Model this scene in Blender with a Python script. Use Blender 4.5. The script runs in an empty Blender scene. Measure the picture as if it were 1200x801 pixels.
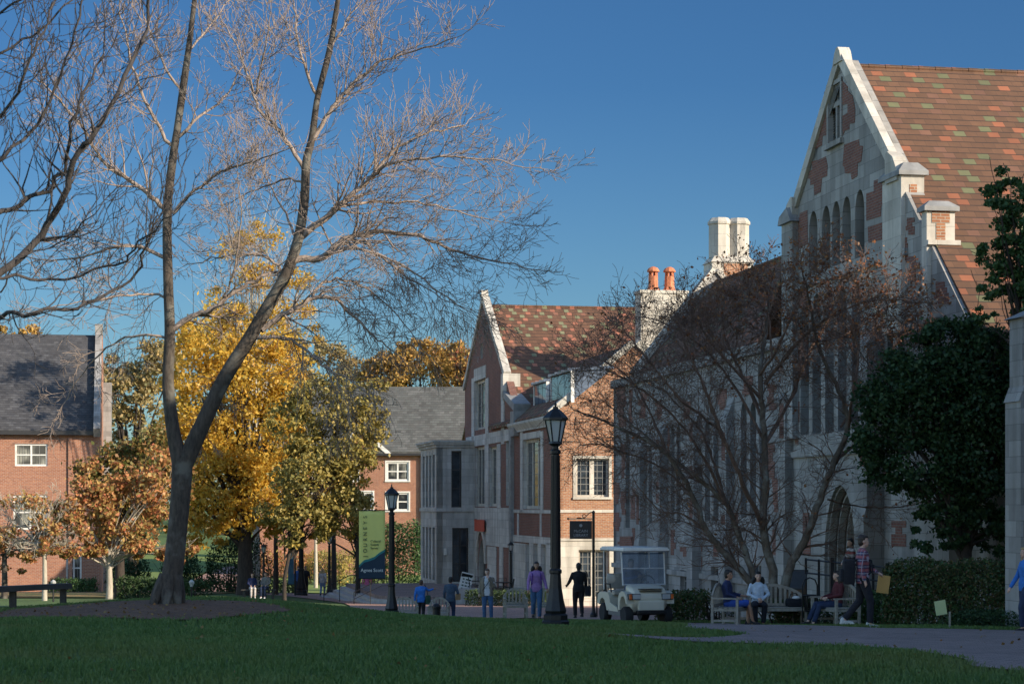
import bpy, bmesh, math, random
import numpy as np
from mathutils import Vector, Matrix, Euler, geometry
R = math.radians
random.seed(7); rng = np.random.default_rng(7)
SC = bpy.context.scene
COL = SC.collection
F = 2400.0; HY = 591.0                      # focal length and horizon of the view, in photo pixels
TH = math.atan(440.0 / F)                   # the campus buildings stand turned by this much
CT, ST = math.cos(TH), math.sin(TH)

def W(px, py, d): return Vector(((px - 600) / F * d, d, (HY - py) / F * d))
def pV(px, py, V0):                         # pixel -> (U, z) on a wall plane V = V0
    d = F * (V0 / CT) / (px - 160); x = (px - 600) / F * d
    return (-x * ST + d * CT, (HY - py) / F * d)
def pU(px, py, U0):                         # pixel -> (V, z) on a wall plane U = U0
    r = (px - 600) / F; d = U0 / (CT - r * ST)
    return (r * d * CT + d * ST, (HY - py) / F * d)
def VU(V, U): return (V * CT - U * ST, V * ST + U * CT)

# ---------------------------------------------------------------- mesh collector
class MB:
    def __init__(s): s.v = []; s.f = []; s.m = []
    def add(s, vs, fs, m=0):
        b = len(s.v); s.v.extend([tuple(p) for p in vs])
        s.f.extend([tuple(b + i for i in f) for f in fs]); s.m.extend([m] * len(fs)); return s
    def box(s, a, b, m=0, M=None):
        x0, y0, z0 = a; x1, y1, z1 = b
        vs = [(x0,y0,z0),(x1,y0,z0),(x1,y1,z0),(x0,y1,z0),(x0,y0,z1),(x1,y0,z1),(x1,y1,z1),(x0,y1,z1)]
        if M is not None: vs = [M @ Vector(p) for p in vs]
        return s.add(vs, [(0,3,2,1),(4,5,6,7),(0,1,5,4),(1,2,6,5),(2,3,7,6),(3,0,4,7)], m)
    def cbox(s, c, d, m=0, M=None):
        return s.box([c[i]-d[i]/2 for i in range(3)], [c[i]+d[i]/2 for i in range(3)], m, M)
    def bbox(s, a, b, bev=.01, m=0, M=None):            # bevelled box
        bm = bmesh.new(); bmesh.ops.create_cube(bm, size=1)
        c = [(a[i]+b[i])/2 for i in range(3)]; d = [abs(b[i]-a[i]) for i in range(3)]
        for v in bm.verts: v.co = Vector([v.co[i]*d[i]+c[i] for i in range(3)])
        bmesh.ops.bevel(bm, geom=list(bm.edges), offset=min(bev, min(d)*.4), segments=2, affect='EDGES', profile=.6)
        if M is not None: bm.transform(M)
        bm.verts.index_update(); s.add([v.co[:] for v in bm.verts], [[v.index for v in f.verts] for f in bm.faces], m); bm.free(); return s
    def prism(s, poly, ext, m=0, cap=True):
        n = len(poly); P = [Vector(p) for p in poly]; E = Vector(ext)
        vs = P + [p + E for p in P]
        fs = [(i, (i+1) % n, n+(i+1) % n, n+i) for i in range(n)]
        if cap:
            fs += [tuple(reversed(range(n))), tuple(range(n, 2*n))]
        return s.add(vs, fs, m)
    def tube(s, pts, rad, sides=6, m=0, cap=True, flat=1.0):
        P = [Vector(p) for p in pts]; n = len(P)
        if not hasattr(rad, '__len__'): rad = [rad]*n
        vs = []; ref = None
        for i in range(n):
            t = (P[min(i+1,n-1)] - P[max(i-1,0)])
            if t.length < 1e-9: t = Vector((0,0,1))
            t.normalize()
            if ref is None:
                ref = Vector((0,0,1)) if abs(t.z) < .8 else Vector((1,0,0))
            a = t.cross(ref); 
            if a.length < 1e-6: a = t.orthogonal()
            a.normalize(); b = a.cross(t); b.normalize(); ref = b
            for k in range(sides):
                q = 2*math.pi*k/sides
                vs.append(P[i] + (a*math.cos(q) + b*math.sin(q)*flat)*rad[i])
        fs = [(i*sides+k, i*sides+(k+1)%sides, (i+1)*sides+(k+1)%sides, (i+1)*sides+k) for i in range(n-1) for k in range(sides)]
        if cap: fs += [tuple(reversed(range(sides))), tuple(range((n-1)*sides, n*sides))]
        return s.add(vs, fs, m)
    def lathe(s, prof, sides=16, c=(0,0,0), m=0, M=None, rot=0):
        vs = []
        for r, z in prof:
            for k in range(sides):
                q = 2*math.pi*k/sides + rot
                vs.append((c[0]+r*math.cos(q), c[1]+r*math.sin(q), c[2]+z))
        if M is not None: vs = [M @ Vector(p) for p in vs]
        n = len(prof)
        fs = [(i*sides+k, i*sides+(k+1)%sides, (i+1)*sides+(k+1)%sides, (i+1)*sides+k) for i in range(n-1) for k in range(sides)]
        fs += [tuple(reversed(range(sides))), tuple(range((n-1)*sides, n*sides))]
        return s.add(vs, fs, m)
    def ell(s, c, r, seg=12, rings=8, m=0, M=None):
        vs = []; c = Vector(c)
        T = M if M is not None else Matrix.Identity(3)
        for i in range(rings+1):
            p = math.pi*i/rings
            for k in range(seg):
                q = 2*math.pi*k/seg
                vs.append(c + T @ Vector((r[0]*math.sin(p)*math.cos(q), r[1]*math.sin(p)*math.sin(q), -r[2]*math.cos(p))))
        fs = [(i*seg+k, i*seg+(k+1)%seg, (i+1)*seg+(k+1)%seg, (i+1)*seg+k) for i in range(rings) for k in range(seg)]
        return s.add(vs, fs, m)
    def build(s, name, mats, parent=None, loc=None, smooth=False, clean=True):
        me = bpy.data.meshes.new(name); me.from_pydata(s.v, [], s.f)
        if not isinstance(mats, (list, tuple)): mats = [mats]
        for mt in mats: me.materials.append(mt)
        if any(s.m): me.polygons.foreach_set('material_index', s.m)
        if clean:
            bm = bmesh.new(); bm.from_mesh(me)
            bmesh.ops.dissolve_degenerate(bm, dist=1e-6, edges=bm.edges)
            bmesh.ops.recalc_face_normals(bm, faces=bm.faces); bm.to_mesh(me); bm.free()
        if smooth:
            me.polygons.foreach_set('use_smooth', [True]*len(me.polygons))
        o = bpy.data.objects.new(name, me); COL.objects.link(o)
        if smooth == 'auto':
            try: me.set_sharp_from_angle(angle=R(40))
            except Exception: pass
        if parent is not None: o.parent = parent
        if loc is not None: o.location = loc
        return o

def tag(o, label=None, cat=None, group=None, kind=None):
    if label: o['label'] = label
    if cat: o['category'] = cat
    if group: o['group'] = group
    if kind: o['kind'] = kind
    return o
def thing(name, label, cat, loc=(0,0,0), rz=0, group=None):
    o = bpy.data.objects.new(name, None); COL.objects.link(o)
    o.empty_display_size = .2
    o.location = loc; o.rotation_euler = (0,0,rz)
    return tag(o, label, cat, group)
def copy_thing(root, loc, rz, label, group=None):
    r = root.copy(); COL.objects.link(r); r.location = loc; r.rotation_euler = (0,0,rz)
    r['label'] = label
    if group: r['group'] = group
    def rec(src, dst):
        for ch in list(src.children):
            c = ch.copy(); COL.objects.link(c); c.parent = dst; rec(ch, c)
    rec(root, r); return r
def npmesh(name, V, Fc, mats, parent=None, loc=None, smooth=False):
    me = bpy.data.meshes.new(name); n = len(V); nf, k = Fc.shape
    me.vertices.add(n); me.vertices.foreach_set('co', np.asarray(V, dtype=np.float32).ravel())
    me.loops.add(nf*k); me.loops.foreach_set('vertex_index', np.asarray(Fc, dtype=np.int32).ravel())
    me.polygons.add(nf); me.polygons.foreach_set('loop_start', np.arange(0, nf*k, k, dtype=np.int32))
    try: me.polygons.foreach_set('loop_total', np.full(nf, k, dtype=np.int32))
    except Exception: pass
    if not isinstance(mats, (list, tuple)): mats = [mats]
    for mt in mats: me.materials.append(mt)
    if smooth: me.polygons.foreach_set('use_smooth', [True]*nf)
    me.update(calc_edges=True); me.validate()
    o = bpy.data.objects.new(name, me); COL.objects.link(o)
    if parent is not None: o.parent = parent
    if loc is not None: o.location = loc
    return o

# ---------------------------------------------------------------- materials
class N:
    def __init__(s, name):
        s.mt = bpy.data.materials.new(name); s.mt.use_nodes = True; s.t = s.mt.node_tree; s.t.nodes.clear()
        s.out = s.t.nodes.new('ShaderNodeOutputMaterial')
    def n(s, ty, **kw):
        nd = s.t.nodes.new(ty)
        ins = kw.pop('ins', {})
        for k, v in kw.items(): setattr(nd, k, v)
        for k, v in ins.items():
            if isinstance(v, bpy.types.NodeSocket): s.t.links.new(v, nd.inputs[k])
            else: nd.inputs[k].default_value = v
        return nd
    def l(s, a, b): s.t.links.new(a, b)
    def math(s, op, a, b=None, c=None):
        nd = s.t.nodes.new('ShaderNodeMath'); nd.operation = op
        for i, x in enumerate([a, b, c]):
            if x is None: continue
            if isinstance(x, bpy.types.NodeSocket): s.l(x, nd.inputs[i])
            else: nd.inputs[i].default_value = x
        return nd.outputs[0]
    def mix(s, fac, a, b, mode='MIX'):
        nd = s.t.nodes.new('ShaderNodeMix'); nd.data_type = 'RGBA'; nd.blend_type = mode; nd.clamp_factor = True
        for i, x in ((0, fac), (6, a), (7, b)):
            if isinstance(x, bpy.types.NodeSocket): s.l(x, nd.inputs[i])
            elif i == 0: nd.inputs[0].default_value = x
            else: nd.inputs[i].default_value = (*x, 1) if len(x) == 3 else x
        return nd.outputs[2]
    def coord(s, kind='Object'): return s.n('ShaderNodeTexCoord').outputs[kind]
    def noise(s, vec, scale, detail=4, rough=.55, out=0):
        return s.n('ShaderNodeTexNoise', ins={'Vector': vec, 'Scale': scale, 'Detail': detail, 'Roughness': rough}).outputs[out]
    def ramp(s, fac, stops, interp='LINEAR'):
        nd = s.t.nodes.new('ShaderNodeValToRGB'); cr = nd.color_ramp; cr.interpolation = interp
        while len(cr.elements) < len(stops): cr.elements.new(.5)
        for e, (p, c) in zip(cr.elements, stops): e.position = p; e.color = (*c, 1) if len(c) == 3 else c
        s.l(fac, nd.inputs[0]); return nd.outputs[0]
    def bsdf(s, color, rough=.7, bump=None, bstr=.3, bdist=.02, **kw):
        b = s.t.nodes.new('ShaderNodeBsdfPrincipled')
        if isinstance(color, bpy.types.NodeSocket): s.l(color, b.inputs['Base Color'])
        else: b.inputs['Base Color'].default_value = (*color, 1)
        if isinstance(rough, bpy.types.NodeSocket): s.l(rough, b.inputs['Roughness'])
        else: b.inputs['Roughness'].default_value = rough
        for k, v in kw.items():
            k2 = k.replace('_', ' ')
            if isinstance(v, bpy.types.NodeSocket): s.l(v, b.inputs[k2])
            else: b.inputs[k2].default_value = v
        if bump is not None:
            bn = s.n('ShaderNodeBump', ins={'Height': bump, 'Strength': bstr, 'Distance': bdist}); s.l(bn.outputs[0], b.inputs['Normal'])
        s.l(b.outputs[0], s.out.inputs[0]); return b

def m_plain(name, col, rough=.6, var=.15, scale=6, metal=0, bump=.1, **kw):
    q = N(name); c = q.coord(); nz = q.noise(c, scale, 5)
    lo = tuple(x*(1-var) for x in col); hi = tuple(min(1, x*(1+var)) for x in col)
    cc = q.ramp(nz, [(.3, lo), (.7, hi)])
    q.bsdf(cc, rough, bump=nz if bump else None, bstr=bump, bdist=.01, Metallic=metal, **kw); return q.mt
def wallvec(q):
    c = q.coord(); sx = q.n('ShaderNodeSeparateXYZ', ins={0: c})
    nx = q.n('ShaderNodeSeparateXYZ', ins={0: q.coord('Normal')}).outputs[0]; side = q.math('GREATER_THAN', q.math('ABSOLUTE', nx), .45)
    a = q.math('ADD', q.math('MULTIPLY', sx.outputs[1], side), q.math('MULTIPLY', sx.outputs[0], q.math('SUBTRACT', 1.0, side)))
    cb = q.n('ShaderNodeCombineXYZ', ins={0: a, 1: sx.outputs[2]}); return c, cb.outputs[0], a, sx.outputs[2]
def m_brick(name, c1, c2, mortar, bw=.24, bh=.078, ms=.011, stain=.25, header=0):
    q = N(name); c, vec, a, z = wallvec(q)
    b = q.n('ShaderNodeTexBrick', offset=.5, ins={'Vector': vec, 'Color1': (*c1,1), 'Color2': (*c2,1), 'Mortar': (*mortar,1), 'Scale': 1.0,
        'Mortar Size': ms, 'Mortar Smooth': .2, 'Bias': -.1, 'Brick Width': bw, 'Row Height': bh})
    n1 = q.noise(c, .7, 5); n2 = q.noise(c, 9, 3)
    col = q.mix(stain, b.outputs[0], q.ramp(n1, [(.3, (.35,.3,.28)), (.65, (1,1,1))]), 'MULTIPLY')
    col = q.mix(.35, col, q.ramp(n2, [(.35, (.55,.5,.5)), (.6, (1,1,1))]), 'MULTIPLY')
    q.bsdf(col, .85, bump=q.math('SUBTRACT', 1.0, b.outputs[1]), bstr=.5, bdist=.008); return q.mt
def m_stone(name, col, bw=.9, bh=.42, var=.12, joint=.6):
    q = N(name); c, vec, a, z = wallvec(q)
    lo = tuple(x*(1-var) for x in col); hi = tuple(x*(1+var) for x in col)
    b = q.n('ShaderNodeTexBrick', offset=.5, ins={'Vector': vec, 'Color1': (*lo,1), 'Color2': (*hi,1), 'Mortar': (*[x*joint for x in col],1), 'Scale': 1.0,
        'Mortar Size': .008, 'Mortar Smooth': .3, 'Bias': 0, 'Brick Width': bw, 'Row Height': bh})
    n1 = q.noise(c, .5, 6, .65); n2 = q.noise(c, 6, 5, .7)
    sc = q.n('ShaderNodeMapping', ins={0: c, 3: (1.5,1.5,.18)}); n3 = q.noise(sc.outputs[0], 1.6, 4)
    x = q.mix(.5, b.outputs[0], q.ramp(n1, [(.32, (.62,.6,.57)), (.6, (1,1,1))]), 'MULTIPLY')
    x = q.mix(.45, x, q.ramp(n3, [(.36, (.5,.48,.45)), (.55, (1,1,1))]), 'MULTIPLY')
    x = q.mix(.3, x, q.ramp(n2, [(.3, (.6,.6,.6)), (.7, (1,1,1))]), 'MULTIPLY')
    q.bsdf(x, .85, bump=q.math('ADD', q.math('MULTIPLY', b.outputs[1], -1.0), n2), bstr=.35, bdist=.01); return q.mt
def m_tiles(name, base, acc, tw, th, p_acc, zs=1.0, var=.25, even=False):
    """roof tiles: courses along z (zs turns height into slope length), random accent tiles"""
    q = N(name); c, vec, a, z = wallvec(q)
    row = q.math('FLOOR', q.math('DIVIDE', z, th*zs))
    fr = q.math('FRACT', q.math('DIVIDE', z, th*zs))
    off = q.math('MULTIPLY', q.math('MODULO', q.math('ABSOLUTE', row), 2.0), .5)
    u = q.math('ADD', q.math('DIVIDE', a, tw), off)
    cell = q.math('FLOOR', u); fu = q.math('FRACT', u)
    cv = q.n('ShaderNodeCombineXYZ', ins={0: cell, 1: row}).outputs[0]
    wn = q.n('ShaderNodeTexWhiteNoise', noise_dimensions='2D', ins={0: cv})
    wn2 = q.n('ShaderNodeTexWhiteNoise', noise_dimensions='3D', ins={0: q.n('ShaderNodeVectorMath', operation='ADD', ins={0: cv, 1: (17.3, 5.1, 2)}).outputs[0]})
    gate = q.math('LESS_THAN', q.math('MODULO', q.math('ABSOLUTE', q.math('ADD', cell, q.math('MULTIPLY', row, 4.0))), 3.0), .5) if even else 0.0
    val = q.math('ADD', wn.outputs[0], q.math('SUBTRACT', 1.0, gate)) if even else wn.outputs[0]
    stops = [(0, acc[0]), (p_acc*.42, acc[1]), (p_acc*.85, acc[2]), (p_acc, base)]
    col = q.ramp(val, stops, 'CONSTANT')
    col = q.mix(q.math('MULTIPLY', q.noise(c, 7, 3), .35), col, base)
    col = q.mix(1.0, col, q.ramp(wn2.outputs[0], [(0, (1-var,)*3), (1, (1, 1, 1))]), 'MULTIPLY')
    n1 = q.noise(c, .35, 6, .65); n2 = q.noise(c, 3.5, 4)
    col = q.mix(.45, col, q.ramp(n1, [(.3, (.55,.55,.55)), (.62, (1,1,1))]), 'MULTIPLY')
    col = q.mix(.35, col, q.ramp(n2, [(.3, (.6,.6,.6)), (.7, (1,1,1))]), 'MULTIPLY')
    gap = q.math('LESS_THAN', fr, .13); gap2 = q.math('LESS_THAN', fu, .05)
    col = q.mix(q.math('MULTIPLY', gap, .85), col, (.015,.012,.01))
    col = q.mix(q.math('MULTIPLY', gap2, .3), col, (.02,.015,.012))
    q.bsdf(col, .8, bump=fr, bstr=.6, bdist=.03); return q.mt
def m_leaf(name, cols, trans=.25, rough=.6, patch=None):
    q = N(name); g = q.n('ShaderNodeNewGeometry'); n = len(cols)
    col = q.ramp(g.outputs['Random Per Island'], [(i/(n-1) if n > 1 else 0, c) for i, c in enumerate(cols)])
    nz = q.noise(q.coord(), .45, 3); col = q.mix(.5, col, q.ramp(nz, [(.35, (.72,.76,.72)), (.6, (1,1,1))]), 'MULTIPLY')
    if patch: col = q.mix(q.ramp(q.noise(q.coord(), .22, 5, .65), [(.45, (0,0,0)), (.68, (.75,.75,.75))]), col, patch)
    d = q.n('ShaderNodeBsdfDiffuse', ins={0: col}); t = q.n('ShaderNodeBsdfTranslucent', ins={0: col})
    gl = q.n('ShaderNodeBsdfGlossy', ins={0: (.6,.6,.6,1), 1: .5})
    m1 = q.n('ShaderNodeMixShader', ins={0: trans, 1: d.outputs[0], 2: t.outputs[0]})
    m2 = q.n('ShaderNodeMixShader', ins={0: .03, 1: m1.outputs[0], 2: gl.outputs[0]})
    q.l(m2.outputs[0], q.out.inputs[0]); return q.mt
def m_bark(name, c1, c2, scale=8, lich=None):
    q = N(name); c = q.coord(); mp = q.n('ShaderNodeMapping', ins={0: c, 3: (1,1,.25)}).outputs[0]
    n1 = q.noise(mp, scale*2.5, 6, .7); n2 = q.noise(c, 2.2, 4)
    col = q.ramp(n1, [(.3, c1), (.65, c2)])
    if lich: col = q.mix(q.ramp(n2, [(.52, (0,0,0)), (.66, (1,1,1))]), col, lich)
    q.bsdf(col, .9, bump=n1, bstr=.9, bdist=.02); return q.mt
def m_glass(name, col=(.03,.04,.05), rough=.06):
    q = N(name); nz = q.noise(q.coord(), 1.3, 3)
    q.bsdf(q.ramp(nz, [(.35, tuple(x*.6 for x in col)), (.65, tuple(x*1.7 for x in col))]), rough, bump=nz, bstr=.06, bdist=.02, Specular_IOR_Level=.7); return q.mt

M = {}
M['brick'] = m_brick('red_brick', (.34,.135,.06), (.46,.215,.1), (.42,.36,.28))
M['brickd'] = m_brick('dark_red_brick', (.2,.07,.047), (.28,.105,.065), (.22,.18,.15), stain=.35)
M['brickL'] = m_brick('old_red_brick', (.33,.13,.07), (.44,.19,.1), (.42,.33,.27), bw=.26, bh=.09)
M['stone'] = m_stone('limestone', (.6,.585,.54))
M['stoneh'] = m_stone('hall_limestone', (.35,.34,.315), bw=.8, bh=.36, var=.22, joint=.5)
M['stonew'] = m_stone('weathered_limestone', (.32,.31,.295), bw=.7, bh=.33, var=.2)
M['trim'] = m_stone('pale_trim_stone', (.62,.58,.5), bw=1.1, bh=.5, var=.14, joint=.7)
M['lead'] = m_plain('lead_cap', (.25,.25,.24), .7, .25, 3)
M['leadb'] = m_plain('zinc_sheet', (.16,.2,.26), .35, .3, 5, metal=.5)
M['tile'] = m_tiles('clay_tile_roof', (.165,.082,.042), [(.38,.13,.06),(.17,.19,.09),(.21,.1,.06)], .33, .27, .62, .70, even=True)
M['tile2'] = m_tiles('mixed_tile_roof', (.16,.078,.042), [(.46,.17,.1),(.25,.26,.14),(.3,.13,.08)], .27, .36, .75, .57, even=True)
M['slate'] = m_tiles('grey_slate_roof', (.075,.075,.08), [(.1,.1,.105),(.06,.06,.065),(.085,.085,.09)], .3, .22, .5, .7, var=.3)
M['slate2'] = m_tiles('weathered_slate_roof', (.13,.135,.125), [(.15,.15,.14),(.11,.11,.1),(.125,.13,.12)], .4, .3, .5, .7, var=.3)
M['glass'] = m_glass('window_glass')
q=N('curtained_glass'); c_=q.coord(); mp_=q.n('ShaderNodeMapping',ins={0:c_,3:(9,9,.6)}).outputs[0]; f_=q.noise(mp_,1.2,3); p_=q.noise(c_,.55,2)
q.bsdf(q.mix(q.ramp(p_,[(.42,(0,0,0)),(.52,(1,1,1))]),q.ramp(f_,[(.35,(.1,.11,.1)),(.65,(.33,.33,.29))]),(.025,.03,.035)),.12,Specular_IOR_Level=.6); M['glassw']=q.mt
M['glassb'] = m_glass('dull_leaded_glass', (.1,.115,.13), .35)
M['lead_light'] = m_plain('grey_lead_bars', (.2,.2,.19), .6)
M['white'] = m_plain('white_paint', (.72,.7,.65), .5, .08)
M['louvre'] = m_plain('dark_louvre', (.05,.05,.05), .7)
M['black'] = m_plain('black_iron', (.012,.012,.013), .42, .3, 20, metal=.3)
M['door'] = m_plain('dark_door', (.03,.028,.028), .4)
M['terracotta'] = m_plain('terracotta', (.5,.17,.08), .8, .25, 5)
M['wood'] = m_plain('weathered_teak', (.3,.27,.22), .8, .25, 14)
M['woodd'] = m_plain('dark_stained_wood', (.055,.05,.045), .75, .3, 12)
M['bark'] = m_bark('grey_bark', (.025,.021,.017), (.1,.08,.062), 7, (.15,.14,.115))
M['twig'] = m_bark('pale_twig_bark', (.18,.135,.11), (.38,.3,.24), 7)
M['twigr'] = m_bark('reddish_twig_bark', (.09,.05,.035), (.22,.14,.1), 7)
M['barkn'] = m_bark('dark_twig_bark', (.025,.022,.022), (.075,.065,.06), 7)
M['barkr'] = m_bark('smooth_brown_bark', (.07,.055,.042), (.17,.135,.1), 5, (.25,.24,.2))
M['barkp'] = m_bark('pale_bark', (.3,.26,.2), (.5,.45,.36), 5)
M['barkd'] = m_bark('dark_bark', (.02,.016,.012), (.06,.045,.035), 5)
M['metalrail'] = m_plain('dark_steel_rail', (.03,.03,.035), .5, .2, 10, metal=.4)
M['concrete'] = m_plain('pale_concrete', (.42,.4,.37), .85, .18, 3, bump=.3)

# ---------------------------------------------------------------- terrain
PY = [-60,0,19.4,26,32,38,44,50.5,58.5,63,80,100,126,150,180,220,300,420,3000]
PZ = [-1.5,-1.55,-1.74,-1.86,-2.03,-2.22,-2.54,-2.9,-3.3,-3.5,-4.2,-4.95,-5.7,-6.15,-5.85,-4.4,-1.5,-.5,-.3]
_ys = np.arange(-60, 3000, .5); _zs = np.interp(_ys, PY, PZ)
_k = np.exp(-np.linspace(-2.2,2.2,17)**2); _k /= _k.sum()
_zs = np.convolve(np.pad(_zs, 8, mode='edge'), _k, mode='valid')
def G(x, y):
    x = np.asarray(x, float); y = np.asarray(y, float)
    z = np.interp(y, _ys, _zs)
    near = 1/(1+np.exp((y-62)/7.))
    z = z - .013*np.clip(x, -14, 12)*near
    z = z + .42*np.exp(-((x+6.3)/3.8)**2-((y-42)/6.)**2)
    z = z + .45/(1+np.exp((x+12.5)/1.5))/(1+np.exp((78-y)/4.))/(1+np.exp((y-128)/5.))
    z = z - .42*np.exp(-((x+3.5)/5.5)**2-((y-76)/7.)**2)
    z = z + .03*np.sin(x*.7+1)*np.sin(y*.45)*near
    return z
def Gz(x, y): return float(G(x, y))
def gp(px, py, lo=10, hi=400):                # pixel -> first ground point
    d = lo; prev = None
    while d < hi:
        x = (px-600)/F*d; zz = (HY-py)/F*d
        if zz <= Gz(x, d): return (x, d)
        d += .1
    return ((px-600)/F*hi, hi)
# ---------------------------------------------------------------- walls & windows (local frame: V, U, z)
def P3(plane, c, a, z, off=0):
    # plane 'V': wall faces -V ; plane 'U': wall faces -U ; off>0 = towards the outside
    return (c-off, a, z) if plane == 'V' else (a, c-off, z)
def wall(mb, plane, c, outline, holes=(), thick=.35, m=0, mj=None):
    mj = m if mj is None else mj
    loops = [[Vector((a, z, 0)) for a, z in outline]] + [[Vector((a, z, 0)) for a, z in h] for h in holes]
    tris = geometry.tessellate_polygon(loops)
    flat = [p for l in loops for p in l]
    mb.add([P3(plane, c, p.x, p.y) for p in flat], [tuple(t) for t in tris], m)
    for i, l in enumerate(loops):
        n = len(l); f = [P3(plane, c, p.x, p.y) for p in l]; b = [P3(plane, c, p.x, p.y, -thick) for p in l]
        mb.add(f + b, [(j, (j+1) % n, n+(j+1) % n, n+j) for j in range(n)], m if i == 0 else mj)
def rect(a0, a1, z0, z1): return [(a0,z0),(a1,z0),(a1,z1),(a0,z1)]
def lancet(a0, a1, z0, z1, n=5):
    w = a1-a0; zs = z1 - abs(w)*.85; pts = [(a0,z0),(a1,z0),(a1,zs)]
    for i in range(1, n+1):
        t = i/n; pts.append((a1 - w/2*t**1.0*(1) if False else a1 - w/2*(1-math.cos(t*math.pi/2)), zs + (z1-zs)*math.sin(t*math.pi/2)))
    for i in range(n-1, -1, -1):
        t = i/n; pts.append((a0 + w/2*(1-math.cos(t*math.pi/2)), zs + (z1-zs)*math.sin(t*math.pi/2)))
    return pts
def barbox(mb, plane, c, a0, a1, z0, z1, o0, o1, m=0):
    p = P3(plane, c, min(a0,a1), z0, o0); q = P3(plane, c, max(a0,a1), z1, o1)
    mb.box([min(p[i],q[i]) for i in range(3)], [max(p[i],q[i]) for i in range(3)], m)
def window(par, off, plane, c, a0, a1, z0, z1, nx=2, nz=0, depth=.16, mat='white', glass='glass', fw=.07, surround=0, smat='trim', lead=(0,0), name='window', sill=True, mull=None):
    """frame with nx lights and nz rails, pane as a sub-part; lead = fine glazing bars per light"""
    if a0 > a1: a0, a1 = a1, a0
    mb = MB(); mull = mull or fw
    if surround:
        s = surround
        for (b0,b1,y0,y1) in ((a0-s,a0,z0,z1),(a1,a1+s,z0,z1),(a0-s,a1+s,z1,z1+s)):
            barbox(mb, plane, c, b0, b1, y0, y1, -.02, .035, 1)
        barbox(mb, plane, c, a0-s*1.15, a1+s*1.15, z0-s*.8, z0, -.02, .08, 1)
    for (b0,b1,y0,y1) in ((a0,a0+fw,z0,z1),(a1-fw,a1,z0,z1),(a0+fw,a1-fw,z1-fw,z1),(a0+fw,a1-fw,z0,z0+fw)):
        barbox(mb, plane, c, b0, b1, y0, y1, -depth-.05, -depth+.05)
    w = (a1-a0)/nx
    for i in range(1, nx): barbox(mb, plane, c, a0+i*w-mull/2, a0+i*w+mull/2, z0+fw, z1-fw, -depth-.04, -depth+.045)
    for j in range(1, nz+1 if nz else 0):
        zz = z0 + (z1-z0)*j/(nz+1)
        for i in range(nx): barbox(mb, plane, c, a0+i*w+mull/2, a0+(i+1)*w-mull/2, zz-fw*.35, zz+fw*.35, -depth-.04, -depth+.035)
    lx, lz = lead
    for i in range(nx):
        for k in range(1, lx+1):
            a = a0+i*w+w*k/(lx+1); barbox(mb, plane, c, a-.014, a+.014, z0+fw, z1-fw, -depth-.025, -depth+.012, 2)
    for k in range(1, lz+1):
        zz = z0+(z1-z0)*k/(lz+1)
        for i in range(nx): barbox(mb, plane, c, a0+i*w+mull/2+.003, a0+(i+1)*w-mull/2-.003, zz-.014, zz+.014, -depth-.022, -depth+.016, 2)
    o = mb.build(name, [M[mat], M[smat], M['lead_light']], par, off)
    g = MB(); barbox(g, plane, c, a0+.01, a1-.01, z0+.01, z1-.01, -depth-.02, -depth-.01)
    g.build('pane', M[glass], o)
    return o
def hole(a0, a1, z0, z1): return rect(min(a0,a1), max(a0,a1), z0, z1)
def wpx(c, x0, y0, x1, y1, pl='V'):          # pixel box -> (a0,a1,z0,z1)
    f = pV if pl == 'V' else pU; xm = (x0+x1)/2
    a0 = f(x0, y0, c)[0]; a1 = f(x1, y0, c)[0]
    return (min(a0,a1), max(a0,a1), f(xm, y1, c)[1], f(xm, y0, c)[1])
def stepped(mb, c, pix, off=.015, m=1):
    pts = [pV(x, y, c) for x, y in pix]
    vs = [P3('V', c, a, z, off) for a, z in pts]; vb = [P3('V', c, a, z, -.01) for a, z in pts]
    n = len(pts); tr = geometry.tessellate_polygon([[Vector((a,z,0)) for a,z in pts]])
    mb.add(vs, [tuple(t) for t in tr], m)
    mb.add(vs+vb, [(j,(j+1)%n,n+(j+1)%n,n+j) for j in range(n)], m)
def root_at(name, label, cat, V, U, z, rz=TH):
    x, y = VU(V, U); r = thing(name, label, cat, (x, y, z), rz)
    return r, (-V, -U, -z)
def stair_patch(c, x0, y0, x1, y1, seed):     # jagged brick patch in a pixel box
    r = random.Random(seed); n = 4; h = (y1-y0)/n; L = []; Rr = []
    for i in range(n):
        l = x0 + (x1-x0)*r.choice([0,.12,.28]); q = x1 - (x1-x0)*r.choice([0,.12,.28])
        L += [(l, y0+i*h), (l, y0+(i+1)*h)]; Rr += [(q, y0+i*h), (q, y0+(i+1)*h)]
    return L + Rr[::-1]

VW = 20.0*CT                                   # the long row of gables and walls stands on this line
GB = -4.75
# ================================================================ big gabled hall (right)
def crop8(pts): return [(900+x/3.2, 50+y/3.2) for x, y in pts]
hall, ho = root_at('stone_hall', 'tall stone and brick gabled hall with mottled tile roof behind the bare tree', 'building', VW, pV(1066,600,VW)[0], -2.9)
ap = pV(986, 70, VW); eN = (pV(1168, 500, VW)[0], 2.9)
slope = (ap[1]-eN[1])/(ap[0]-eN[0])
def rakeN(u): return ap[1] + (u-ap[0])*slope          # near slope
farU = pV(925, 300, VW)[0]; farZ = ap[1] - (farU-ap[0])*abs(slope)
mb = MB()
holes = []; wins = []
lou = wpx(VW, 972, 100, 986, 166); holes.append(rect(*lou))
lan = [(948,247,958,306),(963,241,973,308),(975,235.5,984.5,310),(987,230,997,312),(1002,222,1013,314)]
lz = []
for x0,y0,x1,y1 in lan:
    a0,a1,z0,z1 = wpx(VW,x0,y0,x1,y1); z0 = pV(985,309,VW)[1]; h = lancet(a0,a1,z0,z1); holes.append(h); lz.append((a0,a1,z0,z1,h))
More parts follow.
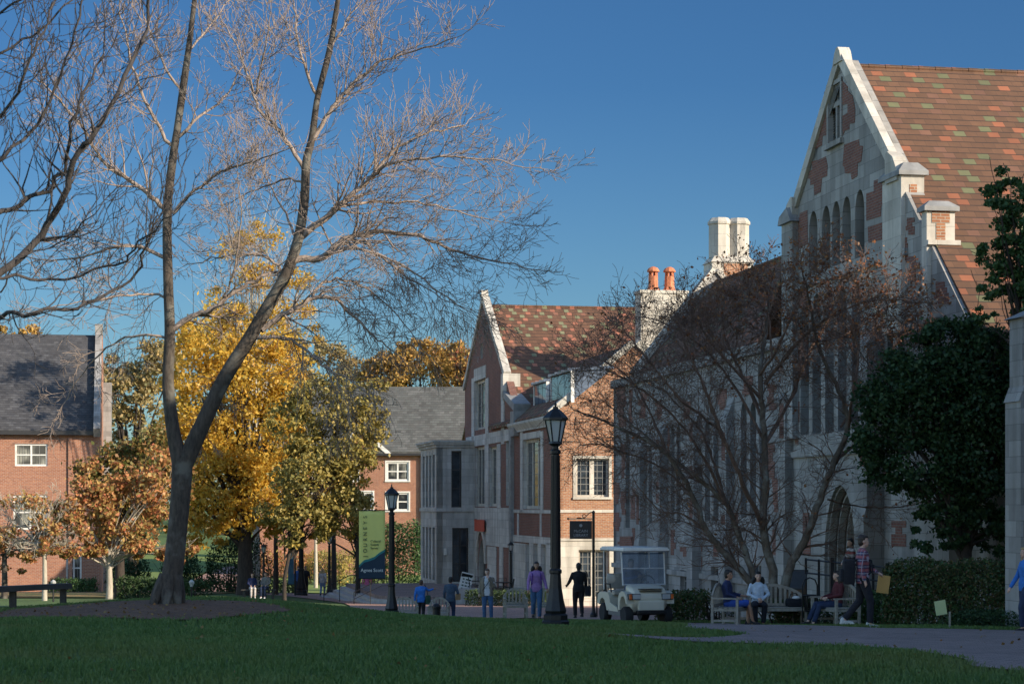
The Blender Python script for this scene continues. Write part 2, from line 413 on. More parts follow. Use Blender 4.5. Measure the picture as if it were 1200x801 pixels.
big = [(938,948),(952,962),(967,977),(982,992),(998,1008),(1040,1047),(1052,1059)]
bz0, bz1 = pV(985,505,VW)[1], pV(985,335,VW)[1]
bigw = []
for x0,x1 in big:
    a0,a1,_,_ = wpx(VW,x0,300,x1,400); h = lancet(a0,a1,bz0,bz1); holes.append(h); bigw.append((a0,a1,bz0,bz1,h))
por = wpx(VW, 966, 568, 1003, 700); porh = lancet(por[0], por[1], -3.6, por[3], 7); holes.append(porh)
out = [(eN[0], -4.0), (eN[0], eN[1]), ap, (farU, farZ), (farU, -4.5)]
wall(mb, 'V', VW, out, holes, thick=.5, m=0)
for pp in ([(212,185),(224,180),(222,345),(205,350),(203,385),(176,400),(178,350),(186,335),(186,300),(197,290),(200,230),(210,228)],
    [(277,140),(300,165),(300,180),(318,200),(328,250),(326,300),(306,305),(306,325),(290,330),(282,347),(280,275),(300,262),(300,228),(278,236)],
    [(165,445),(190,440),(217,427),(224,460),(222,500),(203,508),(198,560),(175,573),(173,530),(160,534),(160,512),(153,510),(155,485),(168,475)],
    [(287,382),(342,363),(343,385),(357,388),(350,445),(337,452),(336,500),(315,513),(312,490),(290,490),(288,465),(281,462)],
    [(398,518),(428,507),(430,545),(454,540),(455,600),(425,612),(424,650),(370,667),(370,565),(398,557)],
    [(376,690),(437,672),(437,735),(378,750)],
    [(120,640),(148,628),(150,755),(80,785),(82,690),(100,684),(100,662),(120,655)]):
    stepped(mb, VW, crop8(pp))
for i,(x0,y0,x1,y1) in enumerate([(1024,330,1036,372),(935,330,947,360),(1016,400,1026,440),(1062,300,1078,330),(1030,520,1040,560),(930,470,938,520),(1065,420,1080,470),(1062,255,1072,275),(1056,278,1064,305),(1095,330,1112,356),(1075,372,1100,400),(930,395,944,440),(1010,455,1022,500),(1040,430,1058,480),(1090,470,1115,520),(1045,610,1062,640),(940,600,950,650),(1120,560,1140,600)]):
    stepped(mb, VW, stair_patch(VW, x0,y0,x1,y1,i))
# string courses
for (x0,x1,y) in ((927,1064,317),(927,1064,528)):
    zc = pV((x0+x1)/2, y, VW)[1]; barbox(mb,'V',VW, pV(x0,y,VW)[0], pV(x1,y,VW)[0], zc-.09, zc+.09, 0, .1)
# near front wall (faces the viewer) and eave wall
wall(mb, 'U', eN[0], [(VW+.0,-4.0),(48,-4.0),(48,eN[1]),(VW,eN[1])], [], .5, 0)
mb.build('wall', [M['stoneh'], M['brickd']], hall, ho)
# roof
def gable_roof_V(par, off, v0, v1, apex, eaveN, eaveF, mat, th=.22, name='roof', over=.35):
    m = MB(); (ua, za) = apex; (un, zn) = eaveN; (uf, zf) = eaveF
    dn = Vector((un-ua, zn-za)).normalized()*over; df = Vector((uf-ua, zf-za)).normalized()*over
    p = [(ua, za), (un+dn.x, zn+dn.y), (un+dn.x, zn+dn.y-th), (ua, za-th*1.4), (uf+df.x, zf+df.y-th), (uf+df.x, zf+df.y)]
    m.prism([(v0, u, z) for u, z in p], (v1-v0, 0, 0)); return m.build(name, mat, par, off)
ridge = 0.0
gable_roof_V(hall, ho, VW+.1, 50, (ap[0], ap[1]-.16), (eN[0], eN[1]+.18), (2*ap[0]-eN[0], eN[1]+.18), M['tile'], name='roof')
# ridge tiles
mb = MB()
for i in range(52):
    v = VW+.3+i*.5; mb.tube([(v,ap[0],ap[1]-.17),(v+.49,ap[0],ap[1]-.17)], [.085,.075], 8)
mb.build('ridge_tiles', M['tile'], hall, ho)
# copings
def coping(mb, V, p, q, w=.12, h=.26, out=.1, m=0):
    # raised stone strip on top of a rake between (U,z) points
    d = Vector((q[0]-p[0], q[1]-p[1])); n = Vector((-d.y, d.x)).normalized()
    if n.y < 0: n = -n
    a = [(p[0]-n.x*.08, p[1]-n.y*.08), (q[0]-n.x*.08, q[1]-n.y*.08), (q[0]+n.x*h, q[1]+n.y*h), (p[0]+n.x*h, p[1]+n.y*h)]
    mb.prism([(V-out, u, z) for u, z in a], (w+out, 0, 0), m)
mb = MB()
k1 = pV(1046,196,VW); k1 = (k1[0], rakeN(k1[0]))
coping(mb, VW, ap, k1); 
kf = (2*ap[0]-k1[0], k1[1]); coping(mb, VW, ap, kf)

# apex cap
mb.prism([(VW-.14, ap[0]-.36, ap[1]-.1),(VW-.14, ap[0]+.36, ap[1]-.1),(VW-.14, ap[0]+.22, ap[1]+.2),(VW-.14, ap[0]+.07, ap[1]+.34),(VW-.14, ap[0]-.07, ap[1]+.34),(VW-.14, ap[0]-.22, ap[1]+.2)], (.34,0,0))
# kneeler scroll stones
for s,(u,z) in ((1,k1),(-1,kf)):
    pr = [(u-s*.05, z+.35), (u-s*.45, z+.15), (u-s*.75, z-.25),(u-s*.75, z-.5),(u+s*.1, z-.5),(u+s*.1,z+.3)]
    mb.prism([(VW-.18, a, b) for a, b in pr], (.36,0,0))
mb.build('gable_coping', M['trim'], hall, ho)
def turret(x_l, x_c, x_r, ytop, ycap, zbot, patches, out=.12):
    # x_l..x_c left face, x_c..x_r front face, in pixels
    u1 = pV(x_l, 300, VW-out)[0]; u0 = pV(x_c, 300, VW-out)[0]
    v1 = pU(x_r, 300, u0)[0]; zt = pU(x_c, ytop, u0)[1]; zc = pU(x_c, ycap, u0)[1]
    m = MB(); m.box((VW-out,u0,zbot),(v1,u1,zt))
    e=.09; b=[(VW-out-e,u0-e),(v1+e,u0-e),(v1+e,u1+e),(VW-out-e,u1+e)]; t=[(VW-out+.12,u0+.12),(v1-.12,u0+.12),(v1-.12,u1-.12),(VW-out+.12,u1-.12)]
    vs=[(x,y,zt-.06) for x,y in b]+[(x,y,zt+.05) for x,y in b]+[(x,y,zc) for x,y in t]
    m.add(vs,[(0,1,5,4),(1,2,6,5),(2,3,7,6),(3,0,4,7),(4,5,9,8),(5,6,10,9),(6,7,11,10),(7,4,8,11),(8,9,10,11),(3,2,1,0)],2)
    w = v1-(VW-out); h = zt-zbot
    for (a0,a1,z0,z1) in patches: m.box((VW-out+a0*w,u0-.012,zt-z1),(VW-out+a1*w,u0+.02,zt-z0),1)
    o = m.build('turret', [M['trim'], M['brick'], M['lead']], hall, ho); return (u0,u1,v1,zt)
turret(1034,1056,1083,202,189,4.5,[(.36,.68,.3,.86)])
tt = turret(1080,1086,1119,244,234,4.6,[(.18,.82,.05,.36),(.33,.66,.365,.87)])
mb = MB(); mb.box((tt[2]-.75,tt[0]-.1,rakeN(tt[0])+.0),(tt[2]+.12,tt[0]+.3,rakeN(tt[0])+.12)); mb.build('turret_sill', M['trim'], hall, ho)
# far-side small kneelers
for (dx,dy,s) in ((0,0,1),(1,1,.8)):
    u = farU-.3-dx*.45; z = 8.9-dy*.9*-.0-dy*.7
u0=farU-.05; mb=MB()
mb.box((VW-.2,farU-.9,2.0),(VW+.6,farU+.15,8.55)); mb.prism([(VW-.3,farU-1.0,8.55),(VW-.3,farU+.25,8.55),(VW-.3,farU+.1,8.8),(VW-.3,farU-.6,9.0)],(1.0,0,0),1)
mb.build('turret',[M['stoneh'],M['lead']],hall,ho)
# windows
def glazed(par, off, c, h, depth, bars, glass, name, frame='stonew'):
    a = [p[0] for p in h]; z = [p[1] for p in h]; a0,a1,z0,z1 = min(a),max(a),min(z),max(z)
    m = MB(); n = len(h); cx=(a0+a1)/2; cz=(z0+z1)/2
    inn = [(cx+(p[0]-cx)*(1-.12/max(.3,(a1-a0))), cz+(p[1]-cz)*(1-.12/(z1-z0))) for p in h]
    f=[P3('V',c,p[0],p[1],-depth+.03) for p in h]; g=[P3('V',c,p[0],p[1],-depth+.03) for p in inn]; b=[P3('V',c,p[0],p[1],-depth-.03) for p in inn]
    m.add(f+g+b,[(j,(j+1)%n,n+(j+1)%n,n+j) for j in range(n)]+[(n+j,n+(j+1)%n,2*n+(j+1)%n,2*n+j) for j in range(n)])
    for i in range(1,bars+1):
        zz=z0+(z1-z0)*i/(bars+1.3); barbox(m,'V',c,a0+.02,a1-.02,zz-.02,zz+.02,-depth-.02,-depth+.02)
    o=m.build(name,M[frame],par,off)
    gm=MB(); pts=[P3('V',c,p[0],p[1],-depth-.01) for p in h]; tr=geometry.tessellate_polygon([[Vector((p[0],p[1],0)) for p in h]])
    gm.add(pts,[tuple(t) for t in tr]); gm.build('pane',M[glass],o); return o
for a0,a1,z0,z1,h in lz: glazed(hall,ho,VW,h,.3,1,'glassb','lancet_window')
for a0,a1,z0,z1,h in bigw: glazed(hall,ho,VW,h,.3,4,'glassb','tall_window')
m=MB(); a0,a1,z0,z1=lou
barbox(m,'V',VW,a0-.12,a0,z0,z1+.1,-.02,.05); barbox(m,'V',VW,a1,a1+.12,z0,z1+.1,-.02,.05); barbox(m,'V',VW,a0-.2,a1+.2,z0-.15,z0,-.02,.12); barbox(m,'V',VW,a0-.12,a1+.12,z1,z1+.12,-.02,.06)
zm=z0+(z1-z0)*.62; barbox(m,'V',VW,a0,a1,zm,zm+.16,-.3,-.02)
for i in range(1,4): a=a0+(a1-a0)*i/4; barbox(m,'V',VW,a-.04,a+.04,zm+.16,z1,-.3,-.05)
a=(a0+a1)/2; barbox(m,'V',VW,a-.06,a+.06,z0,zm,-.3,-.03)
o=m.build('louvre_window',M['stoneh'],hall,ho)
m=MB()
for i in range(14):
    zz=z0+(zm-z0)*i/14; pr=[(VW+.12,a0,zz),(VW+.12,a1,zz),(VW+.3,a1,zz+.12),(VW+.3,a0,zz+.12)]; m.prism(pr,(0,0,.03))
barbox(m,'V',VW,a0,a1,zm,z1,-.34,-.32); m.build('louvres',M['louvre'],o)
# portal: recessed door and mouldings
m=MB()
for k in range(3):
    w=.16*k; hh=lancet(por[0]+w,por[1]-w,-3.6,por[3]-w,7); n=len(hh); inner=lancet(por[0]+w+.08,por[1]-w-.08,-3.6,por[3]-w-.08,7)
    f=[P3('V',VW,p[0],p[1],-.1-k*.22) for p in hh]; g=[P3('V',VW,p[0],p[1],-.1-k*.22) for p in inner]; b=[P3('V',VW,p[0],p[1],-.3-k*.22) for p in inner]
    m.add(f+g+b,[(j,(j+1)%n,n+(j+1)%n,n+j) for j in range(n)]+[(n+j,n+(j+1)%n,2*n+(j+1)%n,2*n+j) for j in range(n)])
m.build('portal_arch',M['stoneh'],hall,ho)
m=MB(); barbox(m,'V',VW,por[0]-.6,por[1]+.6,-3.6,por[3]+.5,-.85,-.8,0)
for i in range(5): a=por[0]+(por[1]-por[0])*(i+.5)/5; barbox(m,'V',VW,a-.03,a+.03,-3.5,-.9,-.8,-.76,0)
m.build('door',M['wood'],hall,ho)
def buttress(par, off, xf0, xf1, ytop, mats, zb=-4.2, tiers=((.62,.6),), cup=False, name='buttress', brick=True):
    # front face spans xf0..xf1 in pixels and projects left of the wall line
    lo, hi = 20, 200
    for _ in range(40):                         # find U where the wall line lies at xf1
        md=(lo+hi)/2
        x,y=VU(VW,md); px=600+F*x/y
        if px>xf1: lo=md
        else: hi=md
    u0=lo; v0=pU(xf0,500,u0)[0]; zt=pU(xf0,ytop,u0)[1]
    m=MB(); w=VW-v0
    m.box((v0,u0,zb),(VW,u0+.75,zb+ (zt-zb)*.42)); 
    z1=zb+(zt-zb)*.42; v1=v0+w*.18
    m.prism([(v0,u0,z1),(VW,u0,z1),(VW,u0,z1+.5),(v1,u0,z1+.35)],(0,.75,0),0)
    m.box((v1,u0+.03,z1),(VW,u0+.72,zt-.7))
    m.prism([(v1,u0+.03,zt-.7),(VW,u0+.03,zt-.7),(VW,u0+.03,zt)],(0,.69,0),0)
    if brick:
        r=random.Random(int(xf0))
        for i in range(3):
            zz=z1+.6+(zt-z1-1.6)*r.random(); m.box((v1-.012,u0+.15,zz),(v1+.02,u0+.55,zz+r.uniform(.3,.7)),1)
    return m.build(name,mats,par,off)
buttress(hall,ho,1012,1036,372,[M['stoneh'],M['brickd']])
buttress(hall,ho,1112,1136,420,[M['stoneh'],M['brickd']])
buttress(hall,ho,918,930,440,[M['stoneh'],M['brickd']])
# the flaring stone spout near the gable foot that catches the sun
u0=pV(1044,340,VW)[0]; v0=pU(1022,340,u0)[0]; zt=pU(1030,316,u0)[1]; zb=pU(1030,366,u0)[1]; wv=VW-v0
m=MB(); m.prism([(v0+wv*.5,u0,zb),(VW,u0,zb),(VW,u0,zt-.1),(VW-wv*.25,u0,zt),(v0,u0,zt-.05),(v0+wv*.12,u0,zt-.45)],(0,.6,0)); m.build('water_spout',M['trim'],hall,ho)

# ================================================================ reading-room wing
wing, wo = root_at('library_wing', 'long shaded stone wing with steep dark tile roof behind the golf cart', 'building', VW, pV(740,600,VW)[0], -4.0)
uF = pV(719,500,VW)[0]; uN = farU; ez = 5.2; VR = VW+4.3; rz_=9.3
mb=MB(); holes=[]; ws=[]
wx=[(733,738,503,618),(760,764,522,612),(786,790.5,496,612),(793,797.5,496,612),(826,832,488,610),(836,842,488,610),(868,875,470,606),(879,886,470,606),(890,897,470,606)]
for x0,x1,y0,y1 in wx:
    a0,a1,z0,z1=wpx(VW,x0,y0,x1,y1); h=lancet(a0,a1,z0,z1,3); holes.append(h); ws.append(h)
low=[(797,809,668,694),(833,846,664,694),(876,892,660,694)]
lows=[]
for x0,x1,y0,y1 in low: r=wpx(VW,x0,y0,x1,y1); holes.append(rect(*r)); lows.append(r)
wall(mb,'V',VW,[(uN,-4.5),(uN,ez),(uF,ez-.3),(uF,-4.8)],holes,.45); mb.box((VW+.2,uN+.1,ez-.5),(VW+1.4,uF-.1,ez-.35))
for i,(x0,y0,x1,y1) in enumerate([(719,600,728,622),(727,575,734,603),(739,572,748,608),(719,565,727,590),(740,618,746,640),(724,628,746,640),(797,640,810,652),(835,638,846,652),(748,460,760,490),(722,452,734,500),(737,455,742,500),(768,470,776,492),(806,560,814,590),(845,540,852,575),(857,600,866,625),(899,520,908,560),(903,620,912,650),(770,600,776,630),(815,640,823,664),(752,530,758,560),(778,500,785,530),(800,470,810,490),(840,455,852,480),(870,440,884,462),(898,450,910,480),(855,500,862,530),(728,520,733,560),(905,560,914,600),(784,620,792,650)]):
    stepped(mb,VW,stair_patch(VW,x0,y0,x1,y1,i+40))
barbox(mb,'V',VW,uN,uF,ez-.35,ez-.02,-.3,.14,0); barbox(mb,'V',VW,uN,uF,-2.6,-2.42,0,.1,0)
# far end gable wall with raised verge
pts=[(VW,-4.5),(VW+8.6,-4.5),(VW+8.6,ez-.6),(VW+7.7,ez+.2),(VR,rz_+.45),(VW+.95,ez+.3),(VW+.9,ez-.35),(VW,ez-.35)]
mb.prism([(v,uF-.45,z) for v,z in pts],(0,.45,0),0)
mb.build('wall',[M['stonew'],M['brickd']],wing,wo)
mb=MB()
for (p,q) in (((VW+.85,ez+.2),(VR,rz_+.5)),((VR,rz_+.5),(VW+7.8,ez+.2))):
    d=Vector((q[0]-p[0],q[1]-p[1])); n=Vector((-d.y,d.x)).normalized()*.22
    mb.prism([(p[0],uF-.55,p[1]),(q[0],uF-.55,q[1]),(q[0]+n.x,uF-.55,q[1]+n.y),(p[0]+n.x,uF-.55,p[1]+n.y)],(0,.65,0))
mb.build('gable_coping',M['trim'],wing,wo)
mb=MB(); mb.prism([(VW+.6,uN,ez-.25),(VW+.6,uN,ez-.05),(VR,uN,rz_),(VW+8.0,uN,ez-.05),(VW+8.0,uN,ez-.25),(VR,uN,rz_-.3)],(0,uF-.46-uN,0))
mb.build('roof',M['tile'],wing,wo)
mb=MB(); mb.tube([(VR,uN,rz_),(VR,uF-.5,rz_)],.11,8); mb.build('ridge_tiles',M['tile'],wing,wo)
for h in ws: glazed(wing,wo,VW,h,.28,5,'glass','lancet_window','stonew')
for r in lows: window(wing,wo,'V',VW,*r,nx=2,nz=1,depth=.2,mat='stonew',lead=(0,0))
for xf0,xf1,yt in ((748,758,505),(771,783,492),(811,822,478),(849,861,465)):
    buttress(wing,wo,xf0,xf1,yt,[M['stonew'],M['brickd']],zb=-4.8)
# chimney stack of the wing
u0=uF+.1; v0=pU(834.5,300,u0)[0]; v1=pU(883,300,u0)[0]; z1=pU(860,303,u0)[1]; z2=pU(860,262,u0)[1]; z3=pU(860,255,u0)[1]
mb=MB(); mb.box((v0,u0,6.5),(v1,u0+1.3,z1-.15)); 
mb.add([(v0-.06,u0-.06,z1-.15),(v1+.06,u0-.06,z1-.15),(v1+.06,u0+1.36,z1-.15),(v0-.06,u0+1.36,z1-.15),(v0+.15,u0+.15,z1+.12),(v1-.15,u0+.15,z1+.12),(v1-.15,u0+1.15,z1+.12),(v0+.15,u0+1.15,z1+.12)],[(0,1,5,4),(1,2,6,5),(2,3,7,6),(3,0,4,7),(4,5,6,7),(3,2,1,0)],0)
w=v1-v0
for (a0,a1,b0,b1) in ((.28,.62,-.9,-.2),(.62,.86,-.62,-.2),(.2,.3,-1.35,-.8),(.3,.5,-1.6,-.9)):
    mb.box((v0+a0*w,u0-.012,z1+b0),(v0+a1*w,u0+.02,z1+b1),1)
for cx in (.28,.74):
    c=(v0+cx*w,u0+.65,0); r=w*.25
    mb.lathe([(r,z1+.1),(r,z2),(r*1.12,z2+.04),(r*1.12,z2+.14),(r*.85,z3+.05)],8,c,0,rot=R(22.5))
mb.build('chimney',[M['trim'],M['brick'],M['lead']],wing,wo)

# ================================================================ middle building
mid, mo = root_at('brick_annex', 'brick and limestone annex with mottled roof, dormers and a sunlit gable wall', 'building', VW, pV(650,600,VW)[0], -4.66)
uA=pV(567,352,VW)[0]; zA=pV(567,352,VW)[1]; uL=pV(547,460,VW)[0]; uK=pV(592,440,VW)[0]; zK=pV(592,440,VW)[1]
u1=pV(601.5,500,VW)[0]; u2=pV(650,500,VW)[0]; zb=-4.9; zE=4.15
sl=(zA-zK)/(uA-uK); uLk=2*uA-uK
mb=MB(); holes=[]; W_=[]
def addw(x0,y0,x1,y1,**kw):
    r=wpx(VW,x0,y0,x1,y1); holes.append(rect(*r)); W_.append((r,kw))
addw(556.5,445,569.5,503,nx=3,surround=0,fw=.16,mat='trim')
addw(557,523,568.5,593,nx=3,fw=.16,mat='trim')
addw(573.5,523,583,593,nx=2,fw=.16,mat='trim')
addw(563.2,402,565.6,420,nx=1,fw=.05)
addw(593,512,597,592,nx=1,fw=.1,mat='trim')
door_r=wpx(VW,560.5,632,569.5,690); dh=lancet(door_r[0],door_r[1],-4.66,door_r[3],5); holes.append(dh)
wall(mb,'V',VW,[(u1,zb),(u1,5.2),(uK,zK),(uA,zA),(uLk,zK),(uLk,zb)],holes,.4,0,1)
# stone facing over the lower storeys and around windows
def slab(x0,y0,x1,y1,off,m=1):
    r=wpx(VW,x0,y0,x1,y1); barbox(mb,'V',VW,r[0],r[1],r[2],r[3],0,off,m)
for (x0,y0,x1,y1) in ((553.5,443,556.3,520),(569.7,443,573,520),(556.3,430,569.7,444.5),(547,507,600,520),(546.5,520,556.6,594),(568.8,520,573.2,594),(583.2,520,587,596),(546,594.5,600,608),(546,608,560,690),(570,608,600,640),(572,640,582,690),(586,640,590,690),(588,455,591.5,520),(597.5,520,601.3,690)):
    slab(x0,y0,x1,y1,.05)
slab(560,606,570,610,.06); 
mb.build('gable_wall',[M['brickd'],M['stone']],mid,mo)
for r,kw in W_: window(mid,mo,'V',VW,*r,depth=.22,lead=(0,5 if r[3]-r[2]>1.5 else 0),**kw)
m=MB(); barbox(m,'V',VW,door_r[0],door_r[1],-4.66,door_r[3],-.35,-.3); barbox(m,'V',VW,(door_r[0]+door_r[1])/2-.04,(door_r[0]+door_r[1])/2+.04,-4.6,-1.9,-.3,-.26); m.build('door',M['door'],mid,mo)
m=MB(); aw=(door_r[0]+door_r[1])/2
for k in range(9):
    q0=math.pi*k/9; q1=math.pi*(k+1)/9; rr=abs(door_r[1]-door_r[0])*.5; zc=door_r[3]-rr*1.0
    pr=[(aw+math.cos(q)*ra, zc+math.sin(q)*ra*1.35) for q,ra in ((q0,rr),(q1,rr),(q1,rr+.35),(q0,rr+.35))]
    m.prism([P3('V',VW,a,z,-.02) for a,z in pr],(-.14,0,0))
m.build('door_arch',M['trim'],mid,mo)
# second stretch of wall, long one with the cornice
mb=MB(); holes=[]; W_=[]
addw(613.5,514,634,596,nx=3,fw=.16,mat='trim')
addw(617,637,621,692,nx=1,fw=.12,mat='trim'); addw(626,637,631,692,nx=1,fw=.12,mat='trim'); addw(635,637,641,692,nx=1,fw=.12,mat='trim')
wall(mb,'V',VW,[(u2,zb),(u2,zE),(u1,zE),(u1,zb)],holes,.4,0,1)
for (x0,y0,x1,y1) in ((610.5,505,613.3,600),(634.2,505,637,600),(613.3,506,634.2,513.7),(602,597,650,601),(602,628,650,636),(607,601,608.2,628),(633.5,601,635,628),(602,636,616.8,692),(621.2,636,625.8,692),(631.2,636,634.8,692),(641.2,636,650,692)):
    slab(x0,y0,x1,y1,.05)
slab(602,489,650,503,.12)
mb.build('wall',[M['brickd'],M['stone']],mid,mo)
for r,kw in W_: window(mid,mo,'V',VW,*r,depth=.22,lead=(0,5),**kw)
# cornice / gutter
mb=MB(); mb.prism([(VW-.35,u2-.1,zE),(VW-.12,u2-.1,zE-.3),(VW+.1,u2-.1,zE-.3),(VW+.1,u2-.1,zE+.12),(VW-.35,u2-.1,zE+.12)],(0,u1-u2+.1,0)); mb.build('cornice',M['stone'],mid,mo)
# sunlit front gable (faces the viewer)
UF=u2; vE=VW; zEf=4.35; vA,zA2=pU(744,404,UF); vR=2*vA-vE
mb=MB(); holes=[]; W_=[]
for (x0,y0,x1,y1,nz,ld) in ((675,537,713.5,582,0,(2,5)),(678,644,713.5,701,0,(2,6))):
    r=wpx(UF,x0,y0,x1,y1,'U'); holes.append(rect(*r)); W_.append((r,ld))
wall(mb,'U',UF,[(vE,zb),(vR,zb),(vR,zEf),(vA,zA2),(vE,zEf)],holes,.4)
def slabU(x0,y0,x1,y1,off,m=1):
    r=wpx(UF,x0,y0,x1,y1,'U'); barbox(mb,'U',UF,r[0],r[1],r[2],r[3],0,off,m)
slabU(650,486,655,631,.05); slabU(655,596.8,740,600.2,.04); slabU(650.1,631,677.5,720,.05); slabU(714,631,760,720,.05); slabU(677.5,631,714,643.5,.05); slabU(677.5,701.5,714,720,.05); slabU(650,630,760,633,.1)
mb.build('gable_wall',[M['brick'],M['trim']],mid,mo)
for (r,ld) in W_: window(mid,mo,'U',UF,*r,nx=2,depth=.2,mat='trim',fw=.1,surround=.14,lead=ld,mull=.22)
mb=MB()
for s,(p,q) in enumerate((((vE-.15,zEf-.1),(vA,zA2)),((vA,zA2),(vR+.15,zEf-.1)))):
    d=Vector((q[0]-p[0],q[1]-p[1])); n=Vector((-d.y,d.x)).normalized()*.3
    mb.prism([(p[0],UF-.12,p[1]),(q[0],UF-.12,q[1]),(q[0]+n.x,UF-.12,q[1]+n.y),(p[0]+n.x,UF-.12,p[1]+n.y)],(0,.55,0))
mb.build('gable_coping',M['trim'],mid,mo)
# cross roof (ridge runs away) and main roof (ridge runs right)
zRm=zA-.3
uEn=uA-(zRm-zE)/sl
mb=MB(); mb.prism([(vE-.2,UF+.42,zE+.05),(vE-.2,UF+.42,zE+.25),(vA,UF+.42,zA2+.1),(vR+.2,UF+.42,zEf),(vR+.2,UF+.42,zEf-.2),(vA,UF+.42,zA2-.15)],(0,uA-UF-3,0)); mb.build('roof',M['tile2'],mid,mo)
gable_roof_V(mid,mo,VW+.4,VW+13,(uA,zRm),(uEn,zE),(2*uA-uEn,zE),M['tile2'],over=.2)
mb=MB()
for i in range(24):
    v=VW+.5+i*.5; mb.tube([(v,uA,zRm),(v+.49,uA,zRm)],[.1,.09],6)
mb.build('ridge_tiles',M['tile2'],mid,mo)
mb=MB(); uS=pV(590,452,VW)[0]; zS=zA+(uS-uA)*sl; coping(mb,VW,(uA,zA),(uK,zK),w=.3,h=.26,out=.1); coping(mb,VW,(uA,zA),(uLk,zK),w=.3,h=.26,out=.12)
mb.box((VW-.2,uK-.45,zK-1.3),(VW+.75,uK+.25,zK+.1)); mb.prism([(VW-.15,uA-.25,zA),(VW-.15,uA+.25,zA),(VW-.15,uA,zA+.6)],(.4,0,0))
mb.build('gable_coping',M['trim'],mid,mo)
mb=MB(); coping(mb,VW,(uK-.2,zK-1.1),(u1-1.2,5.0),w=.7,h=.3,out=.2); mb.box((VW-.28,u1-1.6,3.6),(VW+.4,u1-.6,4.9)); mb.box((VW-.2,u1-.25,zb),(VW+.2,u1+.25,4.2))
mb.build('lower_coping',M['lead'],mid,mo)
# dormers on the left slope of the cross roof
slr=(zA2-zEf)/(vA-vE)
def dormer(x0,x1,y0,y1):
    a0=pV(x0,500,VW+.8)[0]; a1=pV(x1,500,VW+.8)[0]; a0,a1=min(a0,a1),max(a0,a1)
    v=VW+.8; z0=zE+slr*.8+.1; z1=pV((x0+x1)/2,y0,v)[1]; back=vE+(z1-zE)/slr
    r=MB(); r.prism([(v,a0,z0),(v,a0,z1),(back,a0,z1+.12),(back,a0,z1)],(0,a1-a0,0),0)
    r.prism([(v-.2,a0-.1,z1-.02),(v-.2,a0-.1,z1+.07),(back+.2,a0-.1,z1+.24),(back+.2,a0-.1,z1+.14)],(0,a1-a0+.2,0),1)
    for k in range(4):
        a=a0+(a1-a0)*k/3; r.prism([(v-.2,a-.03,z1+.07),(v-.2,a-.03,z1+.13),(back+.2,a-.03,z1+.3),(back+.2,a-.03,z1+.2)],(0,.06,0),1)
    for (b0,b1) in ((a0-.12,a0),(a1,a1+.12)): r.box((v-.06,b0,z0-.05),(v+.1,b1,z1),2)
    d=r.build('dormer',[M['leadb'],M['leadb'],M['white']],mid,mo)
    g=MB()
    for k in range(3):
        b0=a0+(a1-a0)*k/3+.04; b1=a0+(a1-a0)*(k+1)/3-.04; g.box((v-.03,b0,z0+.05),(v-.01,b1,z1-.05))
    g.build('pane',M['glass'],d)
dormer(627,641,449,515); dormer(647,670,438,497)
# chimney with clay pots
u0=uA-10.5
v0=pU(751,400,u0)[0]; v1=pU(806,400,u0)[0]; zt=pU(780,341,u0)[1]
mb=MB(); mb.box((v0,u0,3.0),(v1,u0+1.25,zt)); mb.box((v0-.05,u0-.05,zt-.12),(v1+.05,u0+1.3,zt+.05)); ch=mb.build('chimney',M['trim'],mid,mo)
for x in (765.5,784.5):
    c=pU(x,330,u0+.6)[0]; m=MB(); z=zt
    m.lathe([(.36,z),(.36,z+.1),(.27,z+.3),(.26,z+.85)],8,(c,u0+.6,0)); 
    for k in range(6):
        q=math.pi*k/3; m.box((c+.2*math.cos(q)-.04,u0+.6+.2*math.sin(q)-.04,z+.85),(c+.2*math.cos(q)+.04,u0+.6+.2*math.sin(q)+.04,z+1.08))
    m.lathe([(.34,z+1.08),(.34,z+1.15),(.26,z+1.27),(.08,z+1.36)],10,(c,u0+.6,0)); m.build('chimney_pot',M['terracotta'],ch)
# red banner over the arched door
r=wpx(VW,559.8,609,571,622); mb=MB(); mb.box((VW-.2,r[0],r[2]),(VW-.16,r[1],r[3])); mb.tube([(VW-.18,r[0]-.1,r[3]),(VW-.18,r[1]+.1,r[3])],.03,6)
mb.build('door_banner',m_plain('red_cloth',(.5,.08,.04),.8),mid,mo)
# flat-roofed stone bay at the left end
uB=pV(556,600,VW)[0]; vB0=pU(512,600,uB)[0]; uBb=pV(493,600,vB0)[0]; zt=pU(530,524,uB)[1]; zm=pU(530,597,uB)[1]; zg=-4.66
mb=MB(); holes=[]; ww=[]
for (x0,y0,x1,y1) in ((529,528,541,594),(530,618,549,690)):
    r=list(wpx(uB,x0,y0,x1,y1,'U')); r[2]=max(r[2],-4.55); holes.append(rect(*r)); ww.append(r)
wall(mb,'U',uB,[(vB0,-6.2),(VW,-6.2),(VW,zt),(vB0,zt)],holes,.35)
hl=[]
for (x0,x1) in ((495.2,497.6),(499,501.4),(502.8,505.2),(506.8,509.4)):
    for (y0,y1) in ((527,594),(618,690)):
        a0=pV(x0,500,vB0)[0]; a1=pV(x1,500,vB0)[0]; z1=pU(512,y0,uB)[1]*1; z0=max(pU(512,y1,uB)[1],-4.5); hl.append((min(a0,a1),max(a0,a1),z0,z1))
wall(mb,'V',vB0,[(uB,-6.2),(uBb,-6.2),(uBb,zt),(uB,zt)],[rect(*h) for h in hl],.35)
mb.box((vB0+.02,uB+.4,zt-.4),(VW,uBb,zt-.1)); mb.box((vB0+.02,uBb-.3,-6.2),(VW,uBb,zt))
mb.build('bay_wall',M['stone'],mid,mo)
mb=MB()
for k,(o_,h0,h1) in enumerate(((.1,0,.16),(.22,.16,.3),(.32,.3,.42))): mb.box((vB0-o_,uB-o_,zt+h0),(VW,uBb+.1,zt+h1))
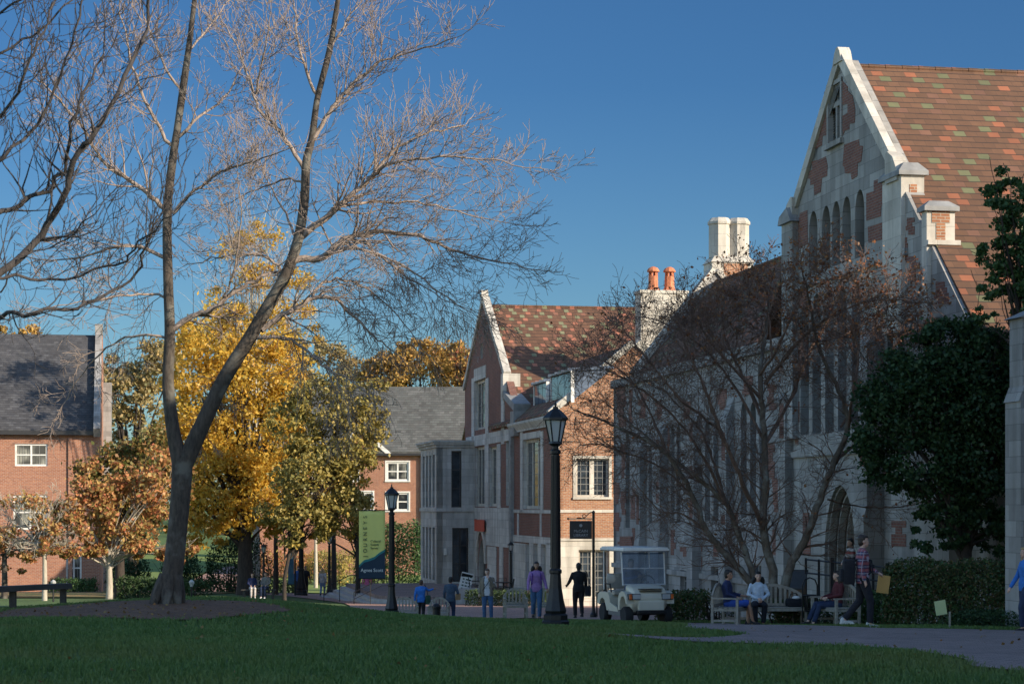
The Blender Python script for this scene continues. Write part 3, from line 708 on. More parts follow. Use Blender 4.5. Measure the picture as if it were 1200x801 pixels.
mb.box((vB0-.08,uB-.08,zm-.1),(VW,uB,zm+.1)); mb.box((vB0-.08,uB,zm-.1),(vB0,uBb,zm+.1))
mb.build('bay_cornice',M['stone'],mid,mo)
for i,r in enumerate(ww): window(mid,mo,'U',uB,*r,nx=1 if i==0 else 2,nz=2,depth=.2,mat='door',fw=.08)
for h in hl: window(mid,mo,'V',vB0,*h,nx=1,nz=1,depth=.18,mat='door',fw=.05)
r=wpx(uB,520,642,523.5,650,'U'); mb=MB(); mb.bbox((r[0],uB-.14,r[2]),(r[1],uB,r[3]),.03); mb.build('wall_light',M['white'],mid,mo)

# ================================================================ grey-roofed brick building left
UL=None
def frontal_root(name,label,px,d,base):
    r=thing(name,label,'building',(((px-600)/F*d)*1.0,d,base),0); return r,(-(px-600)/F*d,-d,-base)
dL=130.0
def X(px,d): return (px-600)/F*d
def Z(py,d): return (HY-py)/F*d
rl=thing('grey_roofed_building','old red brick building with plain slate roof at the left edge','building',(X(112,dL),dL,-5.8),TH); lo_=(-X(112,dL),-dL,5.8)
mb=MB(); holes=[]; ww=[]
for (x0,y0,x1,y1) in ((20,520,57,546),(18,580,57,620),(-60,520,-25,546),(-60,580,-25,620),(78,640,96,690)):
    r=(X(x0,dL),X(x1,dL),Z(y1,dL),Z(y0,dL)); holes.append(rect(*r)); ww.append(r)
xr=X(112,dL)
wall(mb,'U',dL,[(X(-260,dL),-6.4),(xr,-6.4),(xr,Z(505,dL)),(X(-260,dL),Z(505,dL))],holes,.4)
za=Z(405,dL)+1.2; ub=dL+6.5
mb.prism([(xr,dL,-6.4),(xr,dL+13,-6.4),(xr,dL+13,Z(505,dL)),(xr,dL+6.5,za),(xr,dL,Z(505,dL))],(.35,0,0))
mb.box((X(83,dL)-.12,dL-.12,-6),(X(83,dL)+.12,dL,Z(510,dL)),0)
mb.build('wall',M['brickL'],rl,lo_)
for r in ww: window(rl,lo_,'U',dL,*r,nx=2,nz=1,glass='glassw',depth=.12,mat='white',fw=.11,lead=(1,1),surround=0)
mb=MB(); mb.prism([(X(-262,dL),dL-.35,Z(508,dL)),(X(-262,dL),dL-.35,Z(504,dL)),(X(-262,dL),dL+6.5,za),(X(-262,dL),dL+13.3,Z(504,dL)),(X(-262,dL),dL+6.5,za-.3)],(xr-.1-X(-262,dL),0,0)); mb.build('roof',M['slate'],rl,lo_)
mb=MB(); mb.box((X(-262,dL),dL-.45,Z(508,dL)-.1),(xr-.1,dL-.3,Z(505,dL))); mb.build('gutter',M['door'],rl,lo_)
mb=MB()
d=Vector((6.5,za-Z(508,dL))); n=Vector((-d.y,d.x)).normalized()
mb.prism([(xr-.12,dL-.5,Z(512,dL)),(xr-.12,dL+6.5,za),(xr-.12,dL+6.5+n.x*.2,za+.55),(xr-.12,dL-.5+n.x*.55,Z(512,dL)+n.y*.75)],(.42,0,0))
mb.box((xr-.15,dL+5.9,za),(xr+.35,dL+7.1,za+.7)); mb.box((xr+.3,dL+9,2.6),(xr+.9,dL+10.2,Z(448,dL+9)))
mb.prism([(xr+.35,dL+8.2,-6.4),(xr+.35,dL+10.4,-6.4),(xr+.35,dL+10.4,Z(450,dL+9)),(xr+.35,dL+8.2,Z(450,dL+9))],(.5,0,0))
mb.build('gable_coping',M['stonew'],rl,lo_)

# ================================================================ far brick building in the centre
dC=172.0
rc,co_=frontal_root('slate_roofed_building','distant brick building under a wide weathered slate roof behind the banner lamp',470,dC,-5.2)
mb=MB(); holes=[]; ww=[]
for (x0,y0,x1,y1) in ((453,541,479,563),(453,577,479,598),(419,576,437,597),(366,540,386,560),(366,577,386,598),(401,541,420,563),(505,541,530,563),(330,541,352,563),(330,577,352,598)):
    r=(X(x0,dC),X(x1,dC),Z(y1,dC),Z(y0,dC)); holes.append(rect(*r)); ww.append(r)
wall(mb,'U',dC,[(X(300,dC),-7),(X(600,dC),-7),(X(600,dC),Z(530,dC)),(X(300,dC),Z(530,dC))],holes,.4)
mb.box((X(496,dC)-.18,dC-.25,-5.5),(X(496,dC)+.18,dC,Z(531,dC)),0)
# small cross gable
pts=[(X(392,dC),Z(532,dC)),(X(453,dC),Z(532,dC)),(X(422,dC),Z(506,dC))]
mb.prism([(a,dC-.05,z) for a,z in pts],(0,.5,0))
mb.build('wall',M['brickL'],rc,co_)
for r in ww: window(rc,co_,'U',dC,*r,nx=2,nz=1,glass='glassw',depth=.1,mat='white',fw=.14,surround=.12,smat='white')
mb=MB(); ph=6.0; zr=(HY-453)/F*(dC+ph)
mb.prism([(X(298,dC),dC-.4,Z(532,dC)),(X(298,dC),dC-.4,Z(529,dC)),(X(298,dC),dC+ph,zr),(X(298,dC),dC+2*ph,Z(529,dC)),(X(298,dC),dC+ph,zr-.4)],(X(602,dC)-X(298,dC),0,0))
ga=(X(422,dC),Z(503,dC)); zs_=(zr-Z(529,dC))/ph; dep=(ga[1]-Z(529,dC))/zs_
for s in (-1,1):
    e=(ga[0]+s*(X(456,dC)-X(422,dC)),Z(533,dC))
    mb.add([(ga[0],dC-.3,ga[1]),(e[0],dC-.3,e[1]),(e[0],dC+.2,e[1]),(ga[0],dC+dep,ga[1]),(ga[0],dC-.3,ga[1]-.25),(e[0],dC-.3,e[1]-.25)],[(0,1,2,3),(0,4,5,1)])
mb.build('roof',M['slate2'],rc,co_)
mb=MB()
for s in (-1,1):
    e=(ga[0]+s*(X(457,dC)-X(422,dC)),Z(534,dC)); d=Vector((e[0]-ga[0],e[1]-ga[1])); n=Vector((-d.y,d.x)).normalized(); n=n if n.y>0 else -n
    mb.prism([(ga[0],dC-.45,ga[1]-.1),(e[0],dC-.45,e[1]-.1),(e[0]+n.x*.25,dC-.45,e[1]+n.y*.25),(ga[0],dC-.45,ga[1]+.3)],(0,.2,0))
mb.build('gable_coping',M['white'],rc,co_)
mb=MB(); mb.box((X(300,dC),dC-.5,Z(533,dC)-.05),(X(600,dC),dC-.35,Z(531,dC))); mb.build('gutter',M['door'],rc,co_)

# ================================================================ building at the right edge (its tall part stands outside the frame)
uE=None
dE=42.0; xE=X(1198,dE); vE0=xE*CT+dE*ST; uE=-xE*ST+dE*CT
re_,eo=root_at('corner_building','pale stone building corner with brick quoins at the right edge','building',vE0,uE,-2.4)
mb=MB()
mb.box((vE0,uE,-3),(vE0+1.0,uE+.62,Z(372,dE)))
mb.box((vE0-.08,uE-.1,-3),(vE0+1.0,uE+.66,Z(470,dE)))
mb.prism([(vE0-.12,uE-.1,Z(470,dE)),(vE0+1.0,uE-.1,Z(470,dE)),(vE0+1.0,uE-.1,Z(452,dE)),(vE0,uE-.1,Z(452,dE))],(0,.76,0))
mb.prism([(vE0-.12,uE-.1,Z(372,dE)),(vE0+1.1,uE-.1,Z(372,dE)),(vE0+1.1,uE-.1,Z(350,dE)),(vE0+.35,uE-.1,Z(360,dE))],(0,.8,0),2)
for (y0,y1,a) in ((395,412,.28),(412,432,.2),(432,445,.3),(475,483,.22),(517,530,.22),(378,395,.4),(560,572,.5)):
    mb.box((vE0+a*.4,uE-.115,Z(y1,dE)),(vE0+1.01,uE-.09,Z(y0,dE)),1)
mb.box((vE0+1,uE-8,-3),(vE0+5.5,uE+.5,Z(372,dE)+.3))
mb.build('corner_pier',[M['stonew'],M['brickd'],M['lead']],re_,eo)
VC,UC,ZC=24.0,36.0,14.6                        # unseen tall block further right, sized to cast the lawn's shade
mb=MB(); holes=[]; ww=[]
for fl in range(4):
    for i in range(20):
        u=-38+i*3.6; z0=-1.0+fl*3.8
        if u<uE-9 or fl>1: r=(u,u+1.5,z0,z0+2.1); holes.append(rect(*r)); ww.append(r)
wall(mb,'V',VC,[(-42,-3),(UC,-3),(UC,ZC-.5),(-42,ZC-.5)],holes,.5)
mb.box((VC,-42,-3),(VC+8,-41.5,ZC-.5)); mb.box((VC,UC-.5,-3),(VC+8,UC,ZC-.5)); mb.box((VC+7.5,-41.5,-3),(VC+8,UC-.5,ZC-.5)); mb.box((VC+.5,-41.5,ZC-1.5),(VC+7.5,UC-.5,ZC-1.2))
mb.box((VC-.2,-42.2,ZC-.5),(VC+8.2,UC+.2,ZC),1)
mb.box((VC-1,UC-6,-3),(VC+10,UC+5,7.4))  # unseen low wing added to keep the hall's near wall in shade
mb.build('wall',[M['brickL'],M['trim']],re_,eo)
for r in ww[::1]:
    if r[0]>-20: window(re_,eo,'V',VC,*r,nx=2,nz=1,depth=.2,mat='white',fw=.08)
# ---------------------------------------------------------------- ground sheets
def grid(xs, ys, zf):
    Xg,Yg=np.meshgrid(xs,ys); Zg=zf(Xg,Yg); V=np.stack([Xg.ravel(),Yg.ravel(),Zg.ravel()],1)
    nx,ny=len(xs),len(ys); i=np.arange(nx*ny).reshape(ny,nx)
    Fq=np.stack([i[:-1,:-1].ravel(),i[:-1,1:].ravel(),i[1:,1:].ravel(),i[1:,:-1].ravel()],1); return V,Fq
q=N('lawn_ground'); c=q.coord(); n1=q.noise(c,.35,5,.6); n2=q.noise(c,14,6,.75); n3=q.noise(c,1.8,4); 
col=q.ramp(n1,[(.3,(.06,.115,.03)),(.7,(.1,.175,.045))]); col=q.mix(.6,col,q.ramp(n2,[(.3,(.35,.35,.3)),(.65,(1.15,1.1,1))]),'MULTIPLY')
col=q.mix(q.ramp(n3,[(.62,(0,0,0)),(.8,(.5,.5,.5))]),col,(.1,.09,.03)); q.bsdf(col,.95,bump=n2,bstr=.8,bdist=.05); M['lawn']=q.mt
def mbrickpave(name,c1,c2,rot=.4):
    q=N(name); c=q.coord(); mp=q.n('ShaderNodeMapping',ins={0:c,2:(0,0,rot)}).outputs[0]
    b=q.n('ShaderNodeTexBrick',offset=.5,ins={'Vector':mp,'Color1':(*c1,1),'Color2':(*c2,1),'Mortar':(.1,.085,.075,1),'Scale':1,'Mortar Size':.006,'Brick Width':.22,'Row Height':.11,'Bias':0})
    n=q.noise(c,.5,6,.65); n2=q.noise(c,5,5)
    x=q.mix(.6,b.outputs[0],q.ramp(n,[(.3,(.55,.55,.55)),(.65,(1,1,1))]),'MULTIPLY'); x=q.mix(.4,x,q.ramp(n2,[(.3,(.5,.5,.5)),(.65,(1,1,1))]),'MULTIPLY')
    q.bsdf(x,.8,bump=q.math('MULTIPLY',b.outputs[1],-1.0),bstr=.4,bdist=.01); return q.mt
M['pave']=mbrickpave('brick_paving',(.3,.21,.18),(.4,.29,.25)); M['pave2']=mbrickpave('pale_brick_paving',(.5,.3,.23),(.42,.25,.2),.2)
q=N('bark_mulch'); c=q.coord(); v=q.n('ShaderNodeTexVoronoi',ins={'Vector':q.n('ShaderNodeMapping',ins={0:c,3:(1,2.2,1)}).outputs[0],'Scale':14}); n=q.noise(c,1.1,4)
col=q.ramp(v.outputs['Color'],[(0,(.08,.036,.018)),(.5,(.17,.08,.04)),(1,(.28,.15,.075))]); col=q.mix(.5,col,q.ramp(n,[(.3,(.5,.5,.5)),(.7,(1,1,1))]),'MULTIPLY'); q.bsdf(col,.9,bump=v.outputs[0],bstr=1,bdist=.03); M['mulch']=q.mt
q=N('leaf_litter'); c=q.coord(); v=q.n('ShaderNodeTexVoronoi',ins={'Vector':c,'Scale':7})
n=q.noise(c,.4,5,.6); col=q.ramp(v.outputs['Color'],[(0,(.06,.08,.02)),(.35,(.12,.12,.04)),(.6,(.35,.16,.05)),(1,(.45,.28,.08))]); col=q.mix(q.ramp(n,[(.45,(0,0,0)),(.6,(1,1,1))]),col,(.06,.1,.025)); q.bsdf(col,.9,bump=v.outputs[0],bstr=.6,bdist=.03); M['litter']=q.mt

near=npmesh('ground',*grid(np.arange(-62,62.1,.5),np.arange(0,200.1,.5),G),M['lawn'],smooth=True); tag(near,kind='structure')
xs=np.concatenate([np.linspace(-1500,-62,14),np.linspace(62,1500,14)])
def ring():
    Vs=[];Fs=[];b=0
    for (xa,xb,ya,yb) in ((-1500,-62,-300,2400),(62,1500,-300,2400),(-62,62,200,2400),(-62,62,-300,0)):
        xx=np.linspace(xa,xb,20); yy=np.unique(np.concatenate([np.linspace(ya,yb,30),np.clip(np.linspace(0,300,61),ya,yb)]))
        v,f=grid(xx,yy,G); Vs.append(v); Fs.append(f+b); b+=len(v)
    return np.concatenate(Vs),np.concatenate(Fs)
tag(npmesh('terrain',*ring(),M['lawn'],smooth=True),kind='structure')

def pip(x,y,poly):
    inside=np.zeros(np.shape(x),bool); n=len(poly); j=n-1
    for i in range(n):
        xi,yi=poly[i]; xj,yj=poly[j]
        cnd=((yi>y)!=(yj>y))&(x<(xj-xi)*(y-yi)/((yj-yi) if abs(yj-yi)>1e-9 else 1e-9)+xi); inside^=cnd; j=i
    return inside
def smoothpoly(poly,n=4):
    out=[];m=len(poly)
    for i in range(m):
        p0,p1,p2,p3=[Vector(poly[(i+k)%m]) for k in (-1,0,1,2)]
        for t in range(n):
            t=t/n; out.append(tuple(.5*((2*p1)+(p2-p0)*t+(2*p0-5*p1+4*p2-p3)*t*t+(3*p1-p0-3*p2+p3)*t**3)))
    return out
def sheet(name,poly,mat,lift,step=.5,kind='structure',sm=3,crown=None):
    if sm>1: poly=smoothpoly(poly,sm)
    xs=[p[0] for p in poly]; ys=[p[1] for p in poly]
    gx,gy=np.meshgrid(np.arange(min(xs),max(xs),step)+.013,np.arange(min(ys),max(ys),step)+.017); gx=gx.ravel();gy=gy.ravel()
    k=pip(gx,gy,poly); pts=[Vector(p) for p in poly]+[Vector((a,b)) for a,b in zip(gx[k],gy[k])]
    n=len(poly); r=geometry.delaunay_2d_cdt(pts,[(i,(i+1)%n) for i in range(n)],[],1,1e-4)
    vs=[(p.x,p.y,Gz(p.x,p.y)+lift) for p in r[0]]; mb=MB(); mb.add(vs,[tuple(f) for f in r[2]])
    o=mb.build(name,mat,smooth=True); 
    if kind: tag(o,kind=kind)
    return o,poly
# brick path on the right: its edges are read off as ground points
top=[(-2.5,53.5),(1.0,51.6),(4.0,50.2),(5.6,48.8)]+[gp(1000,736),gp(1100,737.5),gp(1190,739.5)]+[(12.5,39.0),(18,36)]
bot=[(18,18),(10.5,20.2),gp(1200,789),gp(1130,774),gp(1060,763),gp(1000,758.5),gp(930,756.5),gp(860,754.5),gp(790,752),(1.6,31.3),(1.3,32.0),gp(800,748.5),gp(862,746)]
tip=[gp(868,743),gp(840,739),gp(800,735.5)]
tip=[(t[0],t[1]) for t in tip]
path_poly=top+bot+tip+[(3.6,46.5),(1.0,48.8),(-2.5,51.2)]
print('PATH',[(round(a,1),round(b,1)) for a,b in path_poly])
_,pathp=sheet('path',path_poly,M['pave'],.03,.6)
mul=[( -6.9+(2.6+.25*math.sin(5*t+1))*math.cos(t), 37.3+(3.1+.35*math.sin(4*t))*math.sin(t)+.4*math.sin(3*t)) for t in np.linspace(0,2*math.pi,26)[:-1]]
_,mulp=sheet('mulch_bed',mul,M['mulch'],.035,.5,kind='structure')
# lawn beyond the crest, litter and plaza
sheet('leaf_litter',[(-60,94),(-19,94),(-17,104),(-16,118),(-17,128),(-60,129.3)],M['litter'],.05,.7)
q=N('sunlit_tint_lawn'); c=q.coord(); n1=q.noise(c,.5,5,.6); n2=q.noise(c,6,6,.7); q.bsdf(q.mix(.4,q.ramp(n1,[(.3,(.13,.19,.035)),(.7,(.2,.27,.05))]),q.ramp(n2,[(.3,(.5,.5,.5)),(.7,(1,1,1))]),'MULTIPLY'),.9); M['lawn2']=q.mt  # brighter grass colour paints sunlight into the far lawn
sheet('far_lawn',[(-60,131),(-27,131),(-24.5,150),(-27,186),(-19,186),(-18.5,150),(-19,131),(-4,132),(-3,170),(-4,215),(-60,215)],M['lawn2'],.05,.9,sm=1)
sheet('plaza',[(-22,119.5),(-22,128.5),(-14,130),(-7.5,131),(-6,122),(4.3,117.5),(4,84),(8,66),(3,57),(-1,70),(-6.5,86),(-8.5,104),(-13,116)],M['pave2'],.035,1.5)
sheet('far_path',[(-24,129),(-20.5,129),(-19.5,150),(-21,185),(-26,185),(-25,150)],M['pave2'],.04,1.5)
tag(bpy.data.objects['leaf_litter'],kind='stuff')
# grass blades on the visible lawn
def grass(name,n,ymin,ymax,h0,h1,mat,excl,xr=None):
    Vs=[];x=rng.uniform(-12,12,n*3); y=ymin+(ymax-ymin)*rng.random(n*3)**1.25
    k=(np.abs(x)<.262*y+.6); 
    jx=x+.1*np.sin(x*9+y*4)+rng.normal(0,.05,len(x)); jy=y+.25*np.sin(y*5-x*7)+rng.normal(0,.12,len(x))
    for e in excl: k&=~pip(jx,jy,e)
    if xr is not None: k&=xr(x,y)
    x=x[k][:n];y=y[k][:n]; m=len(x); z=G(x,y)
    cl=.5+.5*np.sin(x*1.3+np.sin(y*.9)*2)*np.sin(y*1.1+x*.4); h=(h0+(h1-h0)*rng.random(m))*(.75+.5*cl)
    a=rng.uniform(0,math.pi,m); w=rng.uniform(.006,.013,m)*np.clip(y/26,1,2.2); lean=rng.normal(0,.35,(m,2))*h[:,None]
    dx=np.cos(a)*w;dy=np.sin(a)*w
    V=np.empty((m,4,3)); V[:,0]=np.stack([x-dx,y-dy,z],1);V[:,1]=np.stack([x+dx,y+dy,z],1)
    V[:,2]=np.stack([x+dx*.4+lean[:,0],y+dy*.4+lean[:,1],z+h],1);V[:,3]=np.stack([x-dx*.4+lean[:,0],y-dy*.4+lean[:,1],z+h],1)
    V=V.reshape(-1,3);Fq=np.arange(m*4).reshape(m,4); o=npmesh(name,V,Fq,mat); tag(o,kind='stuff'); return o
M['grass']=m_leaf('grass_blades',[(.08,.15,.04),(.12,.21,.055),(.17,.25,.075),(.1,.18,.05)],.3,patch=(.17,.19,.06))
grass('grass',210000,18.5,56,.035,.075,M['grass'],[pathp,mulp])
# fallen leaves
n=500; x=rng.uniform(-10,10,n); y=rng.uniform(19,48,n); k=(np.abs(x)<.26*y); x=x[k];y=y[k]
x2=rng.normal(-6.8,2.2,380); y2=rng.normal(36.8,2,380); x=np.concatenate([x[:260],x2]);y=np.concatenate([y[:260],y2]); m=len(x); z=G(x,y)+.045
a=rng.uniform(0,6.28,m); s=rng.uniform(.018,.036,m); ux=np.stack([np.cos(a)*s,np.sin(a)*s,rng.normal(0,.3,m)*s],1); uy=np.stack([-np.sin(a)*s*.7,np.cos(a)*s*.7,rng.normal(0,.5,m)*s],1); c=np.stack([x,y,z],1)
V=np.stack([c-ux,c+uy,c+ux,c-uy],1).reshape(-1,3); M['dryleaf']=m_leaf('dry_leaves',[(.25,.11,.04),(.32,.2,.07),(.14,.07,.03),(.36,.26,.1)],.2)
tag(npmesh('fallen_leaves',V,np.arange(m*4).reshape(m,4),M['dryleaf']),kind='stuff')
# raised stone patio with rounded steps in front of the annex
PZt=-4.66
def ringpoly(off): 
    pts=[(VW-.0,121),(VW-.0,103),(VW-4.9,103)]
    for k in range(9):
        q=math.pi*(.5*k/8); pts.append((VW-4.9-(2.6+off)*math.sin(q), 103-off*math.cos(q)+ (2.6)*(1-math.cos(q))))
    pts+= [(VW-7.5-off,121)]
    return pts
pr_,po_=root_at('patio','raised pale stone patio with rounded steps in front of the annex','patio',VW-8,100,-5.2)
mb=MB(); mb.prism([(v,u,-6.3) for v,u in ringpoly(0)],(0,0,PZt+6.3)); mb.build('patio_deck',M['pave'],pr_,po_)
for i in range(4):
    mb=MB(); o_=.38*(i+1); P=ringpoly(o_); mb.prism([(v,u-(.0),-6.3) for v,u in P[2:]+[(VW-4.9,121)]],(0,0,PZt+6.3-.17*(i+1))); mb.build('step',M['concrete'],pr_,po_)
mb=MB(); mb.box((VW-3.9,102.6,-5.9),(VW-.2,103.05,PZt+.42)); mb.build('patio_wall',M['concrete'],pr_,po_)
# ---------------------------------------------------------------- trees
class Tubes:                                    # fast collector of many tapered tubes
    def __init__(s): s.V=[]; s.F=[]; s.n=0
    def add(s,pts,rad,sides):
        P=np.asarray(pts,float); n=len(P); T=np.gradient(P,axis=0); T/=np.linalg.norm(T,axis=1)[:,None]+1e-9
        ref=np.array([.13,.31,.94]) if abs(T[0,2])<.85 else np.array([.9,.3,.1])
        A=np.cross(T,ref); A/=np.linalg.norm(A,axis=1)[:,None]+1e-9; B=np.cross(T,A)
        q=np.arange(sides)*2*math.pi/sides
        R_=(A[:,None,:]*np.cos(q)[None,:,None]+B[:,None,:]*np.sin(q)[None,:,None])*np.asarray(rad)[:,None,None]+P[:,None,:]
        s.V.append(R_.reshape(-1,3)); i=np.arange(n-1)[:,None]*sides+np.arange(sides)[None,:]; j=np.arange(n-1)[:,None]*sides+((np.arange(sides)+1)%sides)[None,:]
        s.F.append(np.stack([i,j,j+sides,i+sides],2).reshape(-1,4)+s.n); s.n+=n*sides
    def build(s,name,mat,parent=None,loc=None):
        return npmesh(name,np.concatenate(s.V),np.concatenate(s.F),mat,parent,loc,True)
def interp_line(P,R_,n):
    P=np.asarray(P,float); R_=np.asarray(R_,float); m=len(P)
    if m==2: t=np.linspace(0,1,n)[:,None]; return P[0]*(1-t)+P[1]*t, np.linspace(R_[0],R_[1],n)
    ts=np.linspace(0,m-1,n); out=[]; rr=np.interp(ts,np.arange(m),R_)
    for t in ts:
        i=min(int(t),m-2); f=t-i; p0=P[max(i-1,0)];p1=P[i];p2=P[i+1];p3=P[min(i+2,m-1)]
        out.append(.5*((2*p1)+(p2-p0)*f+(2*p0-5*p1+4*p2-p3)*f*f+(3*p1-p0-3*p2+p3)*f**3))
    return np.array(out),rr
def grow(tb,rg,start,dirn,length,r0,level,maxl,up,tips,kids=(5,4,3),ang=(.5,1.0),crook=.16,sides=(6,4,3,3),rmin=.004,lf=(.45,.75)):
    n=5 if level<maxl else 4; P=[np.array(start,float)]; d=np.array(dirn,float); d/=np.linalg.norm(d)
    for i in range(n):
        d=d+rg.normal(0,crook,3)+np.array([0,0,up*.22]); d/=np.linalg.norm(d); P.append(P[-1]+d*length/n)
    r=np.linspace(r0,max(r0*.3,rmin),n+1); tb.add(P,r,sides[min(level,3)])
    if level>=maxl: tips.append((P[-1],d)); tips.append((P[len(P)//2],d)); return
    k=kids[min(level,len(kids)-1)]
    for i in range(k):
        t=rg.uniform(.2,1.0) if i else 1.0; idx=t*n; a=int(min(idx,n-1)); f=idx-a; p=P[a]*(1-f)+P[a+1]*f
        dd=P[a+1]-P[a]; dd/=np.linalg.norm(dd); ax=rg.normal(0,1,3); ax-=ax.dot(dd)*dd; ax/=np.linalg.norm(ax)
        th=rg.uniform(*ang)*(.5 if i==0 else 1); nd=dd*math.cos(th)+ax*math.sin(th)
        grow(tb,rg,p,nd,length*rg.uniform(*lf)*(1-.25*t*.5),max(np.interp(t,[0,1],[r[0],r[-1]])*.6,rmin),level+1,maxl,up,tips,kids,ang,crook,sides,rmin,lf)
def limb(tb,rg,P,R_,nb,blen,maxl,up,tips,t0=.15,side=8,kids=(4,4,3),ang=(.5,1.05),rmin=.004,crook=.15,depthspread=1.0,end=True):
    n=max(8,len(P)*4); Q,r=interp_line(P,R_,n); L=np.linalg.norm(np.diff(Q,axis=0),axis=1).sum(); seg=L/n
    Q[1:-1]+=rg.normal(0,min(.006*L,.016),Q[1:-1].shape)
    tb.add(Q,r,side)
    for i in range(nb):
        t=t0+(1-t0)*((i+rg.random())/nb); a=min(int(t*(n-1)),n-2); f=t*(n-1)-a; p=Q[a]*(1-f)+Q[a+1]*f
        dd=Q[a+1]-Q[a]; dd/=np.linalg.norm(dd)+1e-9; ax=rg.normal(0,1,3)*np.array([1,depthspread,1]); ax-=ax.dot(dd)*dd; ax/=np.linalg.norm(ax)
        th=rg.uniform(.5,1.15); nd=dd*math.cos(th)+ax*math.sin(th); rr=np.interp(t,[0,1],[r[0],r[-1]])
        grow(tb,rg,p,nd,blen*rg.uniform(.55,1.15)*(1.15-.45*t),min(max(rr*.45,rmin),.045),1,maxl,up,tips,kids,ang,crook,rmin=rmin)
    if end:
        dd=Q[-1]-Q[-2]; grow(tb,rg,Q[-1],dd,blen*.7,max(r[-1],rmin),1,maxl,up,tips,kids,ang,crook,rmin=rmin)
def leaves(centers,size,rg,jit=.0,flat=0):
    C=np.asarray(centers); n=len(C); s=size*rg.uniform(.6,1.35,n)*.82
    a=rg.normal(0,1,(n,3)); a/=np.linalg.norm(a,axis=1)[:,None]; b=rg.normal(0,1,(n,3)); b[:,2]*=(1-flat); b-=(a*b).sum(1)[:,None]*a; b/=np.linalg.norm(b,axis=1)[:,None]
    A=a*s[:,None]*.5; B=b*s[:,None]*.33
    V=np.stack([C-A,C+B-A*.1,C+A,C-B-A*.1],1).reshape(-1,3); return V,np.arange(n*4).reshape(n,4)
def px3(L,d,o): return [tuple(np.array(W(x,y,d+(z[0] if z else 0)))-np.array(o)) for x,y,*z in L]

# ---- the large bare tree on the lawn
D=38.5; base=W(195,711,D); bz=Gz(base.x,base.y); o_=(base.x,base.y,bz)
mt=thing('bare_tree','large forked leafless tree standing in the mulch bed on the lawn','tree',o_,0)
rg=np.random.default_rng(11); k=D/F
tb=Tubes(); tips=[]
def PX(L,o=o_,d=D): return px3(L,d,o)
tr,rr=interp_line(PX([(195,716),(196,706),(203,665),(209,610),(213,560),(213,540)]),[.26,.22,.19,.18,.19,.195],26)
tb.add(tr,rr,18)
for a in range(7):                                     # root flare
    q=a*2*math.pi/7+.3; tb.add([(.08+.1*math.cos(q),.1*math.sin(q),.55),(.03+.22*math.cos(q),.22*math.sin(q),.2),(.32*math.cos(q),.32*math.sin(q),-.08)],[.13,.11,.04],8)
trunkL,rL=interp_line(PX([(213,552),(203,505),(197,450),(199,390),(197,330),(196,250),(202,190),(208,150),(215,100),(222,50),(228,0),(236,-60,.5),(240,-130,.8)]),[.16,.13,.11,.1,.092,.084,.078,.068,.07,.055,.045,.03,.015],48)
trunkR,rR=interp_line(PX([(213,550),(236,500),(262,445),(290,400),(312,362),(335,322),(350,278),(357,230),(359,190),(366,160),(372,115),(386,60),(396,0),(405,-60,-.4),(412,-120,-.8)]),[.175,.15,.137,.127,.118,.108,.096,.085,.08,.066,.056,.06,.045,.03,.015],56)
tb.add(trunkL,rL,14); tb.add(trunkR,rR,14); tb.build('trunk',M['bark'],mt)
tb=Tubes()
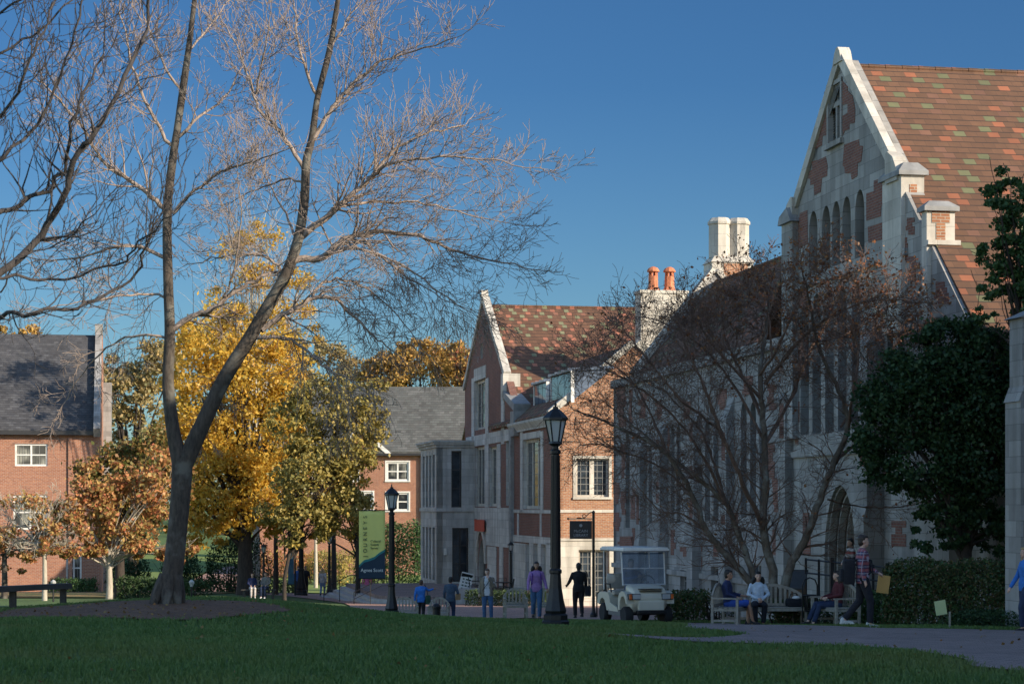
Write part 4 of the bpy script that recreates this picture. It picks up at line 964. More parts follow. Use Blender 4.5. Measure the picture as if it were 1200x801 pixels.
LS=[ # pixels (x, y, depth shift), r0, r1, branches, length, up
 ([(196,248),(175,228),(150,208),(122,190),(100,155),(72,120),(45,95,-1)],.075,.02,16,1.1,.35),
 ([(196,305),(165,288),(130,290),(95,302,1),(40,306,1.5)],.06,.015,12,1.0,.2),
 ([(204,175),(182,142),(160,92),(148,45),(140,0,1)],.055,.015,12,1.0,.5),
 ([(202,250),(228,222),(262,200),(300,188,-1),(345,172,-1.5)],.05,.012,12,.9,.4),
 ([(206,165),(232,138),(268,108,1),(290,60,1.5)],.05,.012,10,.9,.5),
 ([(199,395),(165,392),(130,405,.5),(95,440,1),(70,480,1.2)],.04,.01,9,.8,-.1),
 ([(203,385),(222,372),(250,360),(285,336),(312,322),(338,316,.6)],.085,.03,12,.9,.2),
 ([(262,352),(275,310,-.5),(283,250,-.8),(278,200,-1)],.03,.01,9,.8,.5),
 ([(199,350),(170,345),(120,350,-1),(60,360,-1.4)],.04,.01,9,.9,.0),
 ([(215,110),(190,70),(170,20,1),(160,-30,1)],.04,.012,9,.9,.5),
 ([(220,60),(250,25,.6),(275,-10,1)],.035,.012,7,.9,.5),
 ([(345,305),(378,300),(398,284),(418,276),(450,272),(490,276),(522,290),(560,302,.5),(610,312,.7)],.1,.02,26,1.0,.1),
 ([(350,280),(378,258),(398,240),(418,222),(436,208),(452,188),(472,168),(505,155),(545,147,.7)],.095,.018,24,1.0,.35),
 ([(436,208),(455,192,-.6),(490,186,-.9),(530,184,-1),(580,188,-1),(640,200,-1)],.05,.01,20,.85,.2),
 ([(380,298),(420,292,-1),(470,310,-1.2),(520,345,-1.5),(560,372,-1.5)],.045,.01,18,.9,-.15),
 ([(306,387),(325,372),(345,362),(368,350),(392,350),(416,372),(436,392),(456,408)],.085,.02,18,.85,-.25),
 ([(366,351),(374,335,.4),(400,328,.7),(430,338,1),(468,372,1.2),(500,415,1.3)],.045,.01,16,.8,-.3),
 ([(302,395),(330,396),(358,408),(382,432,-.5),(412,446,-.8),(440,470,-1)],.055,.012,15,.85,-.3),
 ([(382,432),(392,455),(400,480),(408,510,.5)],.02,.007,7,.6,-.4),
 ([(366,165),(385,135),(402,112),(425,88),(445,74),(480,62),(530,45,-.6)],.065,.015,18,.95,.4),
 ([(358,200),(340,172),(325,150),(305,130),(292,95),(278,55),(258,20,.5)],.06,.014,16,.9,.4),
 ([(300,110),(310,60,-.6),(318,10,-1)],.03,.01,8,.9,.5),
 ([(334,322),(318,305),(290,298),(255,302,.6),(215,312,1)],.045,.01,12,.8,.1),
 ([(372,112),(352,65),(345,10,.6),(335,-30,1)],.045,.014,12,.9,.5),
 ([(386,60),(410,20),(440,-20,.5)],.035,.012,8,.9,.5),
 ([(396,242),(440,236,.8),(492,238,1.2),(550,252,1.5),(600,262,1.5)],.045,.01,18,.85,.1),
 ([(358,215),(335,210,1),(300,222,1.4),(265,240,1.7)],.035,.01,10,.8,.2),
 ([(350,285),(335,250,1.2),(315,215,2),(300,170,2.5)],.04,.01,11,.9,.4),
 ([(420,276),(445,300,-1),(480,325,-1.2),(520,350,-1),(575,372,-.8)],.03,.008,15,.8,-.2),
 ([(275,415),(262,440,.4),(252,470,.6),(240,505,.8)],.022,.006,7,.6,-.4),
]
for L,r0,r1,nb,bl,up in LS:
    P=PX(L); n=len(P)
    limb(tb,rg,P,np.linspace(r0*.72,r1*.65,n),int(nb*1.45),bl,3,up,tips,kids=(4,5,4),rmin=.0046,crook=.13)
tb.build('branches',M['twig'],mt)
print('main tree verts',tb.n)
# ---- branches of a nearer tree reaching in from the left
D2=20.0; o2=(W(-330,760,D2).x,D2,Gz(W(-330,760,D2).x,D2))
nt_=thing('bare_tree','nearby bare tree reaching in over the top left corner','tree',o2,0); rg=np.random.default_rng(5)
tb=Tubes(); q_,r_=interp_line(px3([(-330,800),(-325,600),(-320,450),(-300,300),(-290,100),(-270,-150)],D2,o2),[.34,.26,.22,.18,.12,.05],30); tb.add(q_,r_,14); tb.build('trunk',M['barkn'],nt_)
tb=Tubes(); tips=[]
for L,r0,r1,nb,bl,up in [
 ([(-300,420),(-180,400),(-60,360),(0,318),(42,270),(76,222),(96,185),(126,145),(155,60),(166,0),(172,-60)],.1,.02,17,.62,.5),
 ([(-310,380),(-200,300),(-80,262),(0,246),(22,231),(55,216),(80,180),(92,135),(104,95),(118,40)],.07,.012,15,.55,.5),
 ([(-315,460),(-200,420),(-80,385),(0,371),(50,370),(100,356),(150,322),(176,282),(196,230)],.06,.01,15,.5,.4),
 ([(-310,430),(-160,370),(-60,335),(0,327),(50,325),(125,311),(166,290),(205,262)],.05,.009,13,.5,.4),
 ([(-295,250),(-150,200),(-60,165),(0,135),(40,90),(60,40),(70,-20)],.05,.012,11,.55,.5),
 ([(-300,300),(-150,250),(-60,215),(0,195),(45,150),(75,90),(95,30),(105,-30)],.05,.012,13,.55,.5),
 ([(-290,150),(-150,110),(-50,75),(10,55),(60,20),(90,-20)],.04,.01,10,.5,.4),
 ([(-290,120),(-140,60),(-40,30),(30,10),(60,-20)],.04,.01,8,.5,.4),
 ([(-50,362),(-10,340),(20,300),(60,282),(110,250),(140,215)],.02,.007,9,.45,.4)]:
    P=px3(L,D2,o2); P=[tuple(np.array(p)+np.array([0,rg.normal(0,.25),0])) for p in P]
    limb(tb,rg,P,np.linspace(r0*.5,r1*.7,len(P)),int(nb*1.3),bl*1.2,3,up,tips,t0=.35,kids=(3,3,3),rmin=.0035,crook=.13)
tb.build('branches',M['barkn'],nt_)
# ---- the spreading multi-stemmed tree behind the benches
D3=50.0; b3=(W(903,690,D3).x,D3); o3=(b3[0],b3[1],Gz(*b3)+.0)
rt=thing('bare_tree','low spreading many-stemmed tree with a few brown leaves behind the benches','tree',o3,0); rg=np.random.default_rng(23)
tb=Tubes(); tips=[]
ST_=[([(893,716),(888,690),(875,677),(850,648),(830,625),(811,580),(782,532),(745,510),(710,494),(672,480,-1)],.15,.018,22),
 ([(896,716),(892,690),(882,668),(864,620),(852,592),(830,570),(811,556),(774,524,1),(736,494,1.3),(705,468,1.5)],.13,.015,22),
 ([(905,718),(905,675),(895,620),(897,560),(895,495),(890,440),(897,385,.6),(905,330,1)],.17,.03,24),
 ([(910,716),(918,690),(928,660),(946,628),(961,582),(976,545),(994,500),(983,458),(962,415),(950,360,-.6),(940,315,-.8)],.17,.022,24),
 ([(976,545),(1002,520,1),(1040,495,1.3),(1062,455,1.6),(1066,400,1.8)],.06,.012,14),
 ([(994,500),(1000,455,-1),(1005,405,-1.4),(985,350,-1.6)],.06,.015,15),
 ([(893,615),(868,560,-1),(845,505,-1.4),(822,445,-1.6),(803,405,-1.6),(795,378,-1.5)],.08,.015,20),
 ([(896,520),(925,470,1),(945,420,1.6),(975,370,2),(1010,325,2.2)],.07,.014,18),
 ([(895,490),(870,440,1),(850,395,1.4),(845,365,1.6)],.06,.014,16),
 ([(845,505),(800,470,-1.8),(765,430,-2),(742,400,-2),(730,385,-2)],.05,.01,14),
 ([(781,531),(760,480,.6),(735,440,1),(700,420,1.2),(675,415,1.4)],.04,.01,12),
 ([(830,625),(800,602,.6),(778,600,.8),(755,580,1),(742,560,1.2)],.04,.01,8),
 ([(852,592),(835,540,.6),(820,505,.8),(790,470,1),(760,445,1.3)],.05,.01,13),
 ([(970,585),(1000,592,.5),(1040,595,.8),(1072,590,1)],.028,.012,4),
 ([(890,440),(915,400,-.8),(935,350,-1),(955,310,-1.2)],.05,.012,14),
 ([(950,400),(985,395,.8),(1020,375,1),(1050,350,1.3)],.035,.01,12)]
ST_+=[([(852,592),(815,520,-.6),(770,470,-.9),(725,440,-1),(690,425,-1)],.05,.01,16),([(811,580),(770,545,1),(730,530,1.2),(700,520,1.3),(678,522,1.4)],.04,.01,12),([(897,520),(860,450,.5),(815,400,.6),(770,375,.6),(735,372,.6)],.05,.01,18),([(897,450),(935,400,-.6),(985,365,-.8),(1030,350,-1),(1068,355,-1)],.05,.01,18),([(905,420),(900,370,.3),(882,345,.4),(870,330,.4)],.04,.01,14),([(895,470),(850,420,-.8),(822,385,-1),(810,365,-1)],.045,.01,16),([(985,500),(1020,455,.4),(1050,420,.5),(1078,400,.5)],.04,.01,13)]
stb=Tubes()
for i,(L,r0,r1,nb) in enumerate(ST_):
    P=px3(L,D3,o3); n=len(P); R_=(np.linspace(1,0,n)**.9*(r0-r1)+r1)*.74
    limb(stb if i<4 else tb,rg,P,R_,0,1,1,.2,tips,end=False,side=10); limb(tb,rg,P,R_*.6,int(nb*2.3),1.05,3,.0,tips,t0=.2,kids=(4,5,4),rmin=.005,crook=.15,side=3)
stb.build('trunk',M['barkr'],rt); tb.build('branches',M['twigr'],rt)
T=np.array([t[0] for t in tips]); zz=T[:,2]+o3[2]; w=np.clip((zz-2.0)/3.5,0,1); xx=T[:,0]+o3[0]; w*=.25+.75/(1+np.exp(-(xx-4.6)*1.6)); pick=T[rg.random(len(T))<.008+.3*w*w]
pk=np.concatenate([pick+rg.normal(0,.05,pick.shape) for _ in range(2)])
M['brownleaf']=m_leaf('brown_autumn_leaves',[(.22,.07,.03),(.32,.12,.05),(.4,.2,.08),(.12,.05,.03)],.3)
V,Fq=leaves(pk,.1,rg); npmesh('leaves',V,Fq,M['brownleaf'],rt)
print('tree3',len(tips),len(pk))

# ---- leafy trees
LD=1.2
def crown_pts(ells,rg,dens=1.0,sub=.125,shell=.55):
    out=[]
    for (cx,cy,cz,rx,ry,rz,n) in ells:
        n=int(n*LD)
        m=max(6,int(n/90)); u=rg.normal(0,1,(m,3)); u/=np.linalg.norm(u,axis=1)[:,None]; rad=rg.uniform(shell,1,m)**.7
        cc=np.array([cx,cy,cz])+u*rad[:,None]*np.array([rx,ry,rz]); sc=rg.uniform(.6,1.4,m)*sub*min(rx,rz)*1.3
        idx=rg.integers(0,m,n); g=rg.normal(0,1,(n,3)); g[:,2]*=.7; out.append(cc[idx]+g*sc[idx][:,None])
    return np.concatenate(out)
def leafy(name,label,cat,base,ells,lsize,lmat,bark,trunk,rg,group=None,nl=26,kids=(3,3),cname='crown',lean=0,maxl=2):
    """ells are given relative to the base; trunk=(radius, height)"""
    r=thing(name,label,cat,base,0,group); tb=Tubes(); r0,h=trunk
    tb.add([(0,0,-.3),(0.02,0,h*.3),(lean*.5,0,h*.7),(lean,0,h)],[r0*1.25,r0,r0*.85,r0*.7],10); tb.build('trunk',bark,r)
    tb=Tubes(); tips=[]
    E=np.array([e[:6] for e in ells]); wts=np.array([e[6] for e in ells],float); wts/=wts.sum()
    for i in range(nl):
        e=E[rg.choice(len(E),p=wts)]; u=rg.normal(0,1,3); u/=np.linalg.norm(u); t=e[:3]+u*e[3:6]*rg.uniform(.3,.85)
        s=np.array([lean*rg.random(),0,h*rg.uniform(.55,1)]); mid=(s+t)/2+np.array([0,0,abs(t[2]-s[2])*.12])
        P,rr=interp_line([s,mid,t],[r0*.38,r0*.2,r0*.06],9); tb.add(P,rr,6)
        grow(tb,rg,P[-1],P[-1]-P[-2],np.linalg.norm(t-s)*.2,r0*.06,1,maxl,.3,tips,kids,rmin=.008)
        grow(tb,rg,P[5],P[6]-P[4]+rg.normal(0,.3,3)*np.linalg.norm(P[6]-P[4]),np.linalg.norm(t-s)*.3,r0*.08,1,maxl,.2,tips,kids,rmin=.008)
    tb.build('branches',bark,r)
    V,Fq=leaves(crown_pts(ells,rg),lsize,rg); npmesh(cname,V,Fq,lmat,r); return r
def ell_px(L,d,base):       # (px,py,rpx,rpy,n[,dshift]) -> relative ellipsoids
    out=[]
    for t in L:
        px,py,rx,ry,n=t[:5]; ds=t[5] if len(t)>5 else 0; p=W(px,py,d+ds); k_=(d+ds)/F
        out.append((p.x-base[0],p.y-base[1],p.z-base[2],rx*k_,(rx+ry)*.5*k_*.9,ry*k_,n))
    return out
def bs(px,py,d): p=W(px,py,d); return (p.x,d,Gz(p.x,d))
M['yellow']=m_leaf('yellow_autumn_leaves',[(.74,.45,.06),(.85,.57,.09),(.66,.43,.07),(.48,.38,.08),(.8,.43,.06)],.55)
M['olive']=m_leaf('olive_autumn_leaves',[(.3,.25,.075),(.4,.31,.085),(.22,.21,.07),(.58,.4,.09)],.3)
M['orange']=m_leaf('orange_autumn_leaves',[(.5,.16,.08),(.55,.26,.1),(.3,.24,.08),(.55,.36,.12),(.42,.14,.08)],.3)
M['redgreen']=m_leaf('turning_leaves',[(.1,.13,.03),(.2,.17,.05),(.32,.14,.05),(.14,.15,.04)],.3)
M['gold']=m_leaf('golden_brown_leaves',[(.5,.32,.08),(.58,.35,.1),(.4,.28,.08),(.52,.27,.08)],.3)
M['ever']=m_leaf('dark_evergreen_leaves',[(.025,.06,.024),(.042,.085,.03),(.018,.045,.02),(.065,.11,.038)],.15)
M['holly']=m_leaf('glossy_green_leaves',[(.045,.1,.035),(.07,.14,.045),(.035,.08,.03),(.1,.15,.05)],.15)
M['hedge']=m_leaf('hedge_leaves',[(.04,.08,.03),(.06,.11,.035),(.08,.09,.035),(.13,.085,.04)],.15)
M['hedge2']=m_leaf('clipped_hedge_leaves',[(.04,.07,.025),(.06,.1,.035),(.05,.08,.03)],.15)
M['haze_leaf']=m_leaf('distant_brown_leaves',[(.36,.26,.12),(.3,.25,.12),(.42,.29,.11),(.24,.23,.1)],.25)
rg=np.random.default_rng(31)
b=bs(287,700,112); leafy('autumn_tree','large golden yellow tree with a thick dark trunk left of the green banner','tree',b,
  ell_px([(255,560,55,60,5200),(300,520,60,55,5200),(230,480,45,60,4200),(300,440,60,50,4800),(260,400,50,45,3200),(210,540,30,60,2600),(312,570,42,45,2900),(240,620,45,24,2000),(300,605,45,24,1800),(335,490,26,45,1300),(330,430,28,40,1100)],112,b),.27,M['yellow'],M['barkd'],(.42,4.2),rg,'autumn trees beyond the lawn',nl=44)
b=bs(300,690,124); leafy('autumn_tree','tall thin-crowned yellow tree rising behind the golden tree','tree',b,
  ell_px([(300,300,42,38,1300),(285,350,40,45,1500),(330,340,35,50,1300),(260,380,30,40,900),(350,390,28,40,900)],124,b),.24,M['gold'] if False else M['yellow'],M['barkp'],(.22,9),rg,'autumn trees beyond the lawn',nl=46)
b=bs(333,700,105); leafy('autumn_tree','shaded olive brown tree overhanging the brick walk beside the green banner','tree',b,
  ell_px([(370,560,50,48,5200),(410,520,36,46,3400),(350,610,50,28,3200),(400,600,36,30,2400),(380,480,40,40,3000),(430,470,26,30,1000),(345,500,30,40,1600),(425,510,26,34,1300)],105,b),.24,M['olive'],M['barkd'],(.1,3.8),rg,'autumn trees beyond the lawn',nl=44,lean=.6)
b=bs(419,690,112); leafy('autumn_tree','small yellow leaved tree glowing behind the green banner','tree',b,
  ell_px([(385,560,26,40,1300),(402,600,24,36,1300),(365,620,22,30,800),(410,550,22,30,800)],112,b),.24,M['yellow'],M['barkd'],(.13,4),rg,'autumn trees beyond the lawn',nl=20)
b=bs(128,692,91); leafy('autumn_tree','orange leaved tree with pale forked trunk in front of the red brick building','tree',b,
  ell_px([(150,595,48,36,2400),(100,600,42,36,2200),(150,645,58,16,1700),(185,565,30,40,1100),(95,640,42,16,1300),(120,560,36,26,900),(205,642,34,16,800)],91,b),.24,M['orange'],M['barkp'],(.14,2.2),rg,'autumn trees beyond the lawn',nl=40)
b=bs(140,696,95); leafy('autumn_tree','green and russet tree standing behind the orange leaved tree','tree',b,
  ell_px([(130,560,40,36,2400),(175,540,36,44,2400),(150,610,40,30,1600),(205,580,26,50,1500)],95,b),.25,M['redgreen'],M['barkd'],(.22,4),rg,'autumn trees beyond the lawn',nl=26)
b=bs(52,706,86); leafy('autumn_tree','almost leafless young tree with pale trunk near the wooden rail','tree',b,
  ell_px([(50,600,46,34,420),(30,640,40,18,1000),(75,630,30,24,600),(20,600,40,30,500)],86,b),.19,M['orange'],M['barkp'],(.1,3.2),rg,'autumn trees beyond the lawn',nl=52,kids=(4,4),maxl=3)
b=bs(5,705,92); leafy('autumn_tree','thin bare-branched tree at the far left against the brick wall','tree',b,
  ell_px([(5,610,46,40,500),(20,650,40,20,700),(-20,640,40,30,500)],92,b),.2,M['orange'],M['bark'],(.13,3),rg,'autumn trees beyond the lawn',nl=36,kids=(4,3))
# trees behind the roofs
for (lab,mt_,L,bx,d_) in (('golden brown tree crown showing above the slate roof beside the annex gable','gold',[(490,440,55,34,5200),(455,435,36,26,2200),(530,425,24,24,1800),(500,420,40,22,1800)],490,190),
  ('rusty tree showing close behind the annex gable','orange',[(545,425,16,26,900),(550,450,16,30,800)],548,186),
  ('yellow tree crown above the slate roof at the left edge','gold',[(20,400,40,18,2400),(-20,405,40,20,1600),(45,412,20,14,600)],20,170),
  ('brown hazy tree between the left brick building and the golden tree','haze_leaf',[(150,460,36,34,2600),(160,520,34,36,2400),(185,430,30,30,1400),(130,440,18,24,700)],155,160),
  ('grey brown tree filling the gap left of the slate roofed building','haze_leaf',[(380,430,44,30,2000),(330,440,50,50,2600),(240,430,60,50,2600),(420,450,30,20,900)],330,196)):
    b=bs(bx,640,d_); leafy('background_tree',lab,'tree',b,ell_px(L,d_,b),.42,M[mt_],M['barkd'],(.4,6.5),rg,'trees rising behind the roofs',nl=22)
# far wood along the horizon
pts=[];rgw=np.random.default_rng(3)
for i in range(300):
    x=rgw.uniform(-150,150); y=rgw.uniform(235,285); h=rgw.uniform(6,12); c=np.array([x,y,Gz(x,y)+h*.55]); 
    pts.append(c+rgw.normal(0,1,(150,3))*np.array([2.6,2.6,h*.3]))
V,Fq=leaves(np.concatenate(pts),.9,rgw); tag(npmesh('far_wood',V,Fq,M['haze_leaf']),kind='stuff')
# ---- dark evergreens right
rg=np.random.default_rng(44)
LD=1.0
b=bs(1132,700,47.2); leafy('evergreen_tree','dense dark evergreen tree in front of the stone hall','tree',b,
  ell_px([(1110,470,70,62,9000),(1060,460,52,50,6000),(1150,440,42,60,6500),(1080,540,66,44,6500),(1140,540,46,60,6500),(1120,400,44,34,4200),(1165,500,24,80,4500),(1040,510,36,44,3200),(1115,606,40,24,2400),(1150,612,30,22,1600),(1100,628,40,18,1300),(1165,630,22,22,1200)],47.2,b),.13,M['ever'],M['barkd'],(.16,2.4),rg,'evergreen trees by the hall',nl=40)
b=bs(1215,700,45.5); leafy('evergreen_tree','taller glossy leaved tree cut by the right edge of the view','tree',b,
  ell_px([(1178,232,26,34,1500),(1192,290,26,44,2800),(1166,290,20,30,900),(1178,340,30,22,1500),(1215,260,34,60,2600),(1225,380,34,60,2600),(1195,375,18,14,500),(1155,372,14,14,200)],45.5,b),.13,M['holly'],M['barkd'],(.17,5),rg,'evergreen trees by the hall',nl=14,maxl=1)
# ---- hedges and shrubs
def hedge(name,label,cat,poly_c,h,n,ls,mat,rg,group=None,rounded=.35,base=None,w=None):
    """a clipped or loose mass of leaves following a centre line, with woody stems inside"""
    P,_=interp_line([(*p,0) for p in poly_c],[1]*len(poly_c),20); cx,cy=P[10][:2]; bz=Gz(cx,cy) if base is None else base
    r=thing(name,label,cat,(cx,cy,bz),0,group); idx=rg.uniform(0,18.99,n); a=idx.astype(int); f=(idx-a)[:,None]; c=P[a]*(1-f)+P[a+1]*f
    T=P[a+1]-P[a]; T/=np.linalg.norm(T,axis=1)[:,None]; Nn=np.stack([-T[:,1],T[:,0],T[:,2]*0],1)
    q=rg.uniform(0,math.pi,n); rad=1-.28*rg.random(n)**2; low_=rg.random(n)<.35; q=np.where(low_,np.where(rg.random(n)<.75,math.pi+0*q,0*q)+rg.normal(0,.12,n),q); e=rounded
    sx=np.sign(np.cos(q))*np.abs(np.cos(q))**e; sz=np.where(low_,rg.random(n)*.75,np.abs(np.sin(q))**e)
    lump=.5+.5*np.sin(c[:,0]*3.1+q*2)*np.sin(c[:,1]*2.3+q*3); 
    wv=w/2*(1-.12*lump*(1 if e>.3 else .3)); hv=h*(1-.14*lump*(1 if e>.3 else .3))
    pos=c+Nn*(sx*wv*rad)[:,None]; g=(G(pos[:,0],pos[:,1]) if base is None else np.full(n,base)); pos[:,2]=g+.05+sz*hv*rad; pos+=rg.normal(0,ls*.35,pos.shape)
    pos-=np.array([cx,cy,bz]); V,Fq=leaves(pos,ls,rg); npmesh('foliage',V,Fq,mat,r)
    tb=Tubes()
    for i in range(26):
        a_=rg.integers(0,19); p=P[a_]+np.array([*rg.normal(0,w*.12,2),0])-np.array([cx,cy,0]); zb_=(Gz(*P[a_][:2]) if base is None else base)-bz
        tb.add([(p[0],p[1],zb_-.05),(p[0]+rg.normal(0,.1),p[1]+rg.normal(0,.1),zb_+h*.4),(p[0]+rg.normal(0,.25),p[1]+rg.normal(0,.2),zb_+h*.85)],[.03,.02,.008],5)
    tb.build('stems',M['barkd'],r); return r
def gx(px,d): return ((px-600)/F*d,d)
hedge('hedge','broad dense dark hedge below the evergreen tree at right','hedge',[gx(1058,45.5),gx(1120,44.6),gx(1215,43.5)],1.5,19000,.085,M['hedge'],rg,rounded=.45,w=1.9)
hedge('shrub','loose lower green shrubs behind the walking man','shrub',[gx(1000,47),gx(1030,46.8),gx(1066,46.4)],.8,4200,.085,M['holly'],rg,rounded=.6,w=1.2)
hedge('shrub','low bushes behind the curved wooden benches','shrub',[gx(905,48.8),gx(950,48.8),gx(1000,48.5)],.62,3600,.08,M['hedge'],rg,rounded=.6,w=1.0)
hedge('hedge','dark shaded hedge right of the golf cart','hedge',[gx(782,54),gx(812,53.5),gx(845,52.5)],.82,4200,.09,M['hedge'],rg,rounded=.5,w=1.3)
hedge('ground_cover','dark creeping ground cover below the big hedge at the right edge','ground cover',[gx(1135,43.4),gx(1170,42.8),gx(1230,42.0)],.36,4200,.06,M['ever'],rg,rounded=.7,w=1.3)
hedge('hedge','low clipped hedge with rounded ends behind the large tree trunk','hedge',[gx(150,88),gx(190,87.5),gx(236,87)],.95,6500,.12,M['hedge2'],rg,rounded=.25,w=2.0)
hedge('hedge','low clipped hedge along the patio wall','hedge',[gx(552,99),gx(600,98),gx(648,96.5)],.8,4600,.11,M['hedge2'],rg,rounded=.3,w=1.3,base=-4.95)
hedge('shrub','dark evergreen shrubs beside the pale forked trunk','shrub',[gx(130,116),gx(150,116.5),gx(170,117)],1.9,3600,.16,M['ever'],rg,rounded=.7,w=2.0)
hedge('shrub','dark clump of shrubs behind the large trunk','shrub',[gx(195,128),gx(212,128.5),gx(229,129)],2.4,3600,.17,M['ever'],rg,rounded=.8,w=2.4)
hedge('shrub','tall dark shrub beside the thick trunk of the golden tree','shrub',[gx(262,122),gx(275,121),gx(306,120)],3.4,4200,.18,M['ever'],rg,rounded=.8,w=2.4)
hedge('hedge','long low hedge shading the edge of the brick walk','hedge',[gx(190,131),gx(270,130.5),gx(352,130)],.9,4200,.16,M['hedge'],rg,rounded=.5,w=1.6)
hedge('hedge','tall green hedge between the lamp and the stone bay','hedge',[gx(425,141),gx(462,140),gx(500,139)],4.6,8000,.2,M['holly'],rg,rounded=.6,w=2.6,base=-5.6)
hedge('shrub','orange brown shrubs on the bright lawn beyond the walk','shrub',[gx(312,168),gx(345,166),gx(372,165)],2.2,3000,.22,M['orange'],rg,rounded=.8,w=2.4)
hedge('shrub','dark olive shrubs left of the banner','shrub',[gx(372,158),gx(398,156),gx(420,154)],2.6,3600,.2,M['olive'],rg,rounded=.8,w=2.6)
hedge('shrub','low green shrubs at the foot of the left brick building','shrub',[gx(60,127.5),gx(90,127.5),gx(112,127.5)],.9,2600,.15,M['holly'],rg,rounded=.7,w=1.4)
# slim trunks under the olive tree
for lab,px,yt,d_,rr_ in (('slim dark trunk left of the far blue banner',270+53,560,118,.14),('pale slender trunk on the bright lawn',370,600,150,.13),('slim dark trunk right of the far blue banner',391,590,128,.17)):
    b=bs(px,690,d_); h=Z(yt,d_)-b[2]; p=W(px,yt+6,d_)
    leafy('young_tree',lab,'tree',b,ell_px([(px+3,yt-12,16,16,420)],d_,b),.22,M['olive'],M['barkp'] if 'pale' in lab else M['barkd'],(rr_,h*.8),rg,'slim trees along the walk',nl=8)
# ---------------------------------------------------------------- street furniture and small things
def gpos(px,d,z=None):
    x=(px-600)/F*d; return (x,d,Gz(x,d) if z is None else z)
q=N('frosted_lamp_glass'); q.bsdf((.62,.62,.58),.35,Transmission_Weight=.35); M['lampglass']=q.mt
M['glassc']=m_glass('clear_windshield'); 
q=N('clear_windshield_sheet'); gl=q.n('ShaderNodeBsdfGlossy',ins={0:(.8,.88,1,1),1:.03}); tr=q.n('ShaderNodeBsdfTransparent',ins={0:(.62,.7,.8,1)}); fr=q.n('ShaderNodeFresnel',ins={0:1.6}); mx=q.n('ShaderNodeMixShader',ins={0:q.math('ADD',fr.outputs[0],.24),1:tr.outputs[0],2:gl.outputs[0]}); q.l(mx.outputs[0],q.out.inputs[0]); M['wind']=q.mt
def lamp(label,px,d,z=None,s=1.0,rz=0,group='black lantern posts'):
    r=thing('street_lamp',label,'street lamp',gpos(px,d,z),rz,group); r.scale=(s,s,s)
    m=MB(); m.lathe([(.27,0),(.27,.1),(.24,.13),(.24,.22),(.2,.25),(.215,.3),(.2,.36),(.165,.5),(.125,.72),(.105,.98),(.125,1.0),(.125,1.05),(.095,1.08)],8,rot=R(22.5)); m.build('base',M['black'],r,smooth=False)
    m=MB(); n=16; prof=[(.092,1.08),(.085,1.6),(.075,2.6),(.07,3.2),(.1,3.22),(.1,3.27),(.06,3.3),(.06,3.36)]
    m.lathe(prof,n); 
    for k in range(8):
        a=k*math.pi/4; m.tube([(.088*math.cos(a),.088*math.sin(a),1.1),(.072*math.cos(a),.072*math.sin(a),3.18)],.012,4)
    m.build('post',M['black'],r)
    g=MB(); g.lathe([(.1,3.44),(.185,3.84)],6); lg=g.build('lantern_glass',M['lampglass'],r)
    m=MB(); m.lathe([(.05,3.34),(.13,3.4),(.12,3.44),(.07,3.44)],6)
    for k in range(6):
        a=k*math.pi/3; m.tube([(.108*math.cos(a),.108*math.sin(a),3.43),(.196*math.cos(a),.196*math.sin(a),3.85)],.013,4)
    m.lathe([(.2,3.83),(.235,3.84),(.235,3.88),(.19,3.93),(.1,4.02),(.05,4.05),(.05,4.08),(.015,4.1),(.025,4.13),(.004,4.2)],6); m.build('lantern_frame',M['black'],r)
    return r
lamp('tall black lantern post in the foreground right of the woman in lavender',651,38.1)
lamp('black lantern post that carries the green and navy banner',459,64)
lamp('short black lantern post on the patio in front of the stone bay',598.5,104,-4.66,.68)
lamp('black lantern post half hidden by olive foliage behind two walkers',353,121,None,1.5)
lamp('black lantern post beside the thick trunk of the golden tree',309,108,None,.7)
lamp('distant black lantern post right of the woman in a pale coat',386,127,None,.95)
# ---- text helper
def text(s,size,parent,loc,rot,mat,name='lettering',align='CENTER',ext=.004,sy=1):
    cu=bpy.data.curves.new('t','FONT'); cu.body=s; cu.size=size; cu.extrude=ext; cu.align_x=align; cu.align_y='CENTER'
    o=bpy.data.objects.new('t',cu); COL.objects.link(o); dg=bpy.context.evaluated_depsgraph_get(); me=bpy.data.meshes.new_from_object(o.evaluated_get(dg))
    bpy.data.objects.remove(o); me.materials.clear(); me.materials.append(mat); p=bpy.data.objects.new(name,me); COL.objects.link(p); p.parent=parent; p.location=loc; p.rotation_euler=rot; p.scale=(1,sy,1); return p
# ---- green banner on the second lamp
M['bgreen']=m_plain('green_cloth',(.72,.69,.2),.8,.06,2,bump=.05); M['bnavy']=m_plain('navy_cloth',(.015,.035,.06),.8,.1,2,bump=.05); M['bteal']=m_plain('teal_cloth',(.03,.2,.2),.8,.1,2,bump=.05)
M['ink']=m_plain('dark_ink',(.02,.06,.03),.8,0,2,bump=0); M['paper']=m_plain('white_ink',(.75,.77,.75),.7,0,2,bump=0)
d=64; k=d/F; p=W(436,637,d-.05); br=thing('banner','green and navy cloth banner hanging from the lantern post','banner',(p.x,p.y,Z(677,d)),0)
w=30.5*k; h=79*k; 
m=MB(); nx,nz=9,14; vs=[(-w/2+w*i/nx,.012*math.sin(i*1.3+j*.5),h*j/nz) for j in range(nz+1) for i in range(nx+1)]
m.add(vs,[(j*(nx+1)+i,j*(nx+1)+i+1,(j+1)*(nx+1)+i+1,(j+1)*(nx+1)+i) for j in range(nz) for i in range(nx)]); cl=m.build('cloth',M['bgreen'],br,smooth=True)
sm=cl.modifiers.new('s','SOLIDIFY'); sm.thickness=.012
def hill(e): return [( -w/2+w*t, h*(e+float(np.interp(t,[0,.2,.4,.6,.78,1],[.16,.235,.255,.285,.345,.395])))) for t in np.linspace(0,1,16)]
